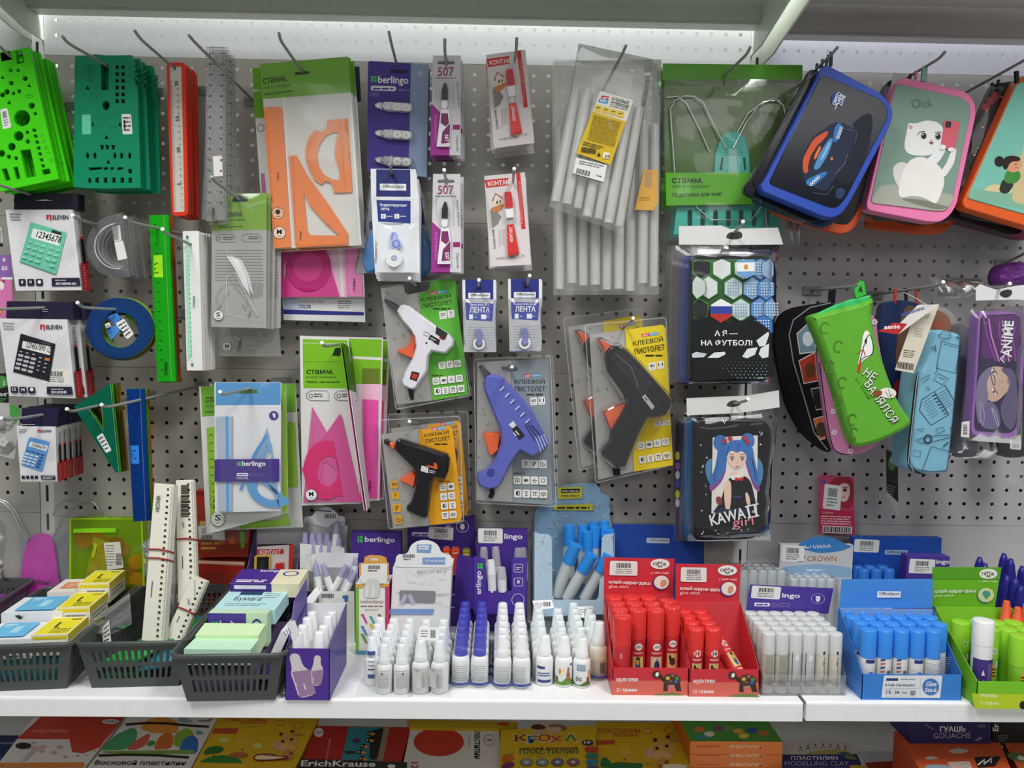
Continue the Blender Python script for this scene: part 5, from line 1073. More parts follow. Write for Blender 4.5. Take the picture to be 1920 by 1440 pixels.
def case(label,S,out,th,edge,hk,grp=None,cover=None,cm=None,strap=None,piping=None):
 t=thing('pencil_case',label,'pencil case',S.pt(*hk),grp);g=G(S)
 g.slab([out],th,edge);n=len(out)
 g.bulge(out,.003,edge,h=.0,wpx=1.5);g.build('shell',t)
 if cover:g=G(S);g.bulge(cover,.0016,cm,h=.0028,wpx=1.2);return t,g
 return t,None
PCG='rigid pencil cases on the top right hooks'
# navy case with a car
S=Pl(.165,gx=.08,cx=1550,cy=260)
out=smooth(z4((600,345),(618,290),(650,284),(1000,470),(1062,540),(1074,610),(1040,700),(800,1160),(745,1240),(680,1268),(620,1255),(228,1092),(228,1045),(250,1030)),1)
cov=smooth(z4((612,345),(980,500),(1034,555),(1036,625),(770,1135),(715,1200),(660,1198),(272,1046)),1)
t,g=case('dark navy pencil case with blue trim and a sports car print, frontmost on its hook',S,out,.022,'2a4bab/s',(1540,118),PCG,cov,'10131f/g')
for q,m_ in((((865,790),(900,770),(935,790),(910,850),(870,845)),'1c2c4c'),(((700,1090),(735,1070),(770,1090),(740,1150),(705,1140)),'1f3358'),(((640,900),(830,700),(800,660),(960,560),(900,900),(760,1100)),'0d1324')):g.poly(smooth(z4(*q),2),m_)
car=lambda*p:smooth(z4(*p),1)
g.poly(car((478,960),(485,870),(560,740),(640,690),(690,650),(770,665),(840,715),(820,800),(770,900),(700,1010),(640,1100),(560,1075),(495,1020)),'17223a')
g.poly(car((495,975),(490,890),(560,760),(650,705),(655,730),(575,820),(520,985)),'c8502c');g.poly(car((520,960),(540,870),(600,780),(610,800),(560,900),(545,965)),'2a1a1c');g.poly(car((560,880),(600,800),(612,815),(570,900)),'e06a3a')
g.poly(car((556,955),(600,850),(665,752),(690,760),(650,870),(590,960)),'4d86b8');g.poly(car((600,900),(660,780),(672,785),(620,890)),'86b4d8')
g.poly(car((505,1030),(560,1000),(640,965),(650,985),(560,1065),(520,1060)),'2f6fae');g.poly(car((690,700),(715,655),(745,670),(735,740),(700,790),(685,770)),'2f6fae')
for k in range(4):g.area([z4(*el(545+k*15,1052-k*15,9,12,12,rot=30)),z4(*el(545+k*15,1052-k*15,5,8,12,rot=30))],'e8f0f6');g.area([z4(*el(716+k*7,752-k*20,12,9,12)),z4(*el(716+k*7,752-k*20,8,5,12))],'e8f0f6')
g.ell(*z4((676,888))[0],2.4,3.4,'c8743c');g.line(z4((700,985),(760,920),(775,860)),.8,'6f7888');g.line(z4((560,1105),(640,1120),(690,1060)),.7,'6f7888');g.line(z4((770,700),(840,712),(825,790)),.7,'6f7888');g.line(z4((655,660),(680,645),(684,670)),1.2,'6f7888')
g.ell(*z4((712,505))[0],12,12,'1c3c84');g.text('SPEED',*z4((705,553))[0],26,9,'eef2f8',-66,.01);g.text('ZONE',*z4((738,553))[0],21,9,'eef2f8',-66,.01);g.line(z4((695,575),(710,540)),1.2,'eef2f8');g.line(z4((705,480),(698,505)),1.4,'eef2f8')
g.build('cover',t);loopstrap(t,S,z4((680,198))[0],z4((675,292))[0],5.5,'1a1d28/s')
for i,(dx,dy,dd,m_,c_,lb,a)in enumerate(((-30,8,.028,'14161c/g','0e0f13/g','plain black pencil case right behind the car print one',2),(-16,17,.046,'1d3560/s','10182c/g','dark blue pencil case, third behind the car print one',-1),(12,30,.064,'d2552a/s','1a1a1e/s','orange edged pencil case, rearmost behind the car print one',-5))):
 S2=Pl(.165-dd,gx=.08,cx=1550,cy=260);t,g=case(lb,S2,sh(out,dx,dy,a),.012,m_,(1530,125),PCG,sh(cov,dx,dy,a),c_);g.build('cover',t);loopstrap(t,S2,z4((660-i*36,218+i*28))[0],z4((640-i*30,330+i*10))[0],4,'24262e/s')
hook('wire hook carrying the car print pencil cases',(1571,88),(1560,101),(1500,160),.03,L=.185)
# case with a white cat
S=Pl(.14,gx=.08,cx=1730,cy=280)
out=smooth(z4((1078,430),(1100,385),(1140,362),(1545,455),(1598,520),(1606,600),(1482,1180),(1440,1250),(1380,1292),(1300,1292),(912,1216),(902,1180)),1)
cov=smooth(z4((1086,420),(1105,408),(1525,498),(1568,545),(1566,610),(1446,1172),(1410,1218),(1350,1222),(925,1168)),1)
t,g=case('pink edged pencil case with a white cat taking a selfie',S,out,.022,'ea7fae/s',(1700,145),PCG,cov,'7f9c8d/s')
g.poly(car((985,1060),(1060,1050),(1460,1120),(1446,1172),(1410,1218),(1350,1222),(925,1168)),'a8ab9c');g.poly(car((1110,1140),(1260,1150),(1440,1200),(1350,1215),(1180,1170)),'7d7c70')
W_='ece8e2'
g.poly(car((1065,960),(1085,920),(1130,905),(1170,925),(1140,1000),(1120,1080),(1085,1040)),'dcd8d2')
g.poly(car((1140,960),(1170,900),(1240,870),(1330,900),(1390,960),(1400,1050),(1370,1130),(1345,1180),(1310,1160),(1250,1130),(1180,1125),(1130,1140),(1105,1120),(1110,1030)),W_);g.poly(car((1260,920),(1330,850),(1390,800),(1410,830),(1370,900),(1300,960)),'f4f1ec');g.poly(car((1370,980),(1420,900),(1450,810),(1478,820),(1460,920),(1400,1010)),W_)
g.poly(car((1140,800),(1160,700),(1165,655),(1210,665),(1280,640),(1350,650),(1395,690),(1400,780),(1370,840),(1290,870),(1200,868),(1150,845)),'f2efea');g.poly(car((1168,660),(1172,705),(1205,690)),'d8a8a4')
for x,y in((1264,742),(1355,745)):g.ell(*z4((x,y))[0],7,7.5,'f8f6f2');g.ell(*z4((x+2,y))[0],5.4,6.2,'55564e');g.ell(*z4((x+2,y))[0],3.2,4,'17171a');g.ell(*z4((x-4,y-8))[0],1.4,1.4,'ffffff')
g.line(z4((1225,735),(1240,718),(1275,712)),1.2,'33302e');g.line(z4((1335,722),(1365,716),(1380,722)),1.1,'33302e');g.ell(*z4((1314,770))[0],1.8,1.2,'c88a86');g.poly(z4((1298,780),(1330,782),(1314,798)),'7a2f34')
g.poly(rrq(z4((1398,640),(1496,656),(1462,838),(1372,815)),3),'d86272');g.poly(rrq(z4((1406,648),(1442,654),(1436,692),(1402,688)),2),'1e1c20');g.ell(*z4((1418,664))[0],2,2,'4a484c');g.ell(*z4((1425,680))[0],2,2,'4a484c');g.ell(*z4((1440,830))[0],6,4,'f4f1ec');g.ell(*z4((1385,815))[0],6,5,'f4f1ec')
g.text('Click',*z4((1190,560))[0],38,15,'6d8074',-3,-.012);g.build('cover',t);loopstrap(t,S,z4((1225,318))[0],z4((1222,375))[0],4,'d87aa4/s');loopstrap(t,S,z4((1278,300))[0],z4((1275,390))[0],10,'8fae9c/s')
for i,(dx,dy,dd,m_,c_,lb,a)in enumerate(((-22,4,.057,'2c3a34/s','8a6a92/s','purple pencil case in clear film behind the white cat one',1),(-8,24,.075,'d2552a/s','2a2226/s','orange edged pencil case, rearmost behind the white cat one',-5))):
 S2=Pl(.14-dd,gx=.08,cx=1730,cy=280);o2=sh(out,dx,dy,a);t,g=case(lb,S2,o2,.012,m_,(1690,150),PCG,sh(cov,dx,dy,a),c_);g.build('cover',t)
 if i==0:
  g=G(S2);film(g,z4((1010,400),(1500,480),(1440,1300),(790,1285)),.009,.004,'ffffff/c14',seed=4,nx=8,ny=10);g.build('film',t);g=G(S2);g.slab([z4((1062,345),(1150,358),(1120,480),(1035,470))],.001,'dcdad8',h=.012);g.build('header',t)
 loopstrap(t,S2,z4((1190-i*30,340+i*15))[0],z4((1170-i*30,420))[0],4,'24262e/s')
hook('wire hook carrying the white cat pencil cases',(1772,97),(1762,109),(1700,146),.03,L=.185)
# case cut by the right edge
S=Pl(.145,gx=.08,cx=1880,cy=280)
out=smooth(z4((1860,410),(1885,362),(2150,330),(2200,420),(2120,1180),(2060,1330),(1980,1335),(1530,1200),(1520,1165),(1535,1135)),1)
cov=smooth(z4((1868,400),(2130,380),(2150,450),(2090,1180),(2030,1275),(1545,1140)),1)
t,g=case('teal pencil case with orange trim picturing a girl hugging a dog',S,out,.022,'e0602a/s',(1820,165),PCG,cov,'7cc0ae/s')
g.poly(car((1570,1090),(1700,1070),(2060,1100),(2040,1240),(1545,1140)),'7fb39a');g.poly(car((1830,1160),(1850,1000),(1870,900),(1900,840),(1910,780),(1990,820),(2020,1000),(2010,1180),(1900,1180)),'cdbb8c');g.poly(car((1640,1090),(1700,1050),(1830,1060),(1840,1110),(1720,1100)),'d8c898')
g.poly(car((1745,1090),(1775,1010),(1850,1040),(1810,1110),(1770,1110)),'2a3028');g.poly(car((1775,1040),(1795,960),(1880,960),(1890,1010),(1850,1050)),'3f8a3c');g.ell(*z4((1840,920))[0],16,16,'d89a78');g.poly(car((1770,950),(1775,880),(1830,865),(1888,880),(1880,905),(1820,905),(1800,960)),'2a1c1c');g.ell(*z4((1750,905))[0],9,10,'2a1c1c');g.line(z4((1845,925),(1862,922)),1,'4a2a20');g.line(z4((1850,945),(1868,943)),1.2,'b85a4a');g.build('cover',t);loopstrap(t,S,z4((1868,322))[0],z4((1872,400))[0],7,'1a1d22/s')
for i,(dx,dy,dd,m_,c_,lb,a)in enumerate(((-48,12,.035,'17161a/s','1d1a20/s','black sequined pencil case behind the teal one',0),(-30,22,.105,'6a1f3c/s','221a20/s','dark red edged pencil case, rearmost behind the teal one',-2))):
 S2=Pl(.145-dd,gx=.08,cx=1880,cy=280);t,g=case(lb,S2,sh(out,dx,dy,a),.012,m_,(1815,170),PCG,sh(cov,dx,dy,a),c_)
 R=random.Random(6+i)
 for k in range(46):
  f=qmap(z4((1700,440),(1840,420),(1640,1130),(1500,1130)));x,y=f(R.random(),R.random());g.ell(x,y,R.uniform(.8,2.2),R.uniform(.8,2.0),('c8c4c8','5a4a7a','7a2a3a','3a3a4a')[k%4],n=7)
 if i==0:
  for x,y in((1690,520),(1660,560),(1720,490)):
   for a_ in range(5):g.ell(*z4((x+14*math.cos(a_*1.26),y+14*math.sin(a_*1.26)))[0],4.5,4,'a83a3a')
 g.build('cover',t);loopstrap(t,S2,z4((1755-i*40,378+i*20))[0],z4((1740-i*40,480))[0],4,'24262e/s')
 if i==0:g=G(S2);film(g,z4((1640,420),(1900,420),(1900,1340),(1440,1250)),.009,.004,'ffffff/c10',seed=8,nx=7,ny=10);g.build('film',t)
hook('wire hook carrying the teal pencil case',(1942,96),(1930,108),(1826,165),.05,L=.185)
# bagged cases in the middle
def bagged(label,S,out,hk,head,seed,bagq,art,shell='17181c/s',slotpx=None):
 t=thing('pencil_case',label,'pencil case',S.pt(*hk),'pencil cases in clear bags');g=G(S);g.slab([out],.018,shell);g.bulge(out,.004,shell,h=0,wpx=3);art(g);g.build('shell',t)
 g=G(S);film(g,bagq,.012,.004,'ffffff/c3',seed=seed,nx=9,ny=13,edge=-.6);g.build('bag',t)
 g=G(S);g.slab([head],.001,'d9d7d5',h=.006)
 if slotpx:g.poly(smooth(slotpx,1),'3a382f')
 g.build('header',t);return t
S=Pl(.125)
fo=smooth(zb((1000,372),(1030,350),(1470,346),(1540,372),(1564,440),(1565,640),(1525,1160),(1490,1205),(1000,1212),(978,1190),(990,800)),1)
def foot(g):
 hexv=lambda cx,cy,r,ry=None:[(cx+r*math.sin(k*math.pi/3),cy-(ry or r*1.12)*math.cos(k*math.pi/3))for k in range(6)]
 cl=lambda pts:[(max(992,min(1540,x)),max(382,min(1190,y)))for x,y in pts]
 g.poly(zb((1005,385),(1520,382),(1540,430),(1530,760),(1200,830),(1000,800)),'2c5a2a');g.poly(zb((1400,385),(1520,382),(1540,430),(1530,800),(1400,880)),'1f3f6a')
 for cx,cy,m_ in((1060,440,'1a1d1c'),(1195,445,'dfe3e0'),(1340,445,'dfe3e0'),(1455,445,'6f9ac4'),(1520,450,'8fb0d0'),(1105,575,'dde1de'),(1270,580,'c4d2d6'),(1395,580,'7fa6cc'),(1490,585,'5f8fc4'),(1020,575,'c8d0cc'),(1035,725,'1a1d1c'),(1175,730,'e6e8e6'),(1315,725,'c4d2d6'),(1440,720,'5f8fc4'),(1520,720,'6f9ac4'),(1460,835,'3f74b8')):
  g.poly(zb(*cl(hexv(cx,cy,72))),'3f8a3a' if cx<1350 else '274f86');g.poly(zb(*cl(hexv(cx,cy,66))),m_)
  if m_ in('c4d2d6','7fa6cc','5f8fc4','6f9ac4','3f74b8'):
   for r in range(5):
    for c in range(5):g.rect(*zb((cx-38+c*17,cy-42+r*19))[0],*zb((cx-30+c*17,cy-33+r*19))[0],'e8eef2' if m_!='c4d2d6' else '7f98b0')
 g.poly(zb((1283,392),(1400,390),(1400,470),(1283,472)),'efeee8');g.poly(zb((1283,392),(1400,390),(1400,408),(1283,410)),'6fa0d0');g.poly(zb((1283,470),(1400,468),(1400,490),(1342,518),(1283,490)),'6fa0d0');g.ell(*zb((1342,440))[0],4,5,'d8983c')
 g.poly(zb((1108,688),(1250,690),(1245,770),(1175,812),(1104,768)),'b8322c');g.poly(zb((1106,700),(1250,700),(1248,752),(1104,752)),'34459c');g.poly(zb((1110,692),(1175,652),(1248,692),(1248,702),(1108,702)),'f0efec')
 g.poly(zb((985,800),(1090,770),(1180,815),(1300,795),(1420,800),(1500,860),(1530,1170),(985,1200)),'17191a')
 g.text('А Я —',*zb((1132,900))[0],43,10,'f4f4f2',-1,.02);g.text('НА ФУТБОЛ!',*zb((1042,965))[0],95,11,'f4f4f2',0,.02)
 for q,m_ in((((980,1020),(1010,1005),(1080,1018),(1060,1042),(985,1044)),'c4d0d4'),(((1085,1045),(1130,1010),(1200,1005),(1205,1022),(1160,1045)),'dfe3e0'),(((1410,930),(1490,870),(1495,890),(1470,965),(1430,970)),'dfe3e0'),(((1315,1038),(1350,985),(1420,975),(1400,1025),(1350,1048)),'dfe3e0'),(((1425,1020),(1440,980),(1495,950),(1490,1040),(1450,1048)),'dfe3e0')):g.poly(zb(*q),m_)
 for r in range(7):
  for c in range(14-r):g.ell(*zb((1475-c*28-(r%2)*10,1052+r*21))[0],.5+c*-.02+r*.12,.5+c*-.02+r*.12,'a8bcd4',n=6)
t=bagged('football pencil case with hexagons and flags in a clear bag',S,fo,(1373,437),smooth(zb((905,162),(1190,158),(1250,182),(1320,178),(1570,172),(1605,285),(1300,288),(905,286)),0),71,zb((895,280),(1600,280),(1530,1228),(865,1225)),foot,slotpx=zb((1216,235),(1245,200),(1270,205),(1320,192),(1336,235),(1300,252),(1240,250)))
for i,(dx,dd,m_,lb)in enumerate(((-16,.03,'2b3c86/s','blue pencil case right behind the football one'),(-24,.058,'2d2f78/s','violet blue pencil case, third behind the football one'),(-32,.086,'6a2f2c/s','dark red pencil case, rearmost behind the football one'))):
 S2=Pl(.122-dd);t,g=case(lb,S2,sh(fo,dx,2+i),.012,m_,(1370,437),'pencil cases in clear bags');g=G(S2);film(g,[(x+dx,y)for x,y in zb((920,285),(1580,285),(1540,1215),(890,1215))],.008,.003,'ffffff/c8',seed=72+i,nx=7,ny=10,edge=-.5);g.build('bag',t)
hook('wire hook carrying the football pencil cases',(1393,416),(1390,423),(1375,437),.125,cap=True)
S=Pl(.12)
ko=smooth(zc_((806,715),(830,692),(1180,694),(1228,720),(1246,790),(1250,920),(1236,1290),(1200,1345),(1120,1378),(830,1388),(800,1380),(798,1000)),1)
def kaw(g):
 R=random.Random(9);s0=[(x,y)for x,y in ko]
 g.poly(smooth(zc_((850,960),(900,900),(1150,890),(1200,960),(1180,1080),(1100,1130),(900,1110)),2),'4f86ae')
 for k in range(60):
  x,y=R.uniform(830,1220),R.uniform(730,1350)
  if 890<x<1170 and 780<y<1230:continue
  g.ell(*zc_((x,y))[0],R.uniform(.7,2.2),R.uniform(.7,2.2),'d4d2d0',n=7)
 g.poly(zc_((902,795),(1160,782),(1155,1225),(895,1230)),'e4e0d8')
 H_,Hd,Sk,Dr='3f74b8','2c5590','ecc8b4','1c1a20'
 c=lambda*p:smooth(zc_(*p),2)
 for p in(((930,870),(970,880),(985,960),(960,1040),(925,1080),(890,1110),(880,1070),(915,1000),(925,930)),((1085,880),(1130,870),(1140,960),(1165,1050),(1175,1110),(1140,1090),(1110,1010),(1090,950))):g.poly(c(*p),'8a4a8c');g.poly(c(*[(x+2,y-30)for x,y in p]),H_)
 g.ell(*zc_((945,825))[0],13,15,H_);g.ell(*zc_((1102,815))[0],13,15,H_);g.line(c((930,880),(935,960),(900,1080)),1,Hd);g.line(c((1120,880),(1135,960),(1160,1080)),1,Hd)
 g.poly(c((945,1170),(975,1060),(1010,1010),(1080,1010),(1120,1040),(1140,1130),(1160,1225),(900,1232),(925,1190)),Dr);g.poly(c((975,1045),(1005,1035),(1010,1120),(1000,1215),(975,1220),(965,1110)),Sk);g.poly(c((1085,1100),(1110,1120),(1120,1190),(1095,1180)),Sk);g.poly(c((1000,1010),(1050,1000),(1080,1010),(1075,1035),(1010,1040)),'f0ece8')
 g.poly(c((1005,990),(1040,985),(1045,1010),(1000,1010)),Sk);g.poly(c((915,1135),(950,1130),(960,1175),(930,1185)),'8a3a3c');g.poly(c((890,1232),(930,1190),(1000,1210),(1080,1190),(1160,1232)),'232a4a');g.line(c((1010,1130),(1040,1140),(1075,1130)),1.6,'3a4a8a')
 g.poly(c((978,900),(985,860),(1040,845),(1090,860),(1098,910),(1080,950),(1042,980),(1000,960)),Sk);g.poly(c((965,920),(960,850),(1000,815),(1050,805),(1100,825),(1115,880),(1105,930),(1085,880),(1060,870),(1040,885),(1010,865),(985,890),(980,935)),H_);g.line(c((1000,830),(985,870),(975,910)),1,Hd);g.line(c((1050,815),(1055,850),(1040,880)),1,Hd)
 for x in(1012,1070):g.ell(*zc_((x,915))[0],4.6,3.4,'f4f0ee');g.ell(*zc_((x,916))[0],2.8,3.2,'6a6a70');g.line(zc_((x-15,908),(x,902),(x+14,910)),1.2,'2a2228');g.line(zc_((x-13,890),(x+12,890)),.7,'4a3a40')
 g.line(zc_((1040,930),(1042,942)),.7,'c89880');g.line(zc_((1032,960),(1052,960)),1.5,'b05a58')
 for x,y in((1000,800),(968,815),(1085,795),(1100,820)):g.ell(*zc_((x,y))[0],5,4,'b23a4a',rot=30)
 g.poly(c((1025,1018),(1050,1028),(1078,1015),(1072,1045),(1050,1035),(1030,1048)),'c43434')
 g.text('KAWA',*zc_((893,1300))[0],67,21,'f6eeee',-13,.02);g.line(zc_((1098,1185),(1112,1250)),4,'f6eeee');g.line(zc_((1138,1176),(1152,1242)),4,'f6eeee');g.line(zc_((1085,1190),(1162,1172)),2.6,'f6eeee');g.line(zc_((1100,1254),(1165,1239)),2.6,'f6eeee');g.text('girl',*zc_((1018,1322))[0],39,22,'e88a9c',-7,.0);g.line(zc_((955,685),(968,715),(975,690)),1.5,'e8e8e8')
t=bagged('black starry pencil case with a blue haired girl in a clear bag',S,ko,(1373,757),zc_((752,570),(1100,555),(1280,525),(1284,622),(1050,655),(755,668)),81,zc_((745,660),(1290,625),(1250,1400),(770,1400)),kaw,'1b1b1f/s',slotpx=zc_((972,612),(1010,578),(1065,590),(1060,612),(1010,622)))
for i,(dx,dd,m_,lb)in enumerate(((-15,.03,'1c5f96/s','bright blue pencil case right behind the starry one'),(-25,.058,'38406a/s','slate blue pencil case, third behind the starry one'),(-33,.084,'3a2f4a/s','dark purple pencil case, rearmost behind the starry one'))):
 S2=Pl(.117-dd);t,g=case(lb,S2,sh(ko,dx,i),.012,m_,(1370,757),'pencil cases in clear bags')
 if i==1:
  g=G(S2);g.b=.0045
  for k,(y,c_)in enumerate(((900,'c8b83c'),(960,'8a5a9a'),(1010,'b8c0c8'),(1060,'3a4a9a'),(1120,'c8b83c'),(1170,'b8c0c8'))):g.ell(1040+702/3.0636+0,560+y/3.0636,4,8,c_)
  g.build('print',t)
 g=G(S2);film(g,[(x+dx,y)for x,y in zc_((790,680),(1240,690),(1230,1395),(760,1395))],.008,.004,'ffffff/c8',seed=82+i,nx=7,ny=10,edge=-.5);g.build('bag',t)
hook('wire hook carrying the starry pencil cases',(1402,748),(1398,752),(1374,757),.12,cap=True)
# soft pouches, lower right
HG='soft pencil cases on the lower right hooks'
c=lambda*p:smooth(zr(*p),2)
S=Pl(.078,gx=.2,cx=1600,cy=700);t,g=case('black pencil case with grey piping and picture patches',S,c((110,300),(200,285),(300,272),(330,300),(320,500),(312,985),(285,1000),(235,975),(150,900),(80,760),(40,560),(22,440),(50,340)),.02,'141417/r',(1545,545),HG)
g=G(S);g.b=.0035;pip=smooth(zr((300,278),(200,300),(120,360),(100,430),(120,560),(180,760),(220,900),(285,985)),0);g.line(pip,2.2,'8a8d90')
for q,m_,m2 in((((135,425),(190,375),(222,390),(228,515),(150,525)),'6f8a96','c8d0d4'),(((145,555),(225,512),(238,655),(170,668)),'b23a24','6a3a20'),(((203,690),(245,682),(258,790),(230,795)),'2a2a2c','1a1a1c'),(((215,835),(262,820),(275,930),(245,938)),'c8682c','4a3a2c')):
 g.poly(zr(*q),'d8d4cc');cx,cy=sum(p[0]for p in q)/len(q),sum(p[1]for p in q)/len(q);g.poly(zr(*[(cx+(x-cx)*.92,cy+(y-cy)*.92)for x,y in q]),m_);g.ell(*zr((cx+5,cy+5))[0],10,14,m2)
g.build('print',t);loopstrap(t,S,zr((310,205))[0],zr((305,280))[0],13,'1a1a1c/r')
S=Pl(.115,gx=.2,cx=1600,cy=700);t,g=case('pink pencil case with flowers behind the green pouch',S,c((240,470),(300,400),(480,330),(520,345),(530,480),(600,760),(610,860),(500,985),(410,1012),(340,1010),(300,975),(255,700)),.018,'d885b4/s',(1555,545),HG)
g=G(S);g.b=.0035;g.line(c((236,480),(262,700),(300,960),(335,1005),(420,1008)),2,'1c1c20')
for x,y in((312,800),(318,900),(395,990),(510,370)):
 for k in range(6):g.ell(*zr((x+9*math.cos(k*1.05),y+9*math.sin(k*1.05)))[0],2.4,2,'f0d8e8')
g.build('print',t)
S=Pl(.155,gx=.15,cx=1600,cy=700)
t=thing('pencil_case','bright green zip pouch printed with horseshoes','pencil case',S.pt(1612,540),HG);g=G(S)
go=c((188,352),(205,335),(340,300),(455,270),(490,250),(500,270),(484,345),(520,480),(548,580),(600,720),(640,790),(676,835),(676,868),(560,930),(470,962),(410,972),(385,945),(360,860),(310,680),(250,490))
g.bulge(go,.018,'63ad35/s',h=0,wpx=9,back=.02)
def shoe(x,y,r,a):p=el(x,y,r*.75,r,14,40,320,rot=a);g.line(zr(*p),2.6,'26420f');g.line(zr(*p),.8,'6fae3c')
for x,y,a in((258,400,10),(322,488,15),(285,585,10),(342,660,15),(322,755,12),(388,835,15),(395,900,10)):shoe(x,y,26,a)
g.text('НЕ',*zr((434,622))[0],25,19,'1c2c10',38,.02);g.text('НЕ',*zr((437,619))[0],23,17,'f4f4ee',38,0);g.text('ВАЛЯЛСЯ',*zr((440,668))[0],92,18,'1c2c10',55,.02);g.text('ВАЛЯЛСЯ',*zr((443,666))[0],90,16,'f4f4ee',55,0);g.text('ул. КОНЯ',*zr((400,640))[0],46,5,'26420f',58,.0)
g.poly(c((410,590),(430,500),(440,420),(465,405),(488,480),(485,530),(440,550)),'eeede8');g.line(c((412,600),(432,540),(484,530),(490,480),(465,405)),1.6,'1c2414');g.poly(zr((445,460),(460,440),(456,480)),'1c2414');g.poly(c((412,610),(420,550),(432,560),(425,615)),'b8482c');g.line(zr((415,520),(440,500),(450,530)),2.4,'c8482c')
g.poly(c((500,715),(520,690),(550,680),(590,690),(600,715),(575,735),(535,728)),'e8e4da');g.poly(c((480,700),(530,692),(530,720),(485,725)),'8a4a24');g.line(zr((545,700),(560,725),(580,715)),1,'2a2418');g.line(zr((560,690),(575,740)),.9,'2a2418')
g.build('body',t)
g=G(S);g.bulge(c((200,342),(340,275),(480,238),(492,250),(455,285),(330,318),(205,350)),.006,'3fc06a/s',h=.006,wpx=3);g.line(zr((200,345),(340,312),(460,285),(495,250)),1.6,'3a4a4a');g.build('top',t)
g=G(S);g.slab([zr((405,215),(432,172),(450,176),(462,238),(412,258)),zr((420,225),(436,195),(448,232))],.006,'35b83c/s',h=.012);g.build('strap',t)
hook('wire hook carrying the green horseshoe pouch',(1610,533),(1600,537),(1540,543),.05,L=.19)
S=Pl(.088,gx=.15,cx=1690,cy=600);t,g=case('dark blue and brown pencil case behind the paper tags',S,c((530,290),(600,262),(690,268),(760,300),(780,420),(690,640),(640,800),(600,740),(540,560)),.02,'1d2c52/s',(1665,548),HG)
g=G(S);g.b=.0035;g.poly(c((640,290),(720,290),(740,420),(650,620),(600,600)),'5a4230');g.poly(c((600,660),(640,640),(640,760),(605,720)),'a8282c');g.build('print',t);loopstrap(t,S,zr((612,212))[0],zr((610,280))[0],4,'b8342c/s')
S=Pl(.058,gx=.15,cx=1690,cy=600);t,g=case('brown pencil case with grey rim behind the blue pouch',S,c((640,290),(760,280),(870,305),(908,360),(905,460),(880,900),(700,900)),.018,'9a9894/s',(1690,548),HG);g=G(S);g.b=.0035;g.poly(c((660,310),(760,300),(850,322),(882,370),(880,460),(860,880),(710,880)),'8a5638');g.text('IIX',*zr((800,395))[0],12,10,'c8342c',0,.02);g.build('print',t);loopstrap(t,S,zr((712,200))[0],zr((715,285))[0],4,'b8342c/s');loopstrap(t,S,zr((662,205))[0],zr((665,280))[0],5,'1a1a1c/s')
S=Pl(.145,gx=-.1,cx=1730,cy=730);t=thing('pencil_case','light blue zip pouch printed with notebooks and pens','pencil case',S.pt(1690,548),HG);g=G(S)
bo=smooth(zr((765,412),(800,405),(895,425),(892,520),(865,800),(835,1085),(750,1098),(660,1080),(640,1040),(655,900),(690,610),(720,560)),1);g.bulge(bo,.02,'7fb4cc/s',h=0,wpx=7,back=.025);dl='21323c'
def outl(*p,w=1.0,cl=True):g.line(zr(*p),w,dl,closed=cl)
g.poly(c((640,1040),(655,900),(690,610),(672,610),(640,900),(628,1030),(650,1085),(750,1100),(670,1078)),'15181c');g.line(zr((682,615),(652,890),(638,1035),(665,1082)),1.2,'b8bcc0')
outl((795,462),(885,488),(865,615),(770,590),w=1.4);outl((805,475),(880,496),(862,600),w=.8,cl=False);outl((765,620),(780,575),w=1,cl=False);outl((780,615),(828,640),(798,668),(757,645));outl((782,632),(812,645),cl=False,w=.8)
outl((700,740),(760,700),(830,810),(745,860),(690,790),w=1.4);outl((760,700),(810,670),(865,760),(830,810),w=1.4)
for k in range(7):outl((705+k*6,755+k*12),(745+k*6,728+k*12),w=.6,cl=False);outl((775+k*6,715+k*11),(815+k*6,690+k*11),w=.6,cl=False);outl((748+k*9,722+k*14),(768+k*9,716+k*14),w=1.6,cl=False)
outl((765,880),(800,868),(808,885),(772,900));outl((665,930),(700,922),(760,910),(830,905),(832,918),(760,935),(700,945),w=1.2);g.area([zr(*el(728,925,20,22,14)),zr(*el(728,925,14,16,14))],dl);outl((745,960),(832,985),(815,1080),(700,1075),w=1.4);outl((668,880),(710,875),(700,890),w=1);outl((660,975),(695,985),(690,1010),(660,1005),w=1);outl((775,435),(800,415),(835,425),(835,445),(800,452),w=1.2);outl((800,960),(825,940),w=2,cl=False);outl((745,495),(760,480),(765,510),w=2);outl((720,680),(732,676),(735,695),w=1.2);outl((850,600),(878,590),(884,450),w=.6,cl=False);outl((835,870),(850,860),(848,900),w=1.4);outl((862,440),(875,450),w=2.2,cl=False);outl((695,640),(735,620),(728,640),(700,660),w=1)
g.build('body',t)
hook('wire hook carrying the light blue pouch',(1768,529),(1760,535),(1670,548),.06,L=.2,cap=True)
S=Pl(.185,gx=.2,cx=1700,cy=620);t=thing('hang_tag','folded red and white hang tag over the light blue pouch','hang tag',S.pt(*zr((770,290))[0]));g=G(S);g.slab([zr((530,415),(640,372),(722,288),(826,284),(628,430))],.0006,'dcd9d2');g.poly(zr((530,415),(605,372),(672,378),(628,430)),'b5282c');g.text('aenie',*zr((560,405))[0],30,8,'f4f0ec',-3,.02);g.lines(*zr((640,330))[0],*zr((760,345))[0],3,'4a5aa0',.7,ang=-18);g.build('front_leaf',t)
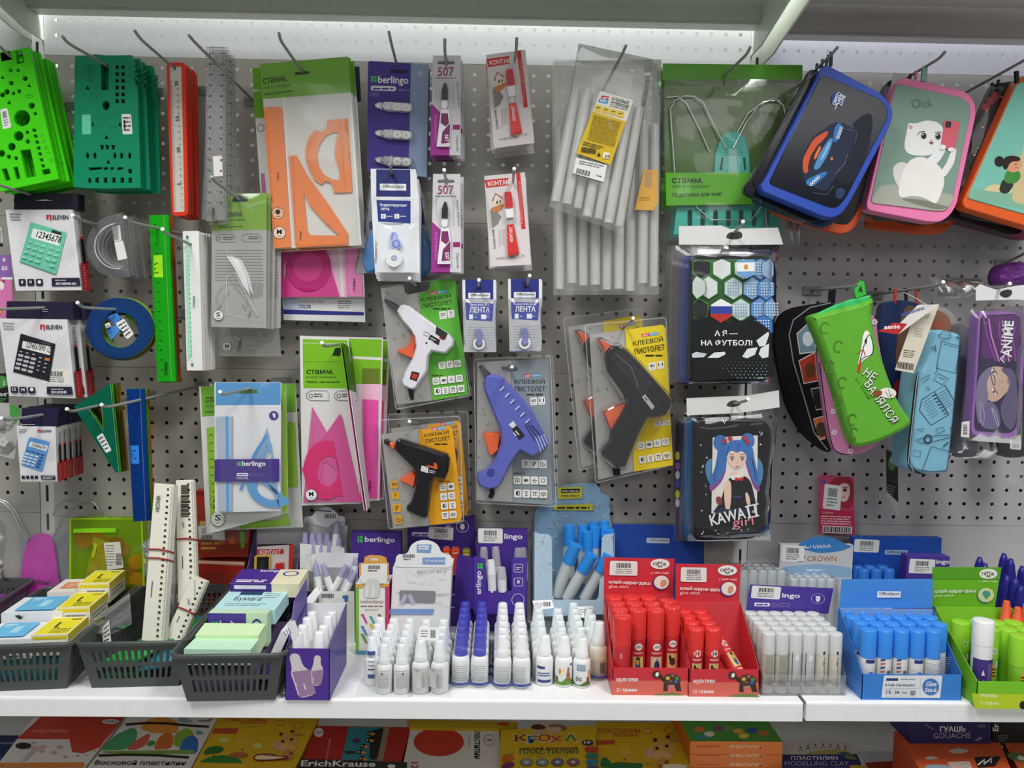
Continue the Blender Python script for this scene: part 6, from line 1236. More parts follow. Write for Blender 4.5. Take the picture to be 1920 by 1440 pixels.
g=G(Pl(.178,gx=.1,cx=1720,cy=640));g.slab([zr((740,300),(826,284),(702,616),(612,600),(690,380))],.0006,'d9d0bf');g.lines(*zr((705,395))[0],*zr((750,440))[0],6,'8a8072',.3,ang=8);g.text('ЧИТАЛ',*zr((722,355))[0],22,8,'7a7062',-3,.0);g.lines(*zr((655,500))[0],*zr((710,540))[0],4,'5a5248',.4,ang=8);g.bars(*zr((625,560))[0],*zr((705,592))[0],'26221e',ang=8,n=20);g.build('back_leaf',t)
g=G(S);g.tube([S.pt(*zr((770,292))[0],.002),S.pt(*zr((745,250))[0],-.03),S.pt(*zr((715,215))[0],-.06)],.0006,'d8d8d8/s',6);g.build('string',t)
S=Pl(.10,gx=.1,cx=1815,cy=690);t=thing('pencil_case','grey plush pencil case in a clear bag beside the light blue pouch','pencil case',S.pt(1850,545),HG);g=G(S);g.bulge(smooth(zr((912,375),(1000,370),(1005,500),(990,1015),(900,1020),(860,1005),(880,700)),1),.02,'6d6872/r',h=0,wpx=9,back=.02);g.build('body',t);g=G(S);film(g,zr((780,150),(1060,165),(1090,1030),(840,1025)),.026,.007,'ffffff/c9',seed=91,nx=9,ny=16,edge=0);g.build('bag',t)
S=Pl(.172,gx=.06,cx=1870,cy=700);ao=smooth(zr((1012,330),(1040,318),(1190,308),(1230,330),(1236,420),(1212,880),(1180,925),(1150,932),(985,918),(972,890),(990,700)),1)
t=thing('pencil_case','purple pencil case with a grey haired face and upright lettering, in a bag','pencil case',S.pt(1880,540),HG);g=G(S);g.slab([ao],.022,'8f5fa8/s');g.bulge(ao,.004,'9a68b4/s',h=0,wpx=2)
g.poly(smooth(zr((1018,338),(1185,330),(1212,350),(1215,430),(1192,870),(1165,905),(995,895),(985,870)),1),'33284a');g.poly(zr((1030,340),(1200,340),(1205,560),(1020,540)),'5a2f6a')
for k in range(7):g.line(zr((1030+k*26,345+k*8),(1050+k*20,440),(1090+k*16,560)),2.4,('8a4a92','c88ac0','4a2a5a')[k%3])
g.poly(c((1010,650),(1050,590),(1100,580),(1160,600),(1185,650),(1150,700),(1090,760),(1040,740)),'c8a898');g.poly(c((990,760),(1000,640),(1060,580),(1080,600),(1040,660),(1060,740),(1010,890)),'7a7290');g.poly(c((1100,590),(1180,590),(1195,700),(1190,860),(1150,900),(1100,790),(1150,700),(1160,640)),'5f5878');g.poly(c((1000,880),(1040,740),(1100,770),(1120,890)),'6a6488');g.line(c((1060,600),(1090,640),(1080,690)),1.6,'4a4560');g.line(c((1010,720),(1040,820),(1020,890)),1.4,'a8a0b8');g.line(c((1060,760),(1100,830),(1105,890)),1.4,'b8b0c4')
for x,y,a in((1078,610,60),(1080,705,60)):g.poly(rot(el(*zr((x,y))[0],6.5,3.2,12),*zr((x,y))[0],a),'e8dcd8');g.ell(*zr((x,y))[0],2.8,3,'7a4a6a');g.line(rot([(zr((x,y))[0][0]-7,zr((x,y))[0][1]-4),(zr((x,y))[0][0]+7,zr((x,y))[0][1]-4)],*zr((x,y))[0],a),1.2,'2a2230')
g.line(zr((1148,640),(1150,668)),1.4,'8a5a5a');g.line(zr((1118,650),(1124,662)),.8,'9a7a70')
g.text('ANIME',*zr((1130,570))[0],80,9,'d8d4dc',-86,-.0);g.text('ANIME',*zr((1163,540))[0],68,17,'f2eff4',-86,.02);g.build('shell',t)
g=G(S);film(g,zr((985,300),(1240,290),(1230,960),(930,940)),.012,.005,'ffffff/c4',seed=92,nx=8,ny=14,edge=-.3);g.build('bag',t);g=G(S);g.slab([zr((985,205),(1005,190),(1080,215),(1170,198),(1240,190),(1240,270),(1190,262),(985,268))],.001,'dfdddd',h=.01);g.poly(c((1090,235),(1120,215),(1160,215),(1155,245),(1120,258)),'3a3834');g.build('header',t)
g=G(S);g.slab([zr((925,850),(962,845),(960,925),(920,920))],.0006,'dcd9d6',h=.006);g.bars(*zr((930,862))[0],*zr((950,912))[0],'5a5a5a',n=9,vert=True);g.build('price_sticker',t)
S2=Pl(.08);t,g=case('dark pencil case in film low behind the purple one',S2,c((1100,500),(1240,480),(1260,1010),(1200,1025),(1110,1020),(1095,900)),.02,'1c1a20/s',(1885,545),HG);g=G(S2);g.b=.004;g.sticker(zr((1160,920),(1215,910),(1212,985),(1158,980)),seed=7);g.build('price_sticker',t);g=G(S2);film(g,zr((1085,500),(1260,470),(1260,1200),(1110,1100)),.011,.006,'ffffff/c9',seed=93,nx=6,ny=12);g.build('bag',t)
hook('wire hook carrying the purple face pencil case',(1893,532),(1885,538),(1795,545),.04,L=.2,cap=True)
S=Pl(.06);t=thing('pencil_case','crumpled purple pouch at the right photo edge above the purple case','pencil case',S.pt(*zr((1200,110))[0]));g=G(S);g.puff(smooth(zr((1055,150),(1075,105),(1130,85),(1240,85),(1300,110),(1300,190),(1180,200),(1060,195)),1),.03,'6d2f86/sw',h=0);g.line(zr((1075,130),(1150,120),(1230,140)),1,'3f1a52');g.build('body',t)
hook('wire hook behind the crumpled purple pouch',(1925,470),(1920,476),(1900,486),.05,L=.1)
# cards hanging low
S=Pl(.02);t=thing('hang_tag','pink card with a red haired girl and a price sticker on the peg wall','card',S.pt(*zr((330,1108))[0]));g=G(S);g.slab([zr((245,1106),(415,1118),(418,1396),(245,1386))],.0008,'c8466e');g.poly(zr((246,1270),(416,1280),(418,1396),(245,1386)),'c02a4e')
g.poly(c((300,1130),(360,1110),(412,1125),(412,1270),(350,1270),(290,1180)),'a82a3a');g.poly(c((320,1150),(380,1135),(400,1180),(380,1240),(340,1230)),'ecc8bc');g.poly(c((290,1160),(330,1120),(400,1115),(412,1170),(370,1140),(330,1165),(320,1230)),'a82a3a');g.ell(*zr((370,1180))[0],4,3,'5a3a3a');g.line(zr((355,1168),(385,1168)),1.2,'3a1a1e');g.line(zr((355,1215),(372,1213)),1.2,'b04a4a');g.ell(*zr((268,1138))[0],5,4,'4a5ab0');g.ell(*zr((282,1250))[0],8,5,'e8a0b4')
g.text('УЧЕБНОЕ',*zr((262,1292))[0],20,3.4,'f0d0d8',2,.01);g.lines(*zr((255,1300))[0],*zr((400,1345))[0],4,'f0c0cc',.45,ang=2);g.poly(zr((262,1350),(405,1356),(405,1390),(262,1384)),'e8d8dc');g.bars(*zr((266,1354))[0],*zr((400,1382))[0],'22181c',ang=2,n=26);g.build('card',t)
g=G(S);g.b=.001;g.sticker(zr((272,1148),(356,1160),(346,1278),(262,1268)),seed=12);g.build('price_sticker',t);g=G();g.tube([Pl(.02).pt(*zr((332,1118))[0]),Pl(0).pt(*zr((332,1116))[0])],.0009,'d8d8d8/s',6);g.build('peg',t)
S=Pl(.05,gx=.5,cx=1672,cy=905);t=thing('hang_tag','narrow dark hang tag turned sideways under the green pouch','hang tag',S.pt(*zr((600,985))[0]));g=G(S);g.slab([zr((567,978),(628,1010),(630,1315),(572,1205))],.0006,'cfcdc6');g.poly(zr((569,981),(627,1012),(627,1145),(570,1130)),'3a3f36');g.poly(zr((571,1130),(627,1146),(628,1240),(572,1185)),'232420');g.ell(*zr((598,1050))[0],7,14,'7a9a5a');g.ell(*zr((602,1035))[0],5,6,'d8d4cc');g.lines(*zr((578,1150))[0],*zr((620,1200))[0],4,'9a9a92',.3,ang=18);g.build('card',t)
g=G(S);g.tube([S.pt(*zr((590,990))[0]),Pl(.07).pt(*zr((575,900))[0]),Pl(.05).pt(*zr((560,700))[0])],.0006,'c8c8c8/s',6);g.build('string',t)
# ------------------------------------------------------------------ left end of the display shelf
zs=zz(0,900,3.2727);zt=zz(240,880,3.2)
def D(x,y,z=None):return-PlZ(SZ if z is None else z).pt(x,y).y
def X_(x,y,d):return Pl(d).pt(x,y).x
def Z_(x,y,d):return Pl(d).pt(x,y).z
def dsolve(x,y,X):
 a,b=-0.2,0.9
 for _ in range(40):
  m=(a+b)/2
  if(X_(x,y,m)-X)*(1 if X>0 else-1)>0:a=m
  else:b=m
 return(a+b)/2
class Loc:
 """surface moved to a place and turned about the vertical"""
 def __init__(s,loc,rz=0.0,rx=0.0,ry=0.0):s.m=Matrix.Translation(loc)@Matrix.Rotation(rz,4,'Z')@Matrix.Rotation(ry,4,'Y')@Matrix.Rotation(rx,4,'X')
 def __call__(s,x,y,z):return s.m@Vector((x,y,z))
BK='474b49/s'
def basket(label,x,d,rz=0.0,wt=.145,wb=.118,L=.245,lb=.222,H=.069):
 """open slatted basket; x, d: middle of the front rim on the shelf"""
 L_=Loc((x,-d,SZ),rz);t=thing('basket',label,'basket',L_(0,L/2,0),'grey plastic baskets');g=G();o=(wt-wb)/2;oy=(L-lb)/2
 tp=[(-wt/2,0),(wt/2,0),(wt/2,L),(-wt/2,L)];bt=[(-wb/2,oy),(wb/2,oy),(wb/2,L-oy),(-wb/2,L-oy)]
 def wall(i,j,W,n):
  S=Qd(L_(*tp[i],H),L_(*tp[j],H),L_(*bt[j],.001),L_(*bt[i],.001),W,100);hs=[]
  p=(W-26)/n
  for r in(18,54):
   for k in range(n):x0=13+p*k+p*.22;hs.append(rr(x0,r,x0+p*.52,r+28,p*.25,3))
  g.slab([[(0,0),(W,0),(W,100),(0,100)]]+hs,.0018,BK,S)
 wall(0,1,140,13);wall(1,2,240,20);wall(2,3,140,13);wall(3,0,240,20)
 g.hexa([L_(*p,.0002)for p in bt]+[L_(*p,.002)for p in bt],BK)
 pts=[]
 for(cx,cy,a)in((-wt/2+.012,.012,180),(wt/2-.012,.012,270),(wt/2-.012,L-.012,0),(-wt/2+.012,L-.012,90)):
  for k in range(5):b=math.radians(a+22.5*k);pts.append(L_(cx+.0155*math.cos(b),cy+.0155*math.sin(b),H))
 g.build('body',t);g=G();g.tube(pts+[pts[0]],.0034,BK,8,False);g.build('rim',t);return t,L_
b3,M3=basket('grey slatted basket of sticky notes, nearest the purple bottle box',-.358,.318,.06)
b2,M2=basket('grey slatted basket holding bundles of white rulers',-.506,.279,.075)
b1,M1=basket('grey slatted basket of pin boxes at the left end',-.657,.292,.11)
b0,M0=basket('grey slatted basket cut by the left photo edge, set behind',-.848,.262,.11)
def bx(name,label,cat,L_,x0,x1,y0,y1,z0,z1,m,group=None,art=None):
 """small carton standing in or on something, in the frame of L_"""
 t=thing(name,label,cat,L_((x0+x1)/2,(y0+y1)/2,z0),group);g=G();P8=[L_(x,y,z)for z in(z0,z1)for x,y in((x0,y0),(x1,y0),(x1,y1),(x0,y1))];g.hexa(P8,m)
 F_=Qd(P8[4],P8[5],P8[1],P8[0],100,100);T_=Qd(P8[7],P8[6],P8[5],P8[4],100,100);R_=Qd(P8[5],P8[6],P8[2],P8[1],100,100);Lf=Qd(P8[7],P8[4],P8[0],P8[3],100,100)
 if art:art(g,F_,T_,R_,Lf)
 g.build('carton',t);return t
# pin boxes and yellow boxes in the left basket
def pinart(g,F_,T_,R_,Lf):
 R=random.Random(3)
 for S in(F_,R_):
  for k in range(11):
   x,y=R.uniform(8,92),R.uniform(12,88);a=R.uniform(0,180);g.line(rot([(x-7,y),(x+2,y)],x,y,a),1.6,'8a8a8a',S);g.poly(rot([(x,y-7),(x+8,y-9),(x+8,y+9),(x,y+7)],x,y,a),'2a2c30',S)
 g.rect(18,8,82,92,'69b7e2',T_);g.poly([(48,30),(62,30),(62,70),(48,70)],'a8d8f0',T_);g.lines(24,16,46,34,2,'e8f4fa',.4,T_)
bx('pin_box','blue and white pin box, front one in the left basket','box',M1,-.060,.014,.012,.075,.045,.073,'e4e6e8','pin boxes in the left basket',pinart)
bx('pin_box','blue and white pin box behind the front one in the left basket','box',M1,-.058,.026,.080,.150,.052,.086,'e4e6e8','pin boxes in the left basket',pinart)
def yart(g,F_,T_,R_,Lf):
 g.rect(4,4,96,96,'e8da2c',T_);g.line([(40,30),(40,60),(52,60)],7,'23221a',T_);g.lines(40,66,92,92,4,'4a4614',.4,T_);g.lines(62,10,92,20,1,'4a4614',.5,T_);g.rect(10,28,90,92,'efece2',F_);g.bars(28,36,86,82,'2a2820',F_,n=22);g.rect(4,8,96,22,'e0cc20',F_);g.rect(0,0,100,30,'e0d02a',R_);g.lines(10,40,90,80,2,'9a9680',.4,R_)
for k,lb in enumerate(('yellow box with bar code front, nearest in the left basket','middle yellow box of the row in the left basket','rear yellow box of the row in the left basket')):
 bx('clip_box',lb,'box',M1,.014+k*.002,.062+k*.001,.012+k*.072,.080+k*.072,.048+k*.012,.078+k*.013,'eae4c8','yellow boxes in the left basket',yart)
bx('clip_box','white box with orange stripe at the back of the left basket','box',M1,-.030,.022,.160,.225,.055,.090,'e4ddd6',None,lambda g,F_,T_,R_,Lf:(g.rect(20,25,90,75,'d8825a',T_),g.lines(30,35,80,65,2,'f0d8c8',.4,T_)))
def blank(g,F_,T_,R_,Lf):
 g.lines(10,20,90,80,4,'8a5aa0',.4,F_)
bx('clip_box','teal box at the bottom of the left basket','box',M1,-.052,.05,.02,.11,.004,.042,'2f8a90','boxes low in the left basket');bx('clip_box','cream box at the bottom rear of the left basket','box',M1,-.052,.05,.115,.215,.004,.046,'d8cfb8','boxes low in the left basket')
bx('clip_box','purple box seen through the basket cut by the left edge','box',M0,-.05,.055,.03,.2,.004,.060,'6a2f7a',None,blank);bx('pin_box','blue and white pin box lying in the basket cut by the left edge','box',M0,-.05,.06,.015,.07,.062,.085,'dfe4ea',None,pinart)
# ruler bundles
def bundle(label,foot,top,d,n,wpx,th,code,name):
 """n white rulers held by red rubber bands; foot, top: photo pixels of the front ruler's ends, d depth"""
 S=Pl(d,gz=-.25,cx=foot[0],cy=foot[1]);a,b=Vector(foot),Vector(top);u=(a-b).normalized();v=Vector((-u.y,u.x));
 if v.x<0:v=-v
 q=[tuple(b-v*wpx/2),tuple(b+v*wpx/2),tuple(a+v*wpx*.56),tuple(a-v*wpx*.56)];f=qmap(q);Ln=(a-b).length;objs=[]
 for k in range(n):
  t=thing('ruler','%s ruler of the %s'%(ORD[k]if k else 'frontmost white wooden',label)if k else 'frontmost white ruler of the '+label,'ruler',S.pt(*foot,-k*th),'white rulers bundled with rubber bands');g=G(S)
  g.slab([q],th*.8,'e6e2d4/s',h=-k*th)
  if k==0:
   g.b=.0002;ticks(g,f(.97,.02),f(.97,.98),int(Ln/2.2),tuple(-v*4),'4a4844',.6)
   for j in range(int(Ln/11)):x,y=f(.72,.03+j*11/Ln);g.lines(x-2,y-2,x+3,y+3,1,'33312e',.8,None,0,j)
   if code:g.bars(*f(.3,.04),*f(.72,.3),'22201e',n=22,vert=True);g.text(name,*f(.3,.34),12,4,'2a2826',80,0)
   else:g.text(name,*f(.16,.08),Ln*.1,8,'2a2826',90+math.degrees(math.atan2(u.x,u.y))*-1,.02)
   g.line([f(.3,.62),f(.29,.72)],1.4,'4a4844')
  g.build('plate',t)
 return S,f,th*n
def band(label,S,f,v,depth,wpx,wrap=True):
 t=thing('rubber_band',label,'rubber band',S.pt(*f(.5,v)),'red rubber bands');g=G();e=.0022
 p=[S.pt(*f(-.02,v),e),S.pt(*f(.5,v-.004),e),S.pt(*f(1.02,v+.004),e),S.pt(*f(1.03,v+.012),-depth*.5),S.pt(*f(1.02,v+.02),-depth-.001),S.pt(*f(-.02,v+.006),-depth-.001),S.pt(*f(-.03,v),-depth*.5)]
 g.tube(p+[p[0]],.0011,'a8342e/r',7,False);g.build('loop',t)
S,f,dp=bundle('tall left bundle in the ruler basket',(286,1202),(308,907),.205,8,36,.0021,False,'КРАСИН')
band('upper red rubber band round the tall left ruler bundle',S,f,.42,dp,40);band('lower red rubber band round the tall left ruler bundle',S,f,.475,dp,40)
S,f,dp=bundle('right upright bundle in the ruler basket',(352,1130),(346,900),.155,5,32,.0021,True,'300мм');band('red rubber band round the right upright ruler bundle',S,f,.48,dp,36)
S,f,dp=bundle('short leaning bundle in the ruler basket',(324,1202),(374,1085),.185,6,30,.0021,True,'150мм');band('red rubber band round the short leaning ruler bundle',S,f,.5,dp,34)
def lying(label,col,pts,z,dz,name='ruler',cat='ruler'):
 t=thing(name,label,cat,M2(*pts[0],z),'coloured tools lying in the ruler basket');g=G();a=[M2(x,y,z+dz*i)for i,(x,y)in enumerate(pts)];g.hexa(a+[p+Vector((0,0,.003))for p in a],col);g.build('plate',t)
lying('green ruler lying in the ruler basket under the left bundle','1f9a3c/s',[(-.052,.03),(.0,.02),(.05,.16),(.01,.18)],.028,.004);lying('teal ruler lying in the ruler basket','2b8aa0/s',[(.0,.02),(.05,.03),(.058,.2),(.03,.2)],.018,.004);lying('dark green set square lying in the ruler basket','14603a/s',[(-.05,.02),(.02,.015),(.0,.09),(-.04,.1)],.008,.003,'set_square','set square')
def zipbag(label,S,q,seed,m='e6e6e6/c22',stk=None):
 t=thing('zip_bag',label,'clear bag',S.pt(*q[2]),'clear zip bags in the ruler basket');g=G(S);film(g,q,.008,.005,m,seed=seed,nx=7,ny=9);g.build('bag',t)
 if stk:g=G(S);g.b=.010;g.sticker(stk,seed=seed,code=False);g.build('price_sticker',t)
zipbag('clear crumpled zip bag at the left of the ruler basket',Pl(.22),zs((575,850),(800,690),(815,880),(600,990)),5,stk=zs((650,890),(690,840),(705,985),(655,995)))
zipbag('clear zip bag standing between the ruler bundles',Pl(.14),zt((90,440),(285,300),(290,830),(245,880)),6,'e8e8ee/c30');zipbag('clear zip bag behind the left ruler bundle',Pl(.11),zs((875,385),(960,370),(960,620),(890,600)),7)
# sticky notes basket
def noteart(g,F_,T_,R_,Lf):
 g.rect(0,0,100,100,'4d3c94',F_);g.poly([(6,25),(10,25),(10,75),(6,75)],'3fc35a',F_);g.poly([(12,25),(17,25),(17,75),(12,75)],'3fc35a',F_);g.text('berlingo',20,82,42,60,'f2f0f6',0,.02,F_);g.rect(64,0,100,100,'c4dfc0',F_);g.area([el(82,55,11,40,16),el(82,55,9,32,16)],'4d3c94',F_)
N='sticky_note_pad'
def pad(label,x0,x1,y0,y1,z0,z1,m,rx=0.0,art=None,grp='sticky note pads in the basket'):
 c=M3((x0+x1)/2,(y0+y1)/2,z0);L_=Loc(c,0,rx);w,h=(x1-x0)/2,(y1-y0)/2
 bx(N,label,'sticky notes',L_,-w,w,-h,h,0,z1-z0,m,grp,art)
def top2(g,F_,T_,R_,Lf):g.lines(2,5,98,95,6,'b4d8bc',.12,F_)
pad('mint sticky note pad at the very front of its basket',-.062,.028,.012,.06,.05,.072,'c2e6cc',0,top2)
pad('pale green sticky note pad, second in the basket',-.058,.03,.05,.085,.052,.080,'d2eab8',.12)
pad('sticky note pad with purple band facing front',-.054,.032,.088,.106,.045,.094,'c4dfc0',0.0,noteart)
def bum(g,F_,T_,R_,Lf):
 g.rect(22,10,60,26,'2b3f6a',T_);g.text('Бумага',20,60,45,26,'2a3440',0,.01,T_);g.lines(12,68,80,84,2,'6a7a84',.3,T_);g.lines(64,14,92,44,3,'7a8a94',.3,T_)
pad('pale blue note paper block lying behind the purple banded pad',-.052,.040,.110,.185,.072,.094,'b9e0e2',.06,bum)
def pb(g,F_,T_,R_,Lf):
 g.rect(0,0,58,100,'4d2f8f',T_);g.area([el(78,30,12,18,16),el(78,30,9,14,16)],'4d3c94',T_);g.lines(6,72,50,92,2,'f0ecf4',.5,T_);g.text('berlingo',30,24,30,20,'f2f0f6',0,.01,T_);g.rect(0,0,60,60,'3f2a80',F_);g.rect(6,12,52,40,'e8e4ee',F_)
pad('cream sticky note block with purple cover at the back of the basket',-.046,.062,.176,.236,.090,.112,'e6dfbe',.08,pb)
for k,lb in enumerate(('front white notepad leaning at the right of the sticky note basket','second white notepad leaning at the right of the sticky note basket','rear white notepad leaning at the right of the sticky note basket')):
 c=M3(.038+k*.005,.035+k*.062,.02);L_=Loc(c,-.03,0,.42)
 bx('notepad',lb,'notepad',L_,-.006,.006,0,.085,0,.072,'e9e6ea','white notepads in the sticky note basket',lambda g,F_,T_,R_,Lf:(g.rect(0,50,100,100,'4a2f86',F_),g.lines(10,6,90,40,3,'6a5a8a',.2,Lf)))
pad('dark block of notes low in the sticky note basket',-.05,.03,.02,.2,.003,.04,'6a5a7a')
# magenta book stand in a bag, at the back left
S=Pl(.010);t=thing('book_stand_pack','magenta book stand with wire arms in a clear bag at the left end','book stand',Vector((X_(80,1100,.01),-.01,SZ)));g=G(S)
g.slab([smooth(zs((115,650),(130,560),(150,430),(175,365),(210,335),(265,330),(310,345),(330,400),(350,560),(365,650),(380,900),(100,900)),1)],.004,'d23fb8/s');g.build('support',t)
g=G(S)
for p in(((175,365),(120,260),(80,180),(30,135),(-40,115)),((185,355),(135,250),(95,170),(45,128),(-30,105)),((325,370),(380,260),(430,180),(480,140),(540,118),(590,140),(620,190),(628,230)),((335,215),(350,165),(390,125),(440,110),(490,128))):g.tube([S.pt(*q,.004)for q in zs(*p)],.0015,'c8c8c8/m',8)
g.build('wire',t);g=G(S);g.poly(zs((100,330),(440,330),(400,640),(110,640)),'6a9ad0/c14',None,-.004);film(g,zs((-20,165),(540,185),(520,640),(-20,640)),.010,.003,'ffffff/c12',seed=14,nx=9,ny=8);g.build('bag',t)
# lime counting set box
S=Pl(.044);t=thing('counting_set','lime green plastic box with orange counting tokens and a price sticker','counting set box',Vector((X_(200,1120,.044),-.044,SZ)));g=G(S)
q=zs((432,240),(870,240),(905,650),(432,660));q[2]=(q[2][0],1150);q[3]=(q[3][0],1150);q=[(132,973),(265,973),(272,1160),(132,1160)]
a=[S.pt(*p)for p in q];b=[p+Vector((0,.020,0))for p in a];lm='b2dc1c/c30t'
g.add(a+b,[(4,5,6,7),(0,1,5,4),(1,2,6,5),(3,2,6,7),(0,3,7,4)],'a9d41e/c45t');g.line(q,4,'b4e01c/s',closed=True);g.poly(q,'c8e83c/c14t');g.build('box',t)
g=G(S);R=random.Random(2)
for k in range(16):
 x,y=zs((R.uniform(470,840),R.uniform(360,640)))[0];m_=('e5703a/s','d8502e/s','b23a34/s','8a3a86/s')[(k*7)%4 if y>1040 else(k%2)];g.slab([el(x,y,15,14,16)],.004,m_,h=-.009-.0022*(k%4))
g.build('tokens',t);g=G(S);g.slab([zs((565,355),(720,400),(715,660),(510,640))],.0006,'c89a5a',h=-.004);g.poly(zs((572,385),(596,392),(578,478),(556,470)),'e8dcc4');g.text('СТАММ',*zs((566,470))[0],22,5,'33301e',-80,.02);g.text('УЧИСЬ СЧИТАТЬ',*zs((605,550))[0],50,6,'b0582a',-78,0);g.lines(*zs((540,570))[0],*zs((640,625))[0],3,'6a8a3a',.6);g.build('leaflet',t)
g=G(S);g.slab([zs((458,298),(718,296),(718,318),(458,320))],.006,'8ee01c/s',h=.004);g.build('handle',t);g=G(S);g.b=.001;g.poly(zs((638,385),(738,378),(760,538),(660,552)),'e9e7e2');g.bars(*zs((712,450))[0],*zs((750,520))[0],'2a2a2a',n=14,vert=True);g.lines(*zs((650,395))[0],*zs((705,530))[0],8,'77756f',.3);g.build('price_sticker',t)
# red and orange clear boxes at the back
def setbox(label,d,q,th,m,m2,strip):
 S=Pl(d);t=thing('counting_set',label,'counting set box',S.pt((q[2][0]+q[3][0])/2,(q[2][1]+q[3][1])/2),'red counting set boxes behind the ruler basket');g=G(S);boxpx(g,q,d,th,m);f=qmap(q);g.poly([f(.05,.2),f(.95,.2),f(.95,.95),f(.05,.95)],m2);
 g.poly([f(.08,.45),f(.35,.45),f(.35,.62),f(.08,.62)],'c8a05a');g.text('СТАММ',*f(.1,.6),24,5,'2a2418',-2,.02);g.lines(*f(.1,.68),*f(.45,.9),3,'d8a04a',.5);g.line([f(0,.06),f(1,.06)],1.4,'e88a6a')
 for k in range(5):a,b=f(.5+.1*k,.75);g.ell(a,b,7,7,('d8632e','b8382a')[k%2])
 g.build('box',t);g=G(S);g.b=.001;f2=lambda*p:[f(*r)for r in p];g.poly(f2((.02,.0),(1,-.02),(1,.04),(.02,.06)),strip);g.build('lid',t)
zb0=SZ
S=Pl(.085);y0=1150
setbox('red counting set box, lower one behind the ruler basket',.030,zt((410,545),(700,560),(705,860),(410,860)),.026,'a8281c/s','8f2a1a','e8b8a8')
setbox('red counting set box, upper one of the stack behind the ruler basket',.028,zt((402,130),(740,140),(720,525),(410,528)),.024,'b03020/s','98381e','8a1c14')
t=thing('zip_bag','clear pouch with lime strip and white label against the red boxes','clear bag',Pl(.0335).pt(430,1000));S=Pl(.0335);g=G(S);g.slab([zt((420,340),(578,345),(582,425),(425,418))],.0005,'d9d7d4');g.bars(*zt((440,395))[0],*zt((505,418))[0],'2a2a2a',n=14);g.lines(*zt((440,352))[0],*zt((560,385))[0],3,'8a8a88',.4);g.build('label',t);g=G(S);g.slab([zt((668,370),(698,372),(700,470),(678,472))],.004,'6fae22/s');g.build('strip',t);g=G(S);film(g,zt((405,320),(735,330),(720,440),(410,440)),.004,.002,'ffffff/c12',seed=3,nx=8,ny=4);g.build('bag',t)
# ------------------------------------------------------------------ bottles, tubes and cartons on the display shelf
z8b=zz(540,940,3.789);zk=zz(820,900,3.4278);zg=zz(1100,1000,4.5);zh=zz(1380,980,3.5556)
PUR='4c2f8e'
def bottle(name,label,cat,x,d,r,hb,hc,m,cm,art=None,group=None,capr=.7,z0=None,rz=0):
 """upright bottle: body with rounded shoulder, tapered cap, printed label wrapped round"""
 z0=SZ if z0 is None else z0;o=Vector((x,-d,z0));t=thing(name,label,cat,o,group);g=G()
 g.lathe([(r*.86,.0003),(r,.002),(r,hb*.80),(r*.93,hb*.9),(r*.66,hb*.985),(r*.5,hb)],o,m,20)
 if art:art(g,Cy(o,r))
 g.build('body',t);g=G();g.lathe([(r*capr*1.06,hb-.001),(r*capr*1.06,hb+hc*.22),(r*capr,hb+hc*.25),(r*capr*.8,hb+hc-.0015),(r*capr*.68,hb+hc),(0.0,hb+hc)],o,cm,16);g.build('cap',t);return t
def copies(proto,spots,lab,skip=()):
 """spots: list of (x, d, label)"""
 for x,d,lb in spots:dup(proto,lb,(x-proto.location.x,-d-proto.location.y,0),rz=random.uniform(-.4,.4),skip=skip)
def grid(x0,d0,nx,ny,px,pd,what,sk=()):
 o=[]
 for r in range(ny):
  for c in range(nx):
   if(r,c)==(0,0)or(r,c)in sk:continue
   o.append((x0+c*px,d0-r*pd,'%s, %s row from front, %s from left'%(what,ORD[r],ORD[c])))
 return o
def la(rows,m1='a2a5aa',bands=(),side=None):
 def f(g,C_):
  for y0,y1,m in bands:g.poly([(-70,y0),(-35,y0),(0,y0),(35,y0),(70,y0),(70,y1),(35,y1),(0,y1),(-35,y1),(-70,y1)],m,C_)
  for k in range(rows):
   y=.010+k*.0032
   for a in range(-48,40,8):g.poly([(a,y),(a+6.5,y),(a+6.5,y+.0011),(a,y+.0011)],m1,C_)
 return f
def film_pack(label,x0,x1,d0,d1,h,grp,seed):
 """clear shrink wrap round a block of bottles"""
 t=thing('shrink_wrap',label,'clear film',((x0+x1)/2,-(d0+d1)/2,SZ),grp);g=G();R=random.Random(seed)
 z1=SZ+h*1.02;ff=d0+.0015
 Q4=(((x0,-ff,SZ+h*.66),(x1,-ff,SZ+h*.66),(x1,-ff,SZ+.002),(x0,-ff,SZ+.002)),((x0,-d0+.012,z1),(x1,-d0+.012,z1),(x1,-ff,SZ+h*.66),(x0,-ff,SZ+h*.66)))
 for k,q in enumerate(Q4):film(g,[(0,0),(1,0),(1,1),(0,1)],.001,.0012,'ffffff/c4',Qd(*q),6,6,seed+k,0)
 g.box(x0-.003,x1+.003,-d0-.004,-d1,SZ+.0001,SZ+.0012,'e8ecee/c12');g.build('film',t);return t
WB='eceff0/s'
def hgt(x,y,d):return Z_(x,y,d)-SZ
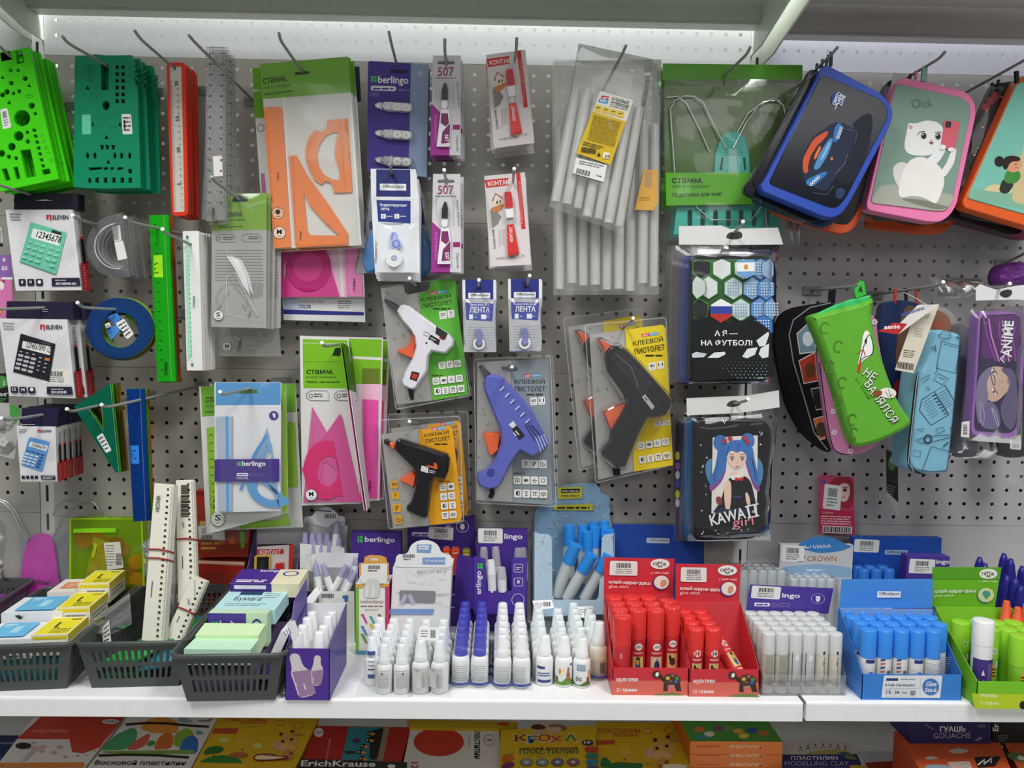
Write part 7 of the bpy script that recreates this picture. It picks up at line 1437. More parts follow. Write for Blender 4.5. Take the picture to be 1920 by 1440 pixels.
# purple capped bottles, two by six
r=.0128;x0=X_(862,1288,.262)+.0005;d0=.262-r
hC=hgt(863,1188,d0)
def lc(g,C_):la(8)(g,C_);g.poly([(a,.005)for a in range(-70,71,20)]+[(a,.009)for a in range(70,-71,-20)],'3d4a94',C_)
pb_=bottle('correction_fluid_bottle','white bottle with purple cap, front left of the purple capped group','correction fluid bottle',x0,d0,r,hC*.61,hC*.39,WB,'4a49b4/s',lc,'purple capped bottles')
copies(pb_,grid(x0,d0,2,6,.0272,.0265,'purple capped bottle'),'')
film_pack('clear wrap round the purple capped bottles',x0-r,x0+.0272+r,d0+r+.0015,d0-5*.0265-r,hC,'clear wraps round the bottles',21)
x1=X_(942,1292,.265);d1=.265-r
wb_=bottle('correction_fluid_bottle','white bottle with white cap, front left of the group right of the purple caps','correction fluid bottle',x1,d1,r,hC*.60,hC*.40,WB,'eef1f2/s',lc,'white capped bottles next to the purple caps')
copies(wb_,grid(x1,d1,2,6,.0272,.0265,'white bottle beside purple caps'),'')
film_pack('clear wrap round the white bottles right of the purple caps',x1-r,x1+.0272+r,d1+r+.0015,d1-5*.0265-r,hC,'clear wraps round the bottles',24)
# left packs
r=.0112;xa=X_(718,1304,.287);da=.287-r;hA=hgt(719,1207,da)
def lA(g,C_):la(9,'a8a8aa')(g,C_);g.area([[(a*7-6,.03+.004*b)for a,b in((0,0),(1,.4),(1,1),(0,1.2))]],'55555a',C_)
a_=bottle('correction_fluid_bottle','slim white bottle, front left of the slim pair nearest the shelf edge','correction fluid bottle',xa,da,r,hA*.62,hA*.38,'e8e9e8/s','e6e8ea/s',lA,'slim white bottles by the pencil box')
copies(a_,grid(xa,da,2,5,.0245,.0245,'slim white bottle by the pencil box'),'')
def lA2(g,C_):
 for y0,y1,w in((.012,.018,26),(.024,.026,24),(.030,.031,24),(.036,.037,24),(.046,.052,30)):g.poly([(-w,y0),(0,y0),(w,y0),(w,y1),(0,y1),(-w,y1)],'3b4a8a' if y1-y0>.004 else '4a4a55',C_)
a2=bottle('correction_fluid_bottle','white bottle with blue label blocks, left of the slim pair','correction fluid bottle',X_(698,1280,.25),.25,.0112,hA*.62,hA*.38,WB,'e8ebec/s',lA2,'bottles with blue label blocks')
copies(a2,[(X_(698,1280,.25),.25-.0245*k,'bottle with blue label blocks, %s from the front in its column'%ORD[k])for k in range(1,4)],'')
film_pack('clear tray and wrap round the slim white bottles',X_(698,1280,.25)-.014,xa+.0245+r+.002,da+r+.002,da-.11,hA*1.02,'clear wraps round the bottles',27)
r=.0125;xb=X_(787,1302,.285);db_=.285-r;hB=hgt(787,1200,db_)
def lB(g,C_):
 la(10,'9a9a98')(g,C_);g.area([[(a,.012)for a in(-30,-10,10)]+[(10,.038),(-10,.038),(-30,.038)]],'c9cbc8',C_)
b_=bottle('correction_fluid_bottle','stout white bottle, front left of the bagged block with a price sticker on top','correction fluid bottle',xb,db_,r,hB*.62,hB*.38,'e6e8e6/s','e4e8e8/s',lB,'bagged stout white bottles')
copies(b_,grid(xb,db_,2,4,.0268,.0262,'bagged stout white bottle'),'')
film_pack('clear bag round the stout white bottles',xb-r-.001,xb+.0268+r+.001,db_+r+.002,db_-.092,hB*1.04,'clear wraps round the bottles',31)
def stk(label,q,d,lean=.8,seed=1,on='price_tag'):
 S=Pl(d,gz=-lean,cx=q[0][0],cy=q[0][1]);t=thing(on,label,'price sticker',S.pt(*q[0]),'price stickers on the bottle wraps');g=G(S);g.slab([rrq(q,2)],.0004,'e9eaea');f=qmap(q);g.bars(*f(.55,.2),*f(.85,.8),'2a2a2a',n=10);g.lines(*f(.08,.2),*f(.5,.8),3,'8a8a8a',.4);g.build('label',t)
stk('white price sticker on the bag of stout white bottles',z8b((935,895),(1082,895),(1068,990),(918,985)),.262,.3,5)
# singles and the blocks behind them
def lone(k):
 def f(g,C_):
  if k==0:
   g.poly([(-60,.026),(-20,.026),(0,.026),(0,.030),(-20,.030),(-60,.030)],'3a4580',C_);g.poly([(-50,.006),(-10,.006),(40,.006),(45,.010),(0,.010),(-50,.010)],'3a4580',C_)
   for y in(.019,.0155):g.poly([(-48,y),(0,y),(34,y),(34,y+.0016),(0,y+.0016),(-48,y+.0016)],'5a6aa0',C_)
  elif k==1:
   g.poly([(a,.004)for a in range(-75,76,15)]+[(a,.012+.004*math.sin(a*.06))for a in range(75,-76,-15)],'5f8a34',C_);g.poly([(a*.9+(-20),.024+.006*math.sin(a*.105))for a in range(-30,31,6)]+[(-20,.016)],'e8e2c8',C_)
   g.poly(el(-30,.024,9,.0045,12),'d89a3a',C_);g.poly(el(28,.018,14,.0075,14),'a8683a',C_);g.poly(el(28,.026,10,.0045,12),'b8784a',C_);g.poly(el(-50,.012,8,.004,10),'7a5a34',C_);g.poly([(40,.032),(62,.032),(62,.035),(40,.035)],'3a4580',C_)
  elif k==2:
   g.poly([(a,.004)for a in range(-75,76,15)]+[(a,.008+.003*math.sin(a*.05))for a in range(75,-76,-15)],'55702f',C_);g.poly(el(48,.022,10,.005,12),'d8983a',C_);g.poly(el(40,.013,12,.005,12),'8a3a2c',C_)
   for y in(.034,.0315,.029,.0265):g.poly([(-40,y),(0,y),(20,y),(20,y+.0012),(0,y+.0012),(-40,y+.0012)],'5a86b4',C_)
   g.text('ЕАС',-45,.011,40,-.006,'2a2a2c',0,.02,C_)
  else:
   la(7,'b0a890')(g,C_);g.bars(2,.012,26,.028,'3a3a3a',C_,n=12);g.poly([(-60,.004),(0,.004),(40,.004),(40,.009),(0,.009),(-60,.009)],'4a4f80',C_);g.poly([(-20,.036),(20,.036),(20,.033),(-20,.033)],'d8c890',C_)
 return f
sp=[(1020,1288,.258,'front white bottle with navy print, standing alone beside the white capped block',1191),(1056,1290,.261,'white bottle with a bear and honey label, among the front single bottles',1192),(1090,1293,.264,'white bottle with a green strip and blue small print, rightmost front single',1196),(1121,1274,.235,'cream bottle with bar code label beside the red glue stick box',1166)]
for k,(x,y,d,lb,yt)in enumerate(sp):
 d-=.0128;h=hgt(x,yt,d);bottle('correction_fluid_bottle',lb,'correction fluid bottle',X_(x,y,d),d,.0126 if k<3 else .0135,h*.62,h*.38,WB if k<3 else 'ded8c4/s','f0f1f0/s' if k!=3 else 'e0e4e4/s',lone(k),'single bottles in front of the light blue box',capr=.72)
for nm,xx,dd,n,yt in(('behind the navy printed single',X_(1012,1270,.20),.222,5,1180),('behind the bear labelled single',X_(1049,1270,.20),.222,4,1185),('behind the green strip single',X_(1083,1272,.20),.222,5,1185),('behind the cream bottle',X_(1112,1262,.2),.196,3,1160)):
 h=hC;p=bottle('correction_fluid_bottle','white bottle, first in the column '+nm,'correction fluid bottle',xx,dd-.0005,.0122,h*.61,h*.39,WB,'e6eeee/s',la(8,'b0b4b4'),'white bottles massed behind the singles',capr=.68)
 copies(p,[(xx,dd-.0005-.0262*k,'white bottle, %s in the column %s'%(ORD[k],nm))for k in range(1,n)],'')
film_pack('clear wrap round the bottles massed behind the singles',X_(1012,1270,.20)-.014,X_(1083,1272,.20)+.0145,.2365,.10,hC,'clear wraps round the bottles',35)
stk('price sticker lying on the left massed bottle wrap',zk((610,775),(735,770),(752,822),(628,835)),.125,.9,6);stk('price sticker lying on the right massed bottle wrap',zk((875,815),(1000,810),(1012,890),(882,880)),.13,.9,7)
# open cartons
def tray(name,label,x0,x1,df,db,hf,hb,hh,m,min_=None,header=None,group=None,hw=0.0,floor=True):
 """display carton: low front, rising sides, back with a header card"""
 t=thing(name,label,'display box',((x0+x1)/2,-(df+db)/2,SZ),group);g=G();z=SZ+.0002;th=.0009;mi=min_ or m
 g.box(x0,x1,-df,-df+th,z,z+hf,m);g.box(x0,x1,-df+th,-db,z,z+.001,mi);g.box(x0,x1,-db-th,-db,z,z+hb,mi)
 for x in(x0,x1-th):
  P8=[(x,-df,z),(x+th,-df,z),(x+th,-db,z),(x,-db,z),(x,-df,z+hf),(x+th,-df,z+hf),(x+th,-db,z+hb),(x,-db,z+hb)];g.hexa([Vector(p)for p in P8],m)
 if header:header(g)
 g.build('tray',t)
 return t
def glue_stick(name,label,x,d,r,h,ch,m,cm,art,group,z0,base=None):
 o=Vector((x,-d,z0));t=thing(name,label,'glue stick',o,group);g=G();g.lathe([(r*.95,.0),(r,.001),(r,h-ch)],o,m,18)
 if base:g.lathe([(r*1.01,0),(r*1.02,.012),(r*.99,.0125)],o,base,18)
 if art:art(g,Cy(o,r))
 g.build('body',t);g=G();g.lathe([(r*1.03,h-ch),(r*1.03,h-.0022),(r*.97,h-.0006),(r*.8,h),(0,h)],o,cm,18);g.build('cap',t);return t
RD,RC='cf3440/s','dc3a36/g'
def gamma_logo(g,x,y,w,h,S=None):
 g.ell(x,y,w,h,'f2ece8',0,S,24);g.text('га',x-w*.72,y+h*.3,w*.48,h*.62,'2a2626',0,.02,S);g.text('М',x-w*.2,y+h*.02,w*.42,h*.55,'2a2626',0,.02,S);g.text('М',x-w*.2,y+h*.72,w*.42,h*.55,'2a2626',0,.02,S);g.text('а',x+w*.3,y+h*.3,w*.3,h*.55,'2a2626',0,.02,S)
def turtle(g,z,x,y,s):
 e=lambda a,b,rx,ry,m,ro=0:g.ell(*z((x+a*s,y+b*s))[0],rx*s/4.5,ry*s/4.5,m,ro)
 g.poly(smooth(z(*[(x+a*s,y+b*s)for a,b in((-130,95),(40,80),(110,100),(120,120),(-150,120))]),1),'6f7a3c')
 g.poly(smooth(z(*[(x+a*s,y+b*s)for a,b in((-60,-40),(-20,-75),(40,-80),(85,-50),(100,-10),(60,15),(0,25),(-50,10))]),1),'4a3a2c');g.poly(z(*[(x+a*s,y+b*s)for a,b in((-50,5),(-20,15),(-15,70),(-55,70))]),'3a2c24');g.poly(z(*[(x+a*s,y+b*s)for a,b in((40,15),(85,0),(100,70),(55,70))]),'3a2c24');g.poly(z(*[(x+a*s,y+b*s)for a,b in((-10,20),(35,15),(30,38),(-8,40))]),'b08a80')
 g.poly(smooth(z(*[(x+a*s,y+b*s)for a,b in((-50,0),(-80,-40),(-120,-50),(-140,-80),(-110,-95),(-80,-75),(-40,-30))]),1),'3a2a24');e(-112,-70,36,34,'4a3028');e(-106,-72,14,20,'f0ece4',20);e(-16,-40,18,16,'d8b04a');e(26,-62,16,12,'a8645a');e(60,-38,16,16,'4a8a4a');e(52,-10,14,14,'3a6ab0');e(6,-15,14,10,'8a5a3a')
def stick_art(k):
 def f(g,C_):
  g.poly([(a,.062)for a in range(-60,61,20)]+[(a,.0135)for a in range(60,-61,-20)],'c02a34',C_)
  if k==3:g.poly([(-30,.012),(0,.012),(8,.012),(8,.034),(0,.034),(-30,.034)],'e8d8d4',C_);g.bars(-26,.014,-4,.032,'2a2220',C_,n=10,vert=True);g.poly([(-20,.05),(-4,.05),(-4,.058),(-20,.058)],'e07a78',C_);return
  g.poly(el(4,.0565,26,.0052,18),'f2ece8',C_);g.text('гаММа',-14,.0545,36,-.0045,'2a2626',0,.01,C_);g.poly([(-30,.046),(0,.046),(36,.046),(36,.0485),(0,.0485),(-30,.0485)],'e8a0a0',C_)
  m=('d8c070','cfc8a8','d8bc78')[k];g.poly([(-34,.020),(0,.020),(38,.020),(38,.042),(0,.042),(-34,.042)],m,C_)
  if k==0:g.poly(el(0,.030,16,.009,14),'3a5a8a',C_);g.poly(el(0,.038,12,.004,12),'1c1a1a',C_);g.poly(el(-2,.034,9,.004,12),'d8b04a',C_)
  elif k==1:g.poly(el(6,.029,18,.0075,16),'2a2650',C_);g.poly([(0,.036),(8,.044),(4,.036),(16,.042),(10,.035)],'7a4a2a',C_);g.poly(el(0,.031,6,.003,10),'4a4a7a',C_)
  else:g.poly(el(2,.030,20,.006,14),'4a3226',C_);g.poly(el(-14,.036,8,.004,10),'3a241c',C_)
  g.poly([(-20,.0145),(0,.0145),(24,.0145),(24,.017),(0,.017),(-20,.017)],'e8a0a0',C_)
 return f
def redbox(label,pf,hf_px,fold_px,head_px,zoff,cols,gram,hd,stks):
 df=D(*pf[0]);xl,xr=X_(*pf[0],df),X_(*pf[1],df);hf=hgt(pf[0][0],hf_px,df);db=dsolve(fold_px[0],fold_px[1],xl);hb=hgt(fold_px[0],fold_px[1],db)
 def head(g):
  Sf=Pl(df);g.s=Sf;x0,y0=pf[0];ho=zoff
  g.b=.0002;g.poly([(x0-1.2,hf_px+24),(pf[1][0],hf_px+24),pf[1],pf[0]],'d8685a',Sf);g.text('мультики',x0+8,hf_px+28,40,9,'f6eeea',0,.02);g.text(gram,x0+8,hf_px+46,38,8,'f6eeea',0,.02)
  turtle(g,zg,*ho,1.0)
  xs=hd;S2=Pl(db);q=xs;h0=[S2.pt(*p)for p in q];e=Vector((0,.0009,0));g.add(h0+[p+e for p in h0],[(0,1,2,3),(4,5,6,7),(0,1,5,4),(1,2,6,5),(3,2,6,7),(0,3,7,4)],RD)
  w=q[1][0]-q[0][0];X,Y=q[0];g.b=.0004;g.sticker([(X+w*.08,Y+6),(X+w*.47,Y+7),(X+w*.47,Y+34),(X+w*.07,Y+33)],seed=9,surf=S2)
  gamma_logo(g,X+w*.79,Y+12,18,9.5,S2);g.text('с 1899 года',X+w*.66,Y+31,33,4,'f0e0de',0,.01,S2);g.text('клей-карандаш',X+w*.06,Y+50,78,8.5,'f6eeea',2,.02,S2);g.text('glue stick',X+w*.06,Y+58,38,7.5,'f0dcd8',1,.0,S2)
  g.ell(X+w*.80,Y+47,15.5,13.5,'4a3a8a',0,S2);g.ell(X+w*.81,Y+46,14,12.5,'efe6dc',0,S2);g.poly(smooth([(X+w*.80,Y+42),(X+w*.87,Y+40),(X+w*.89,Y+50),(X+w*.82,Y+57),(X+w*.79,Y+52)],1),'d89a78',S2)
 t=tray('glue_stick_box',label,xl,xr,df,db,hf,hb,0,RD,'d4454c/s',head,'red glue stick boxes');return xl,xr,df,db
xl,xr,df,db=redbox('red glue stick box with four columns of sticks, the taller left one',[(1148,1303),(1290,1306)],1252,(1132,1114),None,(672*0+700,1260),4,'21 грамм',[(1133,1045),(1265,1048),(1262,1116),(1132,1114)],None)
rs=.0126;H21=hgt(1165,1154,df-.016);zf=SZ+.0012
def redcol(xc,d0,n,k,lab,h,r,dz=0,ch=.042):
 p=None
 for j in range(n):
  lb='red glue stick, %s from the front in the %s'%(ORD[j],lab)
  if p is None:p=glue_stick('glue_stick',lb,xc,d0,r,h,ch,'d23238/s',RC,stick_art(k),'red glue sticks',zf+dz,'c8303a/s')
  else:dup(p,lb,(0,(2*r+.0012)*j,0),rz=random.uniform(-.6,.6))
W4=(xr-xl-.002)/4;rs=min(rs,W4/2-.0003)
for c,(n,k,off)in enumerate(((4,3,0),(3,0,.027),(3,1,.027),(2,2,.04))):redcol(xl+.001+W4*(c+.5),df-.0016-rs-off,n,k,('leftmost','second','third','rightmost')[c]+' column of the taller red box',H21,rs)
xl,xr,df,db=redbox('red glue stick box with one fallen stick, the right one',[(1292,1306),(1422,1308)],1255,(1268,1128),None,(1340,1268),4,'15 грамм',[(1267,1057),(1389,1059),(1386,1130),(1267,1128)],None)
r2=.0112;H15=hgt(1305,1174,df-.03)
redcol(xl+.0125,df-.0135-.008,5,2,'left column of the right red box',H15,r2,ch=.038);redcol(xl+.0125+.0245,df-.0135-.008,4,2,'second column of the right red box',H15,r2,ch=.038)
p=glue_stick('glue_stick','red glue stick fallen over at the right of the right red box',xl+.063,df-.03,r2,H15*.9,.038,'d23238/s',RC,stick_art(0),'red glue sticks',zf,'c8303a/s');p.rotation_euler=(math.radians(58),0,math.radians(-150));p.location=(xr-.017,-df+.018,zf+.0118)
p.rotation_euler=(math.radians(-52),0,math.radians(28))
# clear box of glue sticks with purple card
df=.28;xl,xr=X_(1428,1304,df),X_(1585,1306,df);rs=(xr-xl-.004)/12;H10=hgt(1420,1186,df-.014);db=df-.004-5*(2*rs+.0006)-.003
t=thing('glue_stick_box','clear box of pale glue sticks with a purple header card','display box',((xl+xr)/2,-(df+db)/2,SZ));g=G();z=SZ+.0003
g.box(xl,xr,-df,-df+.0006,z,z+.030,'eef2f4/c10');g.box(xl,xr,-df,-db,z,z+.0008,'eef2f4/c10');g.box(xl,xr,-db-.0006,-db,z,z+.09,'eef2f4/c10')
for x in(xl,xr-.0006):g.hexa([Vector(p)for p in((x,-df,z),(x+.0006,-df,z),(x+.0006,-db,z),(x,-db,z),(x,-df,z+.03),(x+.0006,-df,z+.03),(x+.0006,-db,z+.09),(x,-db,z+.09))],'eef2f4/c10')
g.s=Pl(df+.0004);g.lines(1440,1274,1560,1290,2,'8a8a8a',.3);g.text('glue stick',1442,1281,30,5,'6a6a6a',0,.0);g.build('tray',t)
S=Pl(db+.001);g=G(S);q=zh((95,412),(650,438),(615,608),(68,582));g.slab([q],.0006,'4f3a98');g.sticker(zh((108,418),(302,430),(290,512),(98,502)),seed=8);g.text('ingo',*zh((305,508))[0],34,11,'efecf4',2,.02);g.poly(rrq(zh((122,532),(226,534),(224,558),(122,556)),2),'e6e2ee');g.lines(*zh((135,538))[0],*zh((214,552))[0],1,'4f3a98',.7)
for a,b in((236,272),(282,358)):g.area([rrq(zh((a,536),(b,538),(b,560),(a,558)),2),rrq(zh((a+4,540),(b-4,542),(b-4,556),(a+4,554)),1.5)],'8a7ab8')
c=zh((546,506))[0];g.area([el(*c,13,10),el(*c,12,9.2)],'b8aed4');g.poly(zh((530,488),(562,490),(560,516),(545,532),(532,520)),'e6e2ee');g.build('header',t)
def ca(k):
 def f(g,C_):
  if k==0:
   for y in range(18):g.poly([(-34,.014+y*.0024),(-4,.014+y*.0024),(30,.014+y*.0024),(30,.0148+y*.0024),(-4,.0148+y*.0024),(-34,.0148+y*.0024)],'8f8a7c',C_)
  elif k==1:g.poly(el(4,.052,20,.005,14),'dfe2e4',C_);g.area([el(-14,.018,9,.006,10),el(-14,.018,6,.0045,10)],'eef0f0',C_);g.poly([(-40,.012),(-34,.012),(-34,.06),(-40,.06)],'4a4a4a',C_)
  else:
   class R9:
    def pt(_,x,y,h=0):return C_.pt(-y,x,h)
   g.text('berlingo',.012,6,.042,22,'2a2a2c',0,.0,R9());g.poly([(-8,.057),(8,.057),(8,.062),(-8,.062)],'2a2a2c',C_)
 return f
for c in range(6):
 k=(0,0,1,1,2,2)[c];p=None
 for j in range(5):
  lb='pale glue stick, %s row from front, %s from left, clear box'%(ORD[j],ORD[c]);xx=xl+.002+rs*(2*c+1);dd=df-.004-rs-j*(2*rs+.0006)
  if p is None:p=glue_stick('glue_stick',lb,xx,dd,rs*.97,H10,.030,('c6c3b8/s','c8c9c8/s','cfcbbc/s')[k],'e2e4e2/c80',ca(k),'pale glue sticks in the clear box',SZ+.0012,'e8e8e6/s')
  else:dup(p,lb,(0,(2*rs+.0006)*j,0),rz=random.uniform(-.3,.3))
# blue box
df=.292;xl,xr=X_(1615,1314,df),X_(1802,1315,df);db=dsolve(1574,1140,xl);hb=hgt(1574,1140,db);hf=hgt(1615,1264,df);B1='3a7fd0/s'
def hd(g):
 S=Pl(df);g.s=S;g.b=.0003;q=zh((985,1018),(1375,1018),(1360,1168),(968,1166));g.poly(rrq(q,2),'dfe2e8');g.poly(zh((1002,1036),(1080,1036),(1080,1054),(1000,1054)),'2c3a6a');g.lines(*zh((1095,1036))[0],*zh((1200,1052))[0],1,'8a8f98',.4);g.text('Клей-карандаш',*zh((992,1094))[0],56,6.5,'33363e',0,.01);g.line(zh((1000,1104),(1220,1104)),.6,'8a8f98');g.line(zh((1228,1030),(1226,1160)),.5,'b0b4bc')
 for k,s in enumerate(('15','24','PVA','')):
  a=996+k*54;g.line(zh((a,1112),(a+40,1112),(a+40,1156),(a,1156)),.5,'9a9ea8',closed=True)
  if s:g.text(s,*zh((a+6,1140))[0],8,6 if k<2 else 4,'2a2d34',0,.01)
  else:g.lines(*zh((a+4,1118))[0],*zh((a+36,1148))[0],3,'5a5e66',.6)
 c=zh((1296,1092))[0];g.ell(*c,15.5,15.5,'3f78c0');g.text('Glue',c[0]-10,c[1]-1,20,9,'f6f8fa',0,.02,None,.25);g.text('Stick',c[0]-12,c[1]+10,23,8.5,'f6f8fa',0,.02,None,.25)
 S2=Pl(db);q=zh((705,378),(1312,376),(1308,568),(690,568));a=[S2.pt(*p)for p in q];e=Vector((0,.0009,0));g.add(a+[p+e for p in a],[(0,1,2,3),(4,5,6,7),(0,1,5,4),(1,2,6,5),(0,3,7,4)],'4a8fdc/s');g.b=.0004;g.poly(rrq(zh((940,454),(1096,456),(1094,498),(936,498)),1),'eceef2',S2);g.text('OfficeSpace',*zh((952,486))[0],38,7,'35373f',0,.015,S2)
tray('glue_stick_box','bright blue glue stick box with white front label',xl,xr,df,db,hf,hb,0,B1,'7fa8d8/s',hd)
rs=(xr-xl-.004)/12;Hb=hgt(1650,1181,df-.014)
def ba(k):
 def f(g,C_):
  if k in(0,2):g.poly([(-34,.050),(0,.050),(36,.050),(36,.055),(0,.055),(-34,.055)],'2c3a78',C_);g.poly(el(2,.024,40,.014,20),'2f78c8',C_);g.text('Glue',-26,.026,54,-.010,'f2f6fa',0,.0,C_,.01);g.text('Stick',-26,.014,56,-.010,'f2f6fa',0,.0,C_,.01)
  elif k==1:
   for j in range(8):y=.014+j*.0055;g.poly([(-44,y),(-14,y+.002),(-14,y+.0045),(-44,y+.0025)],('c8685a','3a4a6a')[j%2],C_)
   g.bars(2,.016,30,.040,'2a2a2c',C_,n=10)
  else:la(14,'9a9ea8')(g,C_)
 return f
for c in range(6):
 p=None
 for j in range(4):
  if(c,j)==(5,0):continue
  lb='blue capped glue stick, %s row from front, %s from left, blue box'%(ORD[j],ORD[c]);xx=xl+.002+rs*(2*c+1);dd=df-.004-rs-j*(2*rs+.0014)
  if p is None:p=glue_stick('glue_stick',lb,xx,dd,rs*.95,Hb,.040,'e4e4e2/s','3f8ee6/g',ba((0,1,1,2,3,3)[c]),'blue capped glue sticks',SZ+.0012)
  else:dup(p,lb,(0,-dd-p.location.y,random.uniform(-.001,.002)),rz=random.uniform(-.4,.4))
# green box at the right edge
df=.31;xl=X_(1830,1327,df);db=dsolve(1753,1138,xl);hb=hgt(1753,1138,db);hf=hgt(1830,1278,df);xr=xl+.118;GN='7cc42a/s'
def hd(g):
 S=Pl(df);g.s=S;g.b=.0003;g.poly([(1822,1300),(2000,1302),(2000,1330),(1828,1328)],'b8cf24');g.text('пчёлка',*zh((1628,1160))[0],30,7,'e8f0d0',2,.02);g.text('21 грамм',*zh((1622,1216))[0],36,8,'e8f0c0',2,.02);g.ell(1918,1322,7,8,'2a1c18')
 S2=Pl(db);q=zh((1312,296),(1768,298),(1726,566),(1305,560));a=[S2.pt(*p)for p in q];e=Vector((0,.0009,0));g.add(a+[p+e for p in a],[(0,1,2,3),(4,5,6,7),(0,1,5,4),(1,2,6,5),(0,3,7,4)],'6fb428/s');g.b=.0004;g.poly(zh((1312,296),(1768,298),(1756,376),(1310,374)),'5aa024',S2)
 gamma_logo(g,*zh((1680,340))[0],17,9.5,S2);g.text('с 1899 года',*zh((1614,398))[0],34,4,'eaf4d8',0,.01,S2);g.text('клей-карандаш',*zh((1322,474))[0],77,8.5,'f2f8e4',-1,.02,S2);g.text('glue stick',*zh((1318,500))[0],38,7,'e0f0c0',-1,.0,S2);c=zh((1664,480))[0];g.ell(c[0]-1,c[1]+1,16,14.5,'3a8a9a',0,S2);g.ell(*c,15,13.5,'d8d8a0',0,S2);g.poly([(c[0]-8,c[1]-3),(c[0]-3,c[1]-8),(c[0]+6,c[1]-7),(c[0]+9,c[1]-1),(c[0],c[1]+9)],'3fa08a',S2)
tray('glue_stick_box','lime green glue stick box at the right photo edge',xl,xr,df,db,hf,hb,0,GN,'8ed03a/s',hd)
rs=.0126;Hg=hgt(1890,1186,df-.03)
def ga(g,C_):
 g.poly([(a,.072)for a in(-40,0,40)]+[(a,.058)for a in(40,0,-40)],'4a9a34',C_);g.poly(el(6,.065,22,.005,16),'f0f4ec',C_);g.text('гам',-8,.063,26,-.004,'2a2a26',0,.01,C_);g.poly(el(0,.036,20,.011,14),'d8a82c',C_)
 for j in range(3):g.poly([(-16,.028+j*.005),(0,.028+j*.005),(14,.028+j*.005),(14,.030+j*.005),(0,.030+j*.005),(-16,.030+j*.005)],'2a2418',C_)
 g.poly(el(22,.046,9,.006,10),'c8e0e8',C_)
for c in range(4):
 p=None
 for j in range(6):
  if(c,j)in((0,0),(0,1),(1,0)):continue
  lb='lime green glue stick, %s row from front, %s from left, green box'%(ORD[j],ORD[c]);xx=xl+.003+rs*(2.08*c+1.04);dd=df-.006-rs-j*.0262
  if dd-rs<db+.001:continue
  if p is None:p=glue_stick('glue_stick',lb,xx,dd,rs,Hg,.042,'86c832/s','9fdc3c/c88',ga,'lime green glue sticks',SZ+.0012)
  else:dup(p,lb,(0,-dd-p.location.y,0),rz=random.uniform(-.4,.4))
o=xl+.003+rs*1.2
def wp(g,C_):
 g.poly([(a,.062)for a in range(-80,81,20)]+[(a,.010)for a in range(80,-81,-20)],'43307e',C_);g.bars(-40,.014,-14,.034,'e8e4f0',C_,n=10,vert=True)
 for j in range(9):g.poly([(6+j*4,.016),(8+j*4,.016),(8+j*4,.056),(6+j*4,.056)],'8a7ab0',C_)
 g.poly([(-30,.040),(-12,.040),(-20,.048)],'e8e4f0',C_)
glue_stick('glue_stick','white capped purple glue stick standing at the front left of the green box',o,df-.022,.0135,hgt(1834,1163,df-.022),.034,'f0f0ee/s','f4f4f2/s',wp,None,SZ+.0012)
# blue glue bottles and orange nozzles at the right edge
for k,(x,y,d)in enumerate(((1605,230,.13),(1642,270,.145),(1765,205,.11),(1812,240,.125),(1892,290,.13),(1792,350,.165),(1850,370,.178),(1890,420,.19),(1915,330,.15))):
 px_,py_=zh((x,y))[0];h=hgt(px_,py_,d);o=Vector((X_(px_,1150,d),-d,SZ));t=thing('glue_bottle','dark blue pointed glue bottle at the right edge, %s of its crowd'%ORD[k],'glue bottle',o,'dark blue pointed glue bottles')
 g=G();g.lathe([(.011,.0005),(.012,.003),(.012,h*.5),(.0105,h*.56)],o,'2f2f96/s',14);g.build('body',t);g=G();g.lathe([(.0105,h*.56),(.0105,h*.62),(.0088,h*.8),(.006,h*.94),(.003,h),(0,h)],o,'262680/s',14);g.build('cap',t)
for k,(x,y,d)in enumerate(((1792,520,.215),(1868,562,.23),(1925,540,.225))):
 px_,py_=zh((x,y))[0];h=hgt(px_,py_,d);o=Vector((X_(px_,1190,d),-d,SZ));t=thing('glue_bottle','white glue bottle with orange cone nozzle, %s at the right edge'%ORD[k],'glue bottle',o,'glue bottles with orange nozzles')
 g=G();g.lathe([(.012,.0005),(.013,.003),(.013,h*.62),(.011,h*.68)],o,'e8e6e2/s',14);g.build('body',t);g=G();g.lathe([(.0125,h*.68),(.0125,h*.72),(.0075,h*.76),(.0045,h*.985),(.0035,h),(0,h)],o,'e8603a/s',14);g.build('nozzle',t)
# ------------------------------------------------------------------ cartons at the back of the display shelf
# purple carton of correction fluid next to the sticky note basket
df=D(538,1313);xl,xr=X_(535,1313,df),X_(618,1313,df);hf=hgt(535,1216,df)
def hd(g):
 g.s=Pl(df);g.b=.0003
 for q,c_,bw in((zt((965,1110),(1025,1100),(1050,1180),(1090,1205),(1125,1350),(1030,1375),(975,1220),(985,1200)),(zt((985,1215),(1095,1200),(1128,1345),(1032,1368))),0),(zt((1118,1112),(1160,1118),(1155,1170),(1175,1195),(1160,1295),(1105,1300),(1098,1200),(1112,1175)),zt((1105,1210),(1172,1200),(1160,1290),(1108,1295)),1)):g.poly(smooth(q,1),'cfc8cc');g.poly(c_,'9a7a9c')
 g.text('berlingo',*zt((1030,1345))[0],23,5,'f0ecf2',-105,.0);g.line(zt((1055,1285),(1068,1322)),2.2,'e4dce6');g.text('berlingo',*zt((1120,1285))[0],12,4,'f0ecf2',-95,.0)
t=tray('correction_fluid_box','purple open carton of white correction fluid bottles beside the sticky note basket',xl,xr,df,df-.118,hf,hf+.022,0,PUR+'/s','efeef2/s',hd)
S=Qd((xl,-(df-.118),SZ+.13),(xl-.004,-df+.03,SZ+.115),(xl,-df+.01,SZ+.066),(xl,-(df-.118),SZ+.066),100,100)
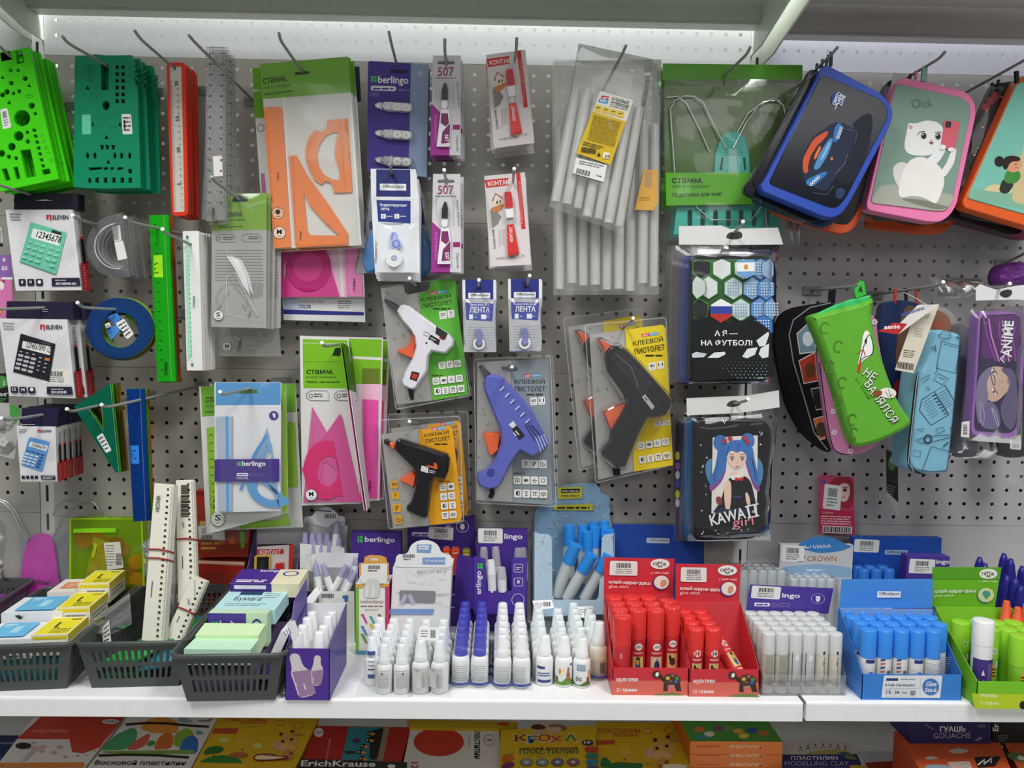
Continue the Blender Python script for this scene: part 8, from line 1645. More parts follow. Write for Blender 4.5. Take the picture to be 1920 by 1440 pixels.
g=G(S);g.slab([[(0,-4),(70,0),(100,100),(0,100)]],.0008,'5a3fa0/s');g.area([el(28,30,11,15,16),el(28,30,9.5,13,16)],'d8cfe6');g.text('go',60,74,24,16,'f0ecf6',40,.02);g.build('flap',t)
S=Pl(df+.006,gx=-.5,cx=552,cy=1190);g=G(S);g.slab([zt((955,920),(1002,905),(1030,990),(990,1045))],.0005,'e6e2e6');g.lines(*zt((968,950))[0],*zt((1005,1000))[0],3,'8a8a90',.4,ang=60);g.build('price_sticker',t)
r=.0118;p=None
hb_=.088
for i,(cx,row,dz)in enumerate(((0,0,0),(1,0,.004),(0,1,0),(1,1,0),(0,2,.004),(1,2,.014),(0,3,0),(1,3,.002))):
 x=xl+.0135+cx*.0295;d=df-.016-row*.0262;lb='white correction fluid bottle in the purple carton, %s row, %s'%(ORD[row],'nearer the basket' if cx==0 else 'farther from the basket')
 if p is None:p=bottle('correction_fluid_bottle',lb,'correction fluid bottle',x,d,r,.052,.036,WB,'eef0f2/s',lambda g,C_:g.poly([(-60,.008),(0,.008),(60,.008),(60,.034),(0,.034),(-60,.034)],'4a3488',C_),'bottles in the purple carton',capr=.72,z0=SZ+.0014)
 else:dup(p,lb,(x-p.location.x,-d-p.location.y,dz*.3),rz=random.uniform(-.5,.5))
# pencil box
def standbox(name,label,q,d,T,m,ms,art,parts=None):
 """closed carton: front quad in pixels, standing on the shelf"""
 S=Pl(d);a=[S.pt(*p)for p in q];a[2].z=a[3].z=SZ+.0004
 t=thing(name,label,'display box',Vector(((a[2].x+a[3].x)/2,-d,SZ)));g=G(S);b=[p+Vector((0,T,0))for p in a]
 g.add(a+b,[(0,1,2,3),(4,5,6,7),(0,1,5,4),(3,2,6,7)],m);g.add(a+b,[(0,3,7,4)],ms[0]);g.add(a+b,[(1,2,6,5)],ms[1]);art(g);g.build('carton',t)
 if parts:parts(t,S)
 return t
def ka(g):
 g.poly(z8b((505,585),(690,585),(690,1080),(505,1080)),'ebe9e4');g.text('КАРАНДАШ',*z8b((516,728))[0],42,6,'6a3a2a',0,.02);g.lines(*z8b((516,738))[0],*z8b((680,752))[0],1,'8a6a5a',.6);g.lines(*z8b((545,764))[0],*z8b((645,782))[0],2,'9a8a80',.4)
 for k,m in enumerate(('c85a8a','5aa0a8','8a7a3a','5a8ac0','d8c03a','c83a6a','6a9a4a','9a5aa0')):x,y=515+(k%3)*60,800+(k//3)*70+(k%2)*15;g.poly(z8b((x,y),(x+22,y),(x+52,y+62),(x+40,y+74)),m);g.poly(z8b((x+40,y+74),(x+52,y+62),(x+54,y+78)),'e8d8b8')
 g.poly(z8b((482,585),(503,585),(503,1085),(482,1085)),'7fb83a');g.poly(z8b((692,585),(718,585),(718,1060),(692,1080)),'c83a6a');g.poly(z8b((484,1060),(690,1060),(690,1085),(484,1085)),'3f9ac0');g.poly(z8b((484,585),(545,588),(530,612),(484,608)),'e0a04a');g.poly(z8b((655,590),(718,582),(716,604),(660,608)),'e0a04a')
 g.poly(smooth(z8b((540,600),(560,555),(610,540),(650,560),(655,600),(650,685),(540,685)),1),'d9d6cf')
 for x in(565,610):g.line(z8b((x,600),(x-8,680)),3,'f4f2ee')
def kp(t,S):
 g=G(S);g.slab([z8b((505,540),(505,440),(538,435),(545,395),(580,382),(660,386),(698,400),(702,432),(716,440),(716,540),(690,520),(520,520))],.0008,'e0a24a/s');g.poly(z8b((520,445),(705,442),(700,600),(522,600)),'ece9e2');g.poly(rrq(z8b((562,400),(640,404),(640,424),(562,420)),2),'ddd0c0');g.text('ART',*z8b((566,420))[0],7,4,'d04a5a',0,.02);g.bars(*z8b((570,455))[0],*z8b((655,482))[0],'333333',n=16);g.lines(*z8b((568,486))[0],*z8b((635,498))[0],1,'55555a',.7);g.build('flap',t)
standbox('pencil_box','white pencil carton with orange flap and coloured pencil pattern',z8b((482,585),(718,585),(718,1082),(482,1086)),.15,.045,'e9e7e2',('7fb83a','c83a6a'),ka,kp)
def scrawl(g,quad,n,seed,m='b9b8bc'):
 R=random.Random(seed);f=qmap(quad)
 for k in range(n):
  a,b=R.random(),R.random();x,y=f(a,b);g.line([(x+j*2.2,y+R.uniform(-2.2,2.2))for j in range(R.randint(4,9))],.6,m)
# carton printed with handwriting
def aa(g):
 scrawl(g,z8b((740,480),(1140,470),(1130,760),(730,760)),26,4);g.text('accuracy',*z8b((920,525))[0],56,10,'a5a4a8',-4,-.012);g.text('expert',*z8b((1050,680))[0],22,8,'b5b4b8',0,-.012);g.poly(rrq(z8b((793,630),(1048,635),(1045,720),(795,716)),4),'8a898c')
 for x,r_ in((820,25),(880,-25)):g.poly(rot(rr(z8b((x,700))[0][0]-4,z8b((x,700))[0][1]-12,z8b((x,700))[0][0]+4,z8b((x,700))[0][1]+8,3),*z8b((x,700))[0],r_),'b5b4cc')
 g.poly(z8b((720,762),(1040,762),(1030,800),(718,800)),'7f9ccf')
def ap(t,S):
 g=G(S);g.slab([smooth(z8b((762,465),(768,375),(850,375),(870,310),(930,275),(1010,275),(1070,310),(1090,370),(1166,378),(1162,470)),1)],.0008,'efefee',h=.0008);g.poly(z8b((915,305),(1022,305),(1015,368),(915,365)),'7fa0cc');g.poly(z8b((928,314),(1000,314),(998,342),(928,340)),'f0f2f4');g.lines(*z8b((936,322))[0],*z8b((992,334))[0],1,'7a8aa0',.6);g.bars(*z8b((816,375))[0],*z8b((900,400))[0],'55555a',n=18);g.lines(*z8b((820,404))[0],*z8b((875,416))[0],1,'77777a',.7);g.poly(z8b((955,398),(1118,396),(1115,448),(955,446)),'7f9fd2');g.text('ный карандаш',*z8b((966,432))[0],38,6,'eef2f8',0,.01);g.build('header',t)
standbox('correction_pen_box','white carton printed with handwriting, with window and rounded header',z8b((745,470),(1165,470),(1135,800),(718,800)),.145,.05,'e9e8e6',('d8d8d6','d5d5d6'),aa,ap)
# pens in printed cartons
def penbox(label,q,d,T,art,pens,hq=None,harts=None):
 S=Pl(d);a=[S.pt(*p)for p in q];a[2].z=a[3].z=SZ+.0004;t=thing('correction_pen_box',label,'display box',Vector(((a[2].x+a[3].x)/2,-d,SZ)),'printed cartons of correction pens');g=G(S);th=Vector((0,.0008,0));b=[p+Vector((0,T,0))for p in a]
 g.add(a+[p+th for p in a],[(0,1,2,3),(4,5,6,7),(0,1,5,4)],'e4e3e2');up=Vector((0,0,.03));g.add([a[0],b[0]+up,b[3],a[3],a[1],b[1]+up,b[2],a[2]],[(0,1,2,3),(4,5,6,7),(1,5,6,2),(3,2,6,7)],'d9d9dc');art(g);g.build('carton',t)
 if hq:S2=Pl(d-T);g=G(S2);g.slab([hq],.0008,'dedde0');harts(g);g.build('header',t)
 for i,(p0,p1,dd,r)in enumerate(pens):
  P0,P1=Pl(d-dd).pt(*p0),Pl(d-dd).pt(*p1);tp=thing('correction_pen','correction pen with clear lilac cap, %s in the %s'%(ORD[i%10]if i<10 else 'last',label.split(',')[0]),'correction pen',P0,'correction pens in printed cartons');u=(P1-P0)
  g=G();g.tube([P0,P0+u*.5,P0+u*.55],r,'ecebee/s',10);g.build('body',tp);g=G();g.tube([P0+u*.55,P0+u*.92,P1],r*.95,'b3b0d6/c75',10,r1=r*.6);g.tube([P0+u*.55,P0+u*.9],r*.4,'d8d6e6/s',8);g.build('cap',tp)
def a1(g):
 scrawl(g,z8b((85,330),(190,380),(180,620),(85,620)),14,6,'a9a8ae');g.text('Lineal',*z8b((100,560))[0],22,6,'b0afb4',-85,-.01);g.poly(z8b((145,490),(180,495),(178,630),(148,620)),'8f8e92')
def h1(g):
 scrawl(g,z8b((115,110),(405,105),(400,230),(100,230)),20,7,'b0afb6');g.poly(smooth(z8b((175,160),(180,90),(240,40),(300,38),(350,90),(350,150),(300,165),(290,190)),1),'e6e6e8');g.line(z8b((205,62),(310,72)),2.2,'55557a');g.bars(*z8b((262,88))[0],*z8b((340,120))[0],'333333',n=14)
pens=[(z8b((120+k*52,420))[0],z8b((122+k*52,220+(k%2)*8))[0],.008,.0062)for k in range(4)]+[(z8b((185+k*55,470))[0],z8b((185+k*55,285+(k%2)*14))[0],-.0 if 0 else .004,.006)for k in range(3)]+[(z8b((335,330))[0],z8b((350,145))[0],.006,.006),(z8b((360,380))[0],z8b((362,258))[0],.004,.006)]
penbox('handwriting printed carton, tall one full of correction pens',z8b((85,300),(400,330),(400,640),(80,640)),.06,.03,a1,pens,smooth(z8b((112,105),(172,108),(182,85),(240,38),(300,36),(352,85),(356,105),(406,105),(402,300),(95,300)),1),h1)
def a2_(g):scrawl(g,z8b((240,660),(460,660),(450,760),(250,760)),6,9);g.bars(*z8b((240,655))[0],*z8b((325,686))[0],'44444a',n=18);g.poly(z8b((388,668),(428,666),(426,714),(402,714),(400,690),(388,690)),'3f6ab0')
pens=[(z8b((225,640))[0],z8b((195,440))[0],.012,.0056),(z8b((310,640))[0],z8b((245,445))[0],.012,.0056),(z8b((325,630))[0],z8b((415,452))[0],.012,.0056),(z8b((385,636))[0],z8b((460,475))[0],.02,.0056),(z8b((400,660))[0],z8b((480,500))[0],.008,.0056),(z8b((470,520))[0],z8b((482,402))[0],.022,.0052)]
penbox('handwriting printed carton, front one with a few leaning pens',z8b((215,640),(470,640),(475,800),(230,800)),.105,.032,a2_,pens,z8b((205,365),(500,370),(470,640),(190,640)),lambda g:None)
# purple and blue cartons
def lingo(g,x,y,w,h,t='berlingo',logo=True):
 if logo:g.poly([(x-w*.24,y-h*.95),(x-w*.2,y-h*.95),(x-w*.2,y),(x-w*.24,y)],'3fc35a');g.poly([(x-w*.17,y-h*.95),(x-w*.07,y-h*.95),(x-w*.07,y-h*.6),(x-w*.17,y-h*.6)],'3fc35a');g.poly([(x-w*.17,y-h*.5),(x-w*.07,y-h*.5),(x-w*.07,y),(x-w*.17,y)],'3fc35a')
 g.text(t,x,y+h*.15,w,h,'efecf5',1,.015)
standbox('correction_pen_box','purple carton with white lettering behind the pencil box',z8b((448,222),(802,228),(800,560),(445,560)),.05,.02,PUR,(PUR,PUR),lambda g:lingo(g,*z8b((546,292))[0],56,13))
def p2(g):g.poly(rrq(z8b((880,218),(1010,222),(1008,250),(880,246)),3),'e4e0ea');g.lines(*z8b((890,228))[0],*z8b((996,244))[0],1,PUR,.7);g.sticker(z8b((1000,178),(1176,186),(1172,278),(998,262)),seed=4);c=z8b((1240,178))[0];g.area([el(*c,12,11.5),el(*c,11,10.5)],'d8d0e4');g.poly(z8b((1225,160),(1252,158),(1256,190),(1242,200),(1242,210),(1236,210),(1236,198),(1222,190)),'e8e4f0');g.text('go',*z8b((1122,188))[0],9,5,'efecf5',0,.02)
t=standbox('marker_box','purple carton with white sticker and coloured tape dispensers showing',z8b((850,108),(1330,108),(1325,560),(850,560)),.03,.012,'432a82',(PUR,PUR),p2)
for k,(x,y,m,w)in enumerate(((1125,325,'e04a1c/c80','left orange'),(1190,325,'d8421c/c80','right orange'),(1268,335,'8a8a1c/c80','olive'))):
 S=Pl(.045);tt=thing('tape_dispenser','%s translucent correction tape standing in the purple carton'%w,'correction tape',S.pt(*z8b((x,520))[0]),'translucent tape dispensers');g=G(S);g.bulge(smooth(z8b((x-32,520),(x-32,y+10),(x-20,y-8),(x+22,y-8),(x+34,y+12),(x+34,520)),1),.012,m,wpx=4);g.line(z8b((x-20,y+30),(x+20,y+28)),1.5,'f4c8a8');g.build('body',tt)
def p3(g):
 g.sticker(zk((262,310),(420,312),(420,408),(262,404)),seed=6);g.text('lingo',*zk((430,388))[0],34,13,'efecf5',1,.02)
t=standbox('correction_pen_box','purple carton with sticker and lettering, holding clear capped pens',zk((255,318),(582,322),(575,830),(235,830)),.05,.014,PUR,(PUR,PUR),p3)
S=Pl(.095);g=G(S);g.slab([[p for p in zk((235,490),(310,505),(318,714),(478,714),(478,505),(500,498),(578,500),(570,860),(235,860))]],.0008,'4f3498');
class Rt:
 def __init__(s,S,cx,cy,a):s.S,s.cx,s.cy,s.a=S,cx,cy,a
 def pt(s,x,y,h=0):q=rot([(x,y)],s.cx,s.cy,s.a)[0];return s.S.pt(*q,h)
c0=zk((292,735))[0];g.text('erlingo',c0[0],c0[1],44,13,'efecf5',-90,.02);g.poly(zk((258,535),(266,535),(266,570),(258,570)),'3fc35a');g.poly(zk((270,535),(292,535),(292,550),(270,550)),'3fc35a');g.poly(zk((270,554),(292,554),(292,570),(270,570)),'3fc35a')
for y,s in((566,''),(655,'8')):
 c=zk((521,y))[0];g.area([rr(c[0]-8.5,c[1]-8,c[0]+8.5,c[1]+8,3),rr(c[0]-7.5,c[1]-7,c[0]+7.5,c[1]+7,2.5)],'d8d0e6')
 if s:g.text(s,c[0]-2.5,c[1]+3,5,7,'efecf5',0,.02)
 else:g.lines(c[0]-5,c[1]-3,c[0]+5,c[1]+4,2,'d8d0e6',.5)
c=zk((518,770))[0];g.area([el(*c,12,12),el(*c,11,11)],'d8d0e6');g.build('front',t)
g=G(S);A=[S.pt(*p)for p in zk((120,508),(232,500),(232,830),(95,830))];A[0].y+=.03;A[3].y+=.03;g.add(A,[(0,1,2,3)],'553a9c/s');g.build('side',t)
for k,(p0,p1,dd,c_)in enumerate(((zk((352,715))[0],zk((344,515))[0],.088,'eceaee/s'),(zk((418,715))[0],zk((414,562))[0],.090,'d8d6da/c60'),(zk((388,690))[0],zk((374,432))[0],.07,'cfcdd2/c50'),(zk((300,640))[0],zk((298,435))[0],.068,'c8c4cc/c50'),(zk((520,640))[0],zk((520,440))[0],.068,'c8c4cc/c50'),(zk((556,640))[0],zk((552,438))[0],.066,'c8c4cc/c50'))):
 P0,P1=Pl(dd).pt(*p0),Pl(dd).pt(*p1);tp=thing('correction_pen','correction pen in the sticker bearing purple carton, %s'%('white one at the cut out','clear bulbous one at the cut out','clear one standing tall in the middle','clear one at the far left','clear one right of the middle','clear one at the far right')[k],'correction pen',P0,'pens in the purple carton');g=G();u=P1-P0;g.tube([P0,P0+u*.55],.0075,'e4e2e6/s',12);g.build('body',tp);g=G();g.tube([P0+u*.55,P0+u*.9,P1],.0078,c_,12,r1=.0055);g.build('cap',tp)
# contact glue carton
xk0,xk1=X_(462,1100,.066),X_(556,1100,.066);t=tray('glue_box','purple and white carton of red glue packs behind the sticky notes',xk0,xk1,.066,.012,hgt(480,1074,.066),hgt(500,985,.012),0,PUR+'/s','e4e0e0/s',lambda g:(setattr(g,'s',Pl(.066)),g.poly(zt((808,660),(866,662),(864,706),(806,702)),'8a7ab0'),g.area([el(*zt((915,676))[0],12,12),el(*zt((915,676))[0],11,11)],'d8d0e6'),g.poly(zt((892,655),(935,652),(938,690),(905,705)),'e6e2ee'),g.text('berlingo',*zt((740,712))[0],46,7,'e4e0ee',1,.02)))
S=Pl(.04);t=thing('glue_card','red and white glue card standing in the purple and white carton','glue card',S.pt(*zt((880,610))[0]));g=G(S);g.slab([zt((776,462),(995,450),(985,615),(770,615))],.0008,'e2dcd8');g.poly(zt((776,480),(935,478),(934,508),(776,512)),'c8302c');g.text('КОНТАКТ',*zt((790,508))[0],40,8,'f4f0ee',0,.03);g.poly(zt((968,452),(995,450),(985,615),(962,615)),'d8382c');g.poly(zt((776,450),(960,446),(995,450),(778,463)),'2a1a1c');g.build('card',t)
g=G(S);g.slab([zt((765,515),(860,512),(858,615),(762,615))],.004,'d8b83a/s',h=.006);g.poly(zt((780,520),(852,518),(850,600),(778,600)),'1c1c1f');g.ell(*zt((812,570))[0],6,10,'33333a');g.build('pack',t);g=G(S);g.slab([zt((892,560),(938,556),(938,615),(890,615))],.006,'cf3034/s',h=.007);g.build('cap',t)
# light blue glue tube box
LBc='a9c3d8/s';S=Pl(.094);t=thing('glue_tube_box','pale blue carton with triangle pattern holding blue capped glue tubes','display box',Vector((X_(1075,1150,.094),-.06,SZ)));g=G(S)
fl=zk((622,330),(650,345),(715,350),(735,372),(740,745),(755,770),(1020,772),(1036,750),(1060,372),(1075,352),(1138,345),(1140,860),(622,880));g.slab([fl],.0008,'b7cfe0/s')
def tris(g,poly,n,seed):
 R=random.Random(seed);f=qmap(poly)
 for k in range(n):x,y=f(R.random(),R.random());g.line([(x+R.uniform(-9,9),y+R.uniform(-9,9))for _ in range(3)],1.0,'dce8f0',closed=True)
tris(g,zk((630,380),(725,380),(735,760),(630,840)),16,3);tris(g,zk((1065,370),(1130,370),(1130,480),(1060,480)),4,4);g.build('front',t)
S2=Pl(.012);g=G(S2);hq=smooth(zk((622,330),(625,190),(740,120),(800,30),(1000,15),(1040,40),(1050,90),(1105,95),(1110,260),(1130,330),(1130,800),(622,800)),1);g.slab([hq],.0008,'8fb4cf/s');tris(g,zk((640,200),(1090,110),(1100,300),(640,420)),44,5)
g.poly(zk((775,48),(932,40),(930,116),(775,122)),'d2c63a');g.poly(zk((795,56),(915,54),(914,78),(795,82)),'26262a');g.lines(*zk((800,62))[0],*zk((910,74))[0],1,'b8b8a8',.7);g.lines(*zk((795,92))[0],*zk((912,106))[0],1,'7a7a2a',.7);g.poly(zk((745,160),(998,150),(998,194),(745,190)),'d2c63a');g.lines(*zk((770,166))[0],*zk((985,182))[0],1,'33331a',.8);g.build('back',t)
a=[S.pt(*fl[0]),S.pt(*fl[-1]),S2.pt(*zk((625,800))[0]),S2.pt(*zk((625,330))[0])];a[1].z=a[2].z=SZ;a[2].x=a[3].x=a[0].x+.001;g=G();e=Vector((.0008,0,0));g.hexa(a+[p+e for p in a],LBc);b=[p+Vector((X_(1152,1050,.094)-a[0].x-.002,0,0))for p in a];g.hexa(b+[p-e for p in b],LBc);g.build('side',t)
def tube_(label,p0,p1,d0,d1,r):
 A,B=Pl(d0).pt(*p0),Pl(d1).pt(*p1);tt=thing('glue_tube',label,'glue tube',A,'blue capped glue tubes in the pale blue carton');u=B-A;L_=u.length;k=1-.034/L_;g=G();g.tube([A,A+u*k],r*.92,'c3c9c9/s',14);n=Vector((0,-1,0));g.build('body',tt);g=G();g.tube([A+u*k,A+u*.97,B],r,'2f8ee0/g',14,r1=r*.93);g.build('cap',tt)
for k,(x,y,d)in enumerate(((850,290,.075),(935,290,.07),(1000,270,.06),(1070,262,.055),(965,330,.09),(1012,300,.082),(1078,300,.078),(1105,318,.088),(1085,350,.1),(820+20,300,.05))):
 px_,py_=zk((x,y))[0];q=zk((x,y+330))[0];tube_('upright blue capped glue tube at the back of the pale blue carton, %s'%ORD[k],q,(px_,py_),d*.62+.005,d*.62+.005,.0092)
for k,(a_,b_)in enumerate((((760,740),(890,415)),((830,760),(995,480)),((945,765),(1105,475)))):tube_('leaning blue capped glue tube in the pale blue carton, %s'%('leftmost','middle','rightmost')[k],zk(a_)[0],zk(b_)[0],.078,.092,.0108)
# navy blue carton behind the red boxes
def ob(g):g.poly(rrq(zg((506,38),(700,42),(698,86),(504,80)),2),'b9c2d2');g.text('OfficeSpace',*zg((528,72))[0],35,6,'3a3d48',1,.01)
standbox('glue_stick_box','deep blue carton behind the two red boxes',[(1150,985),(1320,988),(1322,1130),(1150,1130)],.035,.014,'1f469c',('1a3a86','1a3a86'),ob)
# right back group
def cr(g):
 g.poly(smooth(zh((405,150),(480,105),(580,90),(660,105),(720,140),(782,158),(700,190),(560,205),(450,180)),1),'3f80c0');g.text('Crostick',*zh((455,172))[0],50,13,'f0f4f8',-2,.0,None,.15);g.text('CROWN',*zh((474,258))[0],55,10,'a8743a',0,.005);g.text("'",*zh((452,238))[0],2,5,'3a3a3a',0);g.poly(smooth(zh((290,300),(400,285),(530,275),(680,285),(775,305),(770,365),(290,350)),1),'8fb0d0');g.lines(*zh((470,308))[0],*zh((580,322))[0],1,'d8e4f0',.7);g.sticker(zh((302,148),(458,156),(452,262),(300,258)),seed=10);g.line(zh((412,258),(445,258)),1,'3a3a3a')
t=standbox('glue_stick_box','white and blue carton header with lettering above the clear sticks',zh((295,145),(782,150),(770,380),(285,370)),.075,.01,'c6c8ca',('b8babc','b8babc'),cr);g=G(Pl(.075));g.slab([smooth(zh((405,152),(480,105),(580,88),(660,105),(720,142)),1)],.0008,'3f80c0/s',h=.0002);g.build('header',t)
for k,(q,d,nx,w)in enumerate(((zh((30,330),(360,325),(360,560),(20,560)),.10,5,'left'),(zh((370,385),(690,385),(690,600),(370,600)),.115,5,'right'))):
 S=Pl(d);a=[S.pt(*p)for p in q];a[2].z=a[3].z=SZ+.0004;t=thing('glue_stick_tray','%s clear tray of see through glue sticks under the white and blue header'%w,'display box',Vector(((a[0].x+a[1].x)/2,-d,SZ)),'clear trays of see through glue sticks');g=G();b=[p+Vector((0,.07,0))for p in a];g.add(a+b,[(0,1,2,3),(4,5,6,7),(0,3,7,4),(1,2,6,5)],'e8eef0/c16');g.build('tray',t)
 rr_=(a[1].x-a[0].x)/(2*nx+.4);pp=None
 for j in range(3):
  for c in range(nx):
   o=Vector((a[0].x+rr_*(1.2+2*c),-d+.010+j*2.05*rr_+rr_*.5,SZ+.001));lb='see through glue stick, %s row, %s from the left in the %s clear tray'%(ORD[j],ORD[c],w)
   if pp is None:pp=thing('glue_stick',lb,'glue stick',o,'see through glue sticks');h=a[0].z-SZ-.001;g=G();g.lathe([(rr_*.94,0),(rr_*.95,h-.03)],o,'d4d8d8/c60',12);g.build('body',pp);g=G();g.lathe([(rr_*.98,h-.03),(rr_*.98,h-.003),(rr_*.8,h),(0,h)],o,'dfe6e8/c50',12);g.build('cap',pp)
   else:dup(pp,lb,o-pp.location)
def bb(g):g.sticker(zh((792,108),(958,116),(950,200),(784,194)),seed=11);g.poly(rrq(zh((992,180),(1144,182),(1142,216),(990,212)),2),'9fb4d2');g.text('OfficeSpace',*zh((1005,208))[0],36,6,'33363f',0,.01)
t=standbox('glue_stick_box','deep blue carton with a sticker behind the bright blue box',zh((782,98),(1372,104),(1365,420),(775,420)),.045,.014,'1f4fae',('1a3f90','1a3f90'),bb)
for k in range(6):x=800+k*42;px_,py_=zh((x,285+(k%2)*20))[0];d=.062+.012*(k%2);o=Vector((X_(px_,1120,d),-d,SZ));h=hgt(px_,py_,d);tt=thing('glue_stick','blue capped glue stick before the deep blue stickered carton, %s from the left'%ORD[k],'glue stick',o,'blue capped sticks at the back');g=G();g.lathe([(.0085,0),(.009,h-.04)],o,'d8dade/s',12);g.build('body',tt);g=G();g.lathe([(.0095,h-.04),(.0095,h-.003),(.008,h),(0,h)],o,'2f6fc8/s',12);g.build('cap',tt)
def sb(g):g.sticker(zh((1160,240),(1330,246),(1322,340),(1150,336)),seed=12);g.text('ingo',*zh((1334,282))[0],26,10,'efecf5',0,.02)
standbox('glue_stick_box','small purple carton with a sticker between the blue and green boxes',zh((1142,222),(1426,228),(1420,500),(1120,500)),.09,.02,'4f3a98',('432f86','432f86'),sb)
# ------------------------------------------------------------------ lower shelf: boxes of modelling clay
zl=zz(0,1310,3.84);zm=zz(460,1310,3.84);zn=zz(900,1310,3.84);zo=zz(1400,1310,3.6923)
def flat(name,label,q,zt_,H,m,art,grp='modelling clay boxes on the lower shelf',mf=None):
 """box lying flat: top face given in pixels at height zt_, H thick"""
 S=PlZ(zt_);a=[S.pt(*p)for p in q];a=[Vector((p.x,min(p.y,-.02),p.z))for p in a];b=[p-Vector((0,0,H))for p in a];t=thing(name,label,'box',Vector(((b[0].x+b[2].x)/2,(b[0].y+b[2].y)/2,b[0].z)),grp);g=G(S);g.add(b+a,[(0,1,2,3),(0,1,5,4),(1,2,6,5),(2,3,7,6),(3,0,4,7)],mf or m);g.add(a,[(0,1,2,3)],m);art(g);g.build('carton',t);return t
T0=LZ+.062
def c1(g):
 g.poly(zl((300,125),(905,130),(755,300),(720,350),(600,395),(520,385),(500,292),(120,290)),'c0402c');g.text('пластилин',*zl((228,245))[0],66,6,'d89a88',0,.0,None,.4);g.ell(*zl((797,166))[0],16,4.6,'e8ddd8');g.text('гамма',*zl((752,176))[0],24,5,'3a2a28',0,.01)
 for x,y,rx in((250,360,26),(310,350,22),(430,350,20),(390,390,18),(470,420,12),(560,412,10),(240,320,14),(620,410,9),(680,380,8),(300,380,16)):g.ell(*zl((x,y))[0],rx/3,rx/6,('b8a8a0','c8a898','a89890')[x%3])
 g.ell(*zl((168,342))[0],15,6,'2a2422');g.poly(zl((150,450),(220,380),(260,378),(180,455)),'b9b4ae');g.poly(zl((0,465),(610,462),(600,500),(-40,500)),'d8823a')
flat('modelling_clay_box','red and white modelling clay box at the left end of the lower shelf',zl((290,95),(930,98),(560,560),(-80,560)),T0,.03,'dcd4cc',c1)
def c2(g):
 for p,m in((((720,375),(830,260),(960,205),(990,230),(985,300),(900,370)),'4a9a6a'),(((1000,215),(1060,150),(1180,130),(1290,170),(1280,250),(1100,250)),'d8903a'),(((1240,330),(1260,250),(1350,205),(1400,250),(1400,330),(1300,360)),'8aa83a'),(((900,370),(980,300),(1060,255),(1085,250),(1060,330),(980,370)),'c85a4a'),(((1100,370),(1140,280),(1200,240),(1250,260),(1240,360)),'c86a2a'),(((1280,400),(1320,290),(1380,260),(1430,290),(1420,400)),'2f6ab0'),(((720,380),(1400,370),(1400,400),(760,395)),'7a9a3a'),(((1050,330),(1090,295),(1130,320),(1080,350)),'3a8a4a'),(((1260,160),(1320,130),(1400,165),(1340,180)),'8aa09a'),(((1400,240),(1440,225),(1470,255),(1420,262)),'6a9a9a')):g.poly(smooth(zl(*p),1),m)
 g.line(zl((905,188),(1050,178),(1200,180),(1350,195),(1505,204)),4.2,'2a1c14');g.line(zl((710,412),(900,405),(1150,410),(1360,426)),4.6,'2a1c14');g.text('Восковой пластилин',*zl((680,478))[0],170,9,'2a2824',.3,.015,None,.3);g.text('12 цветов',*zl((960,135))[0],40,4,'8a8478',0,.0)
 g.line(zl((1430,160),(1470,165),(1525,150),(1500,172)),2,'6a5a50')
flat('modelling_clay_box','white wax clay box picturing clay dinosaurs',zl((960,95),(1590,108),(1340,560),(580,560)),T0+.002,.032,'d8d2ca',c2)
def giraffe(g,z,x,y,s):
 e=lambda a,b,rx,ry,m:g.ell(*z((x+a*s,y+b*s))[0],rx*s/3.84,ry*s/3.84,m)
 e(-70,20,40,36,'c8a488');e(0,0,72,60,'cf9a4c');e(-10,40,60,34,'d8a868');e(-52,-62,14,12,'5a2a14');e(28,-80,16,10,'5a2a14');e(-40,-8,12,10,'2a1a10');e(22,-22,12,10,'2a1a10');e(70,-58,34,10,'b88a44');e(0,90,46,40,'c0883c');e(20,80,14,12,'8a4a20');e(-20,105,12,10,'8a4a20')
def sgiraffe(g,z,x,y):
 e=lambda a,b,rx,ry,m:g.ell(*z((x+a,y+b))[0],rx/3.84,ry/3.84,m)
 e(0,0,42,26,'d8b03a');e(-20,-35,14,8,'d8b03a');e(25,-35,14,8,'d8b03a');e(5,55,16,40,'d0a034');e(5,60,8,10,'8a5a20');e(-20,100,70,22,'a8642a')
def c3(g,z,ox=0,num='12'):
 X=lambda*p:z(*[(a+ox,b)for a,b in p])
 g.text('ПЛАСТИЛИН',*X((1610,160))[0],80,7,'a8301c',2,.02);g.poly(X((1545,212),(1722,212),(1700,255),(1525,250)),'b84a24');g.poly(X((1730,158),(1930,162),(1920,185),(1722,182)),'c8782c');g.lines(*X((1760,195))[0],*X((1880,208))[0],1,'a89040',.6)
 g.poly(smooth(X((1425,460),(1500,420),(1600,405),(1700,420),(1760,465)),1),'2f7a2c');g.poly(smooth(X((1460,410),(1480,360),(1550,340),(1615,348),(1600,390),(1520,400)),1),'2a6a2a');g.line(X((1535,400),(1545,430)),2,'4a3a20');g.ell(*X((1610,300))[0],10,5,'c8c86a');g.ell(*X((1850,340))[0],9,5,'c8c86a')
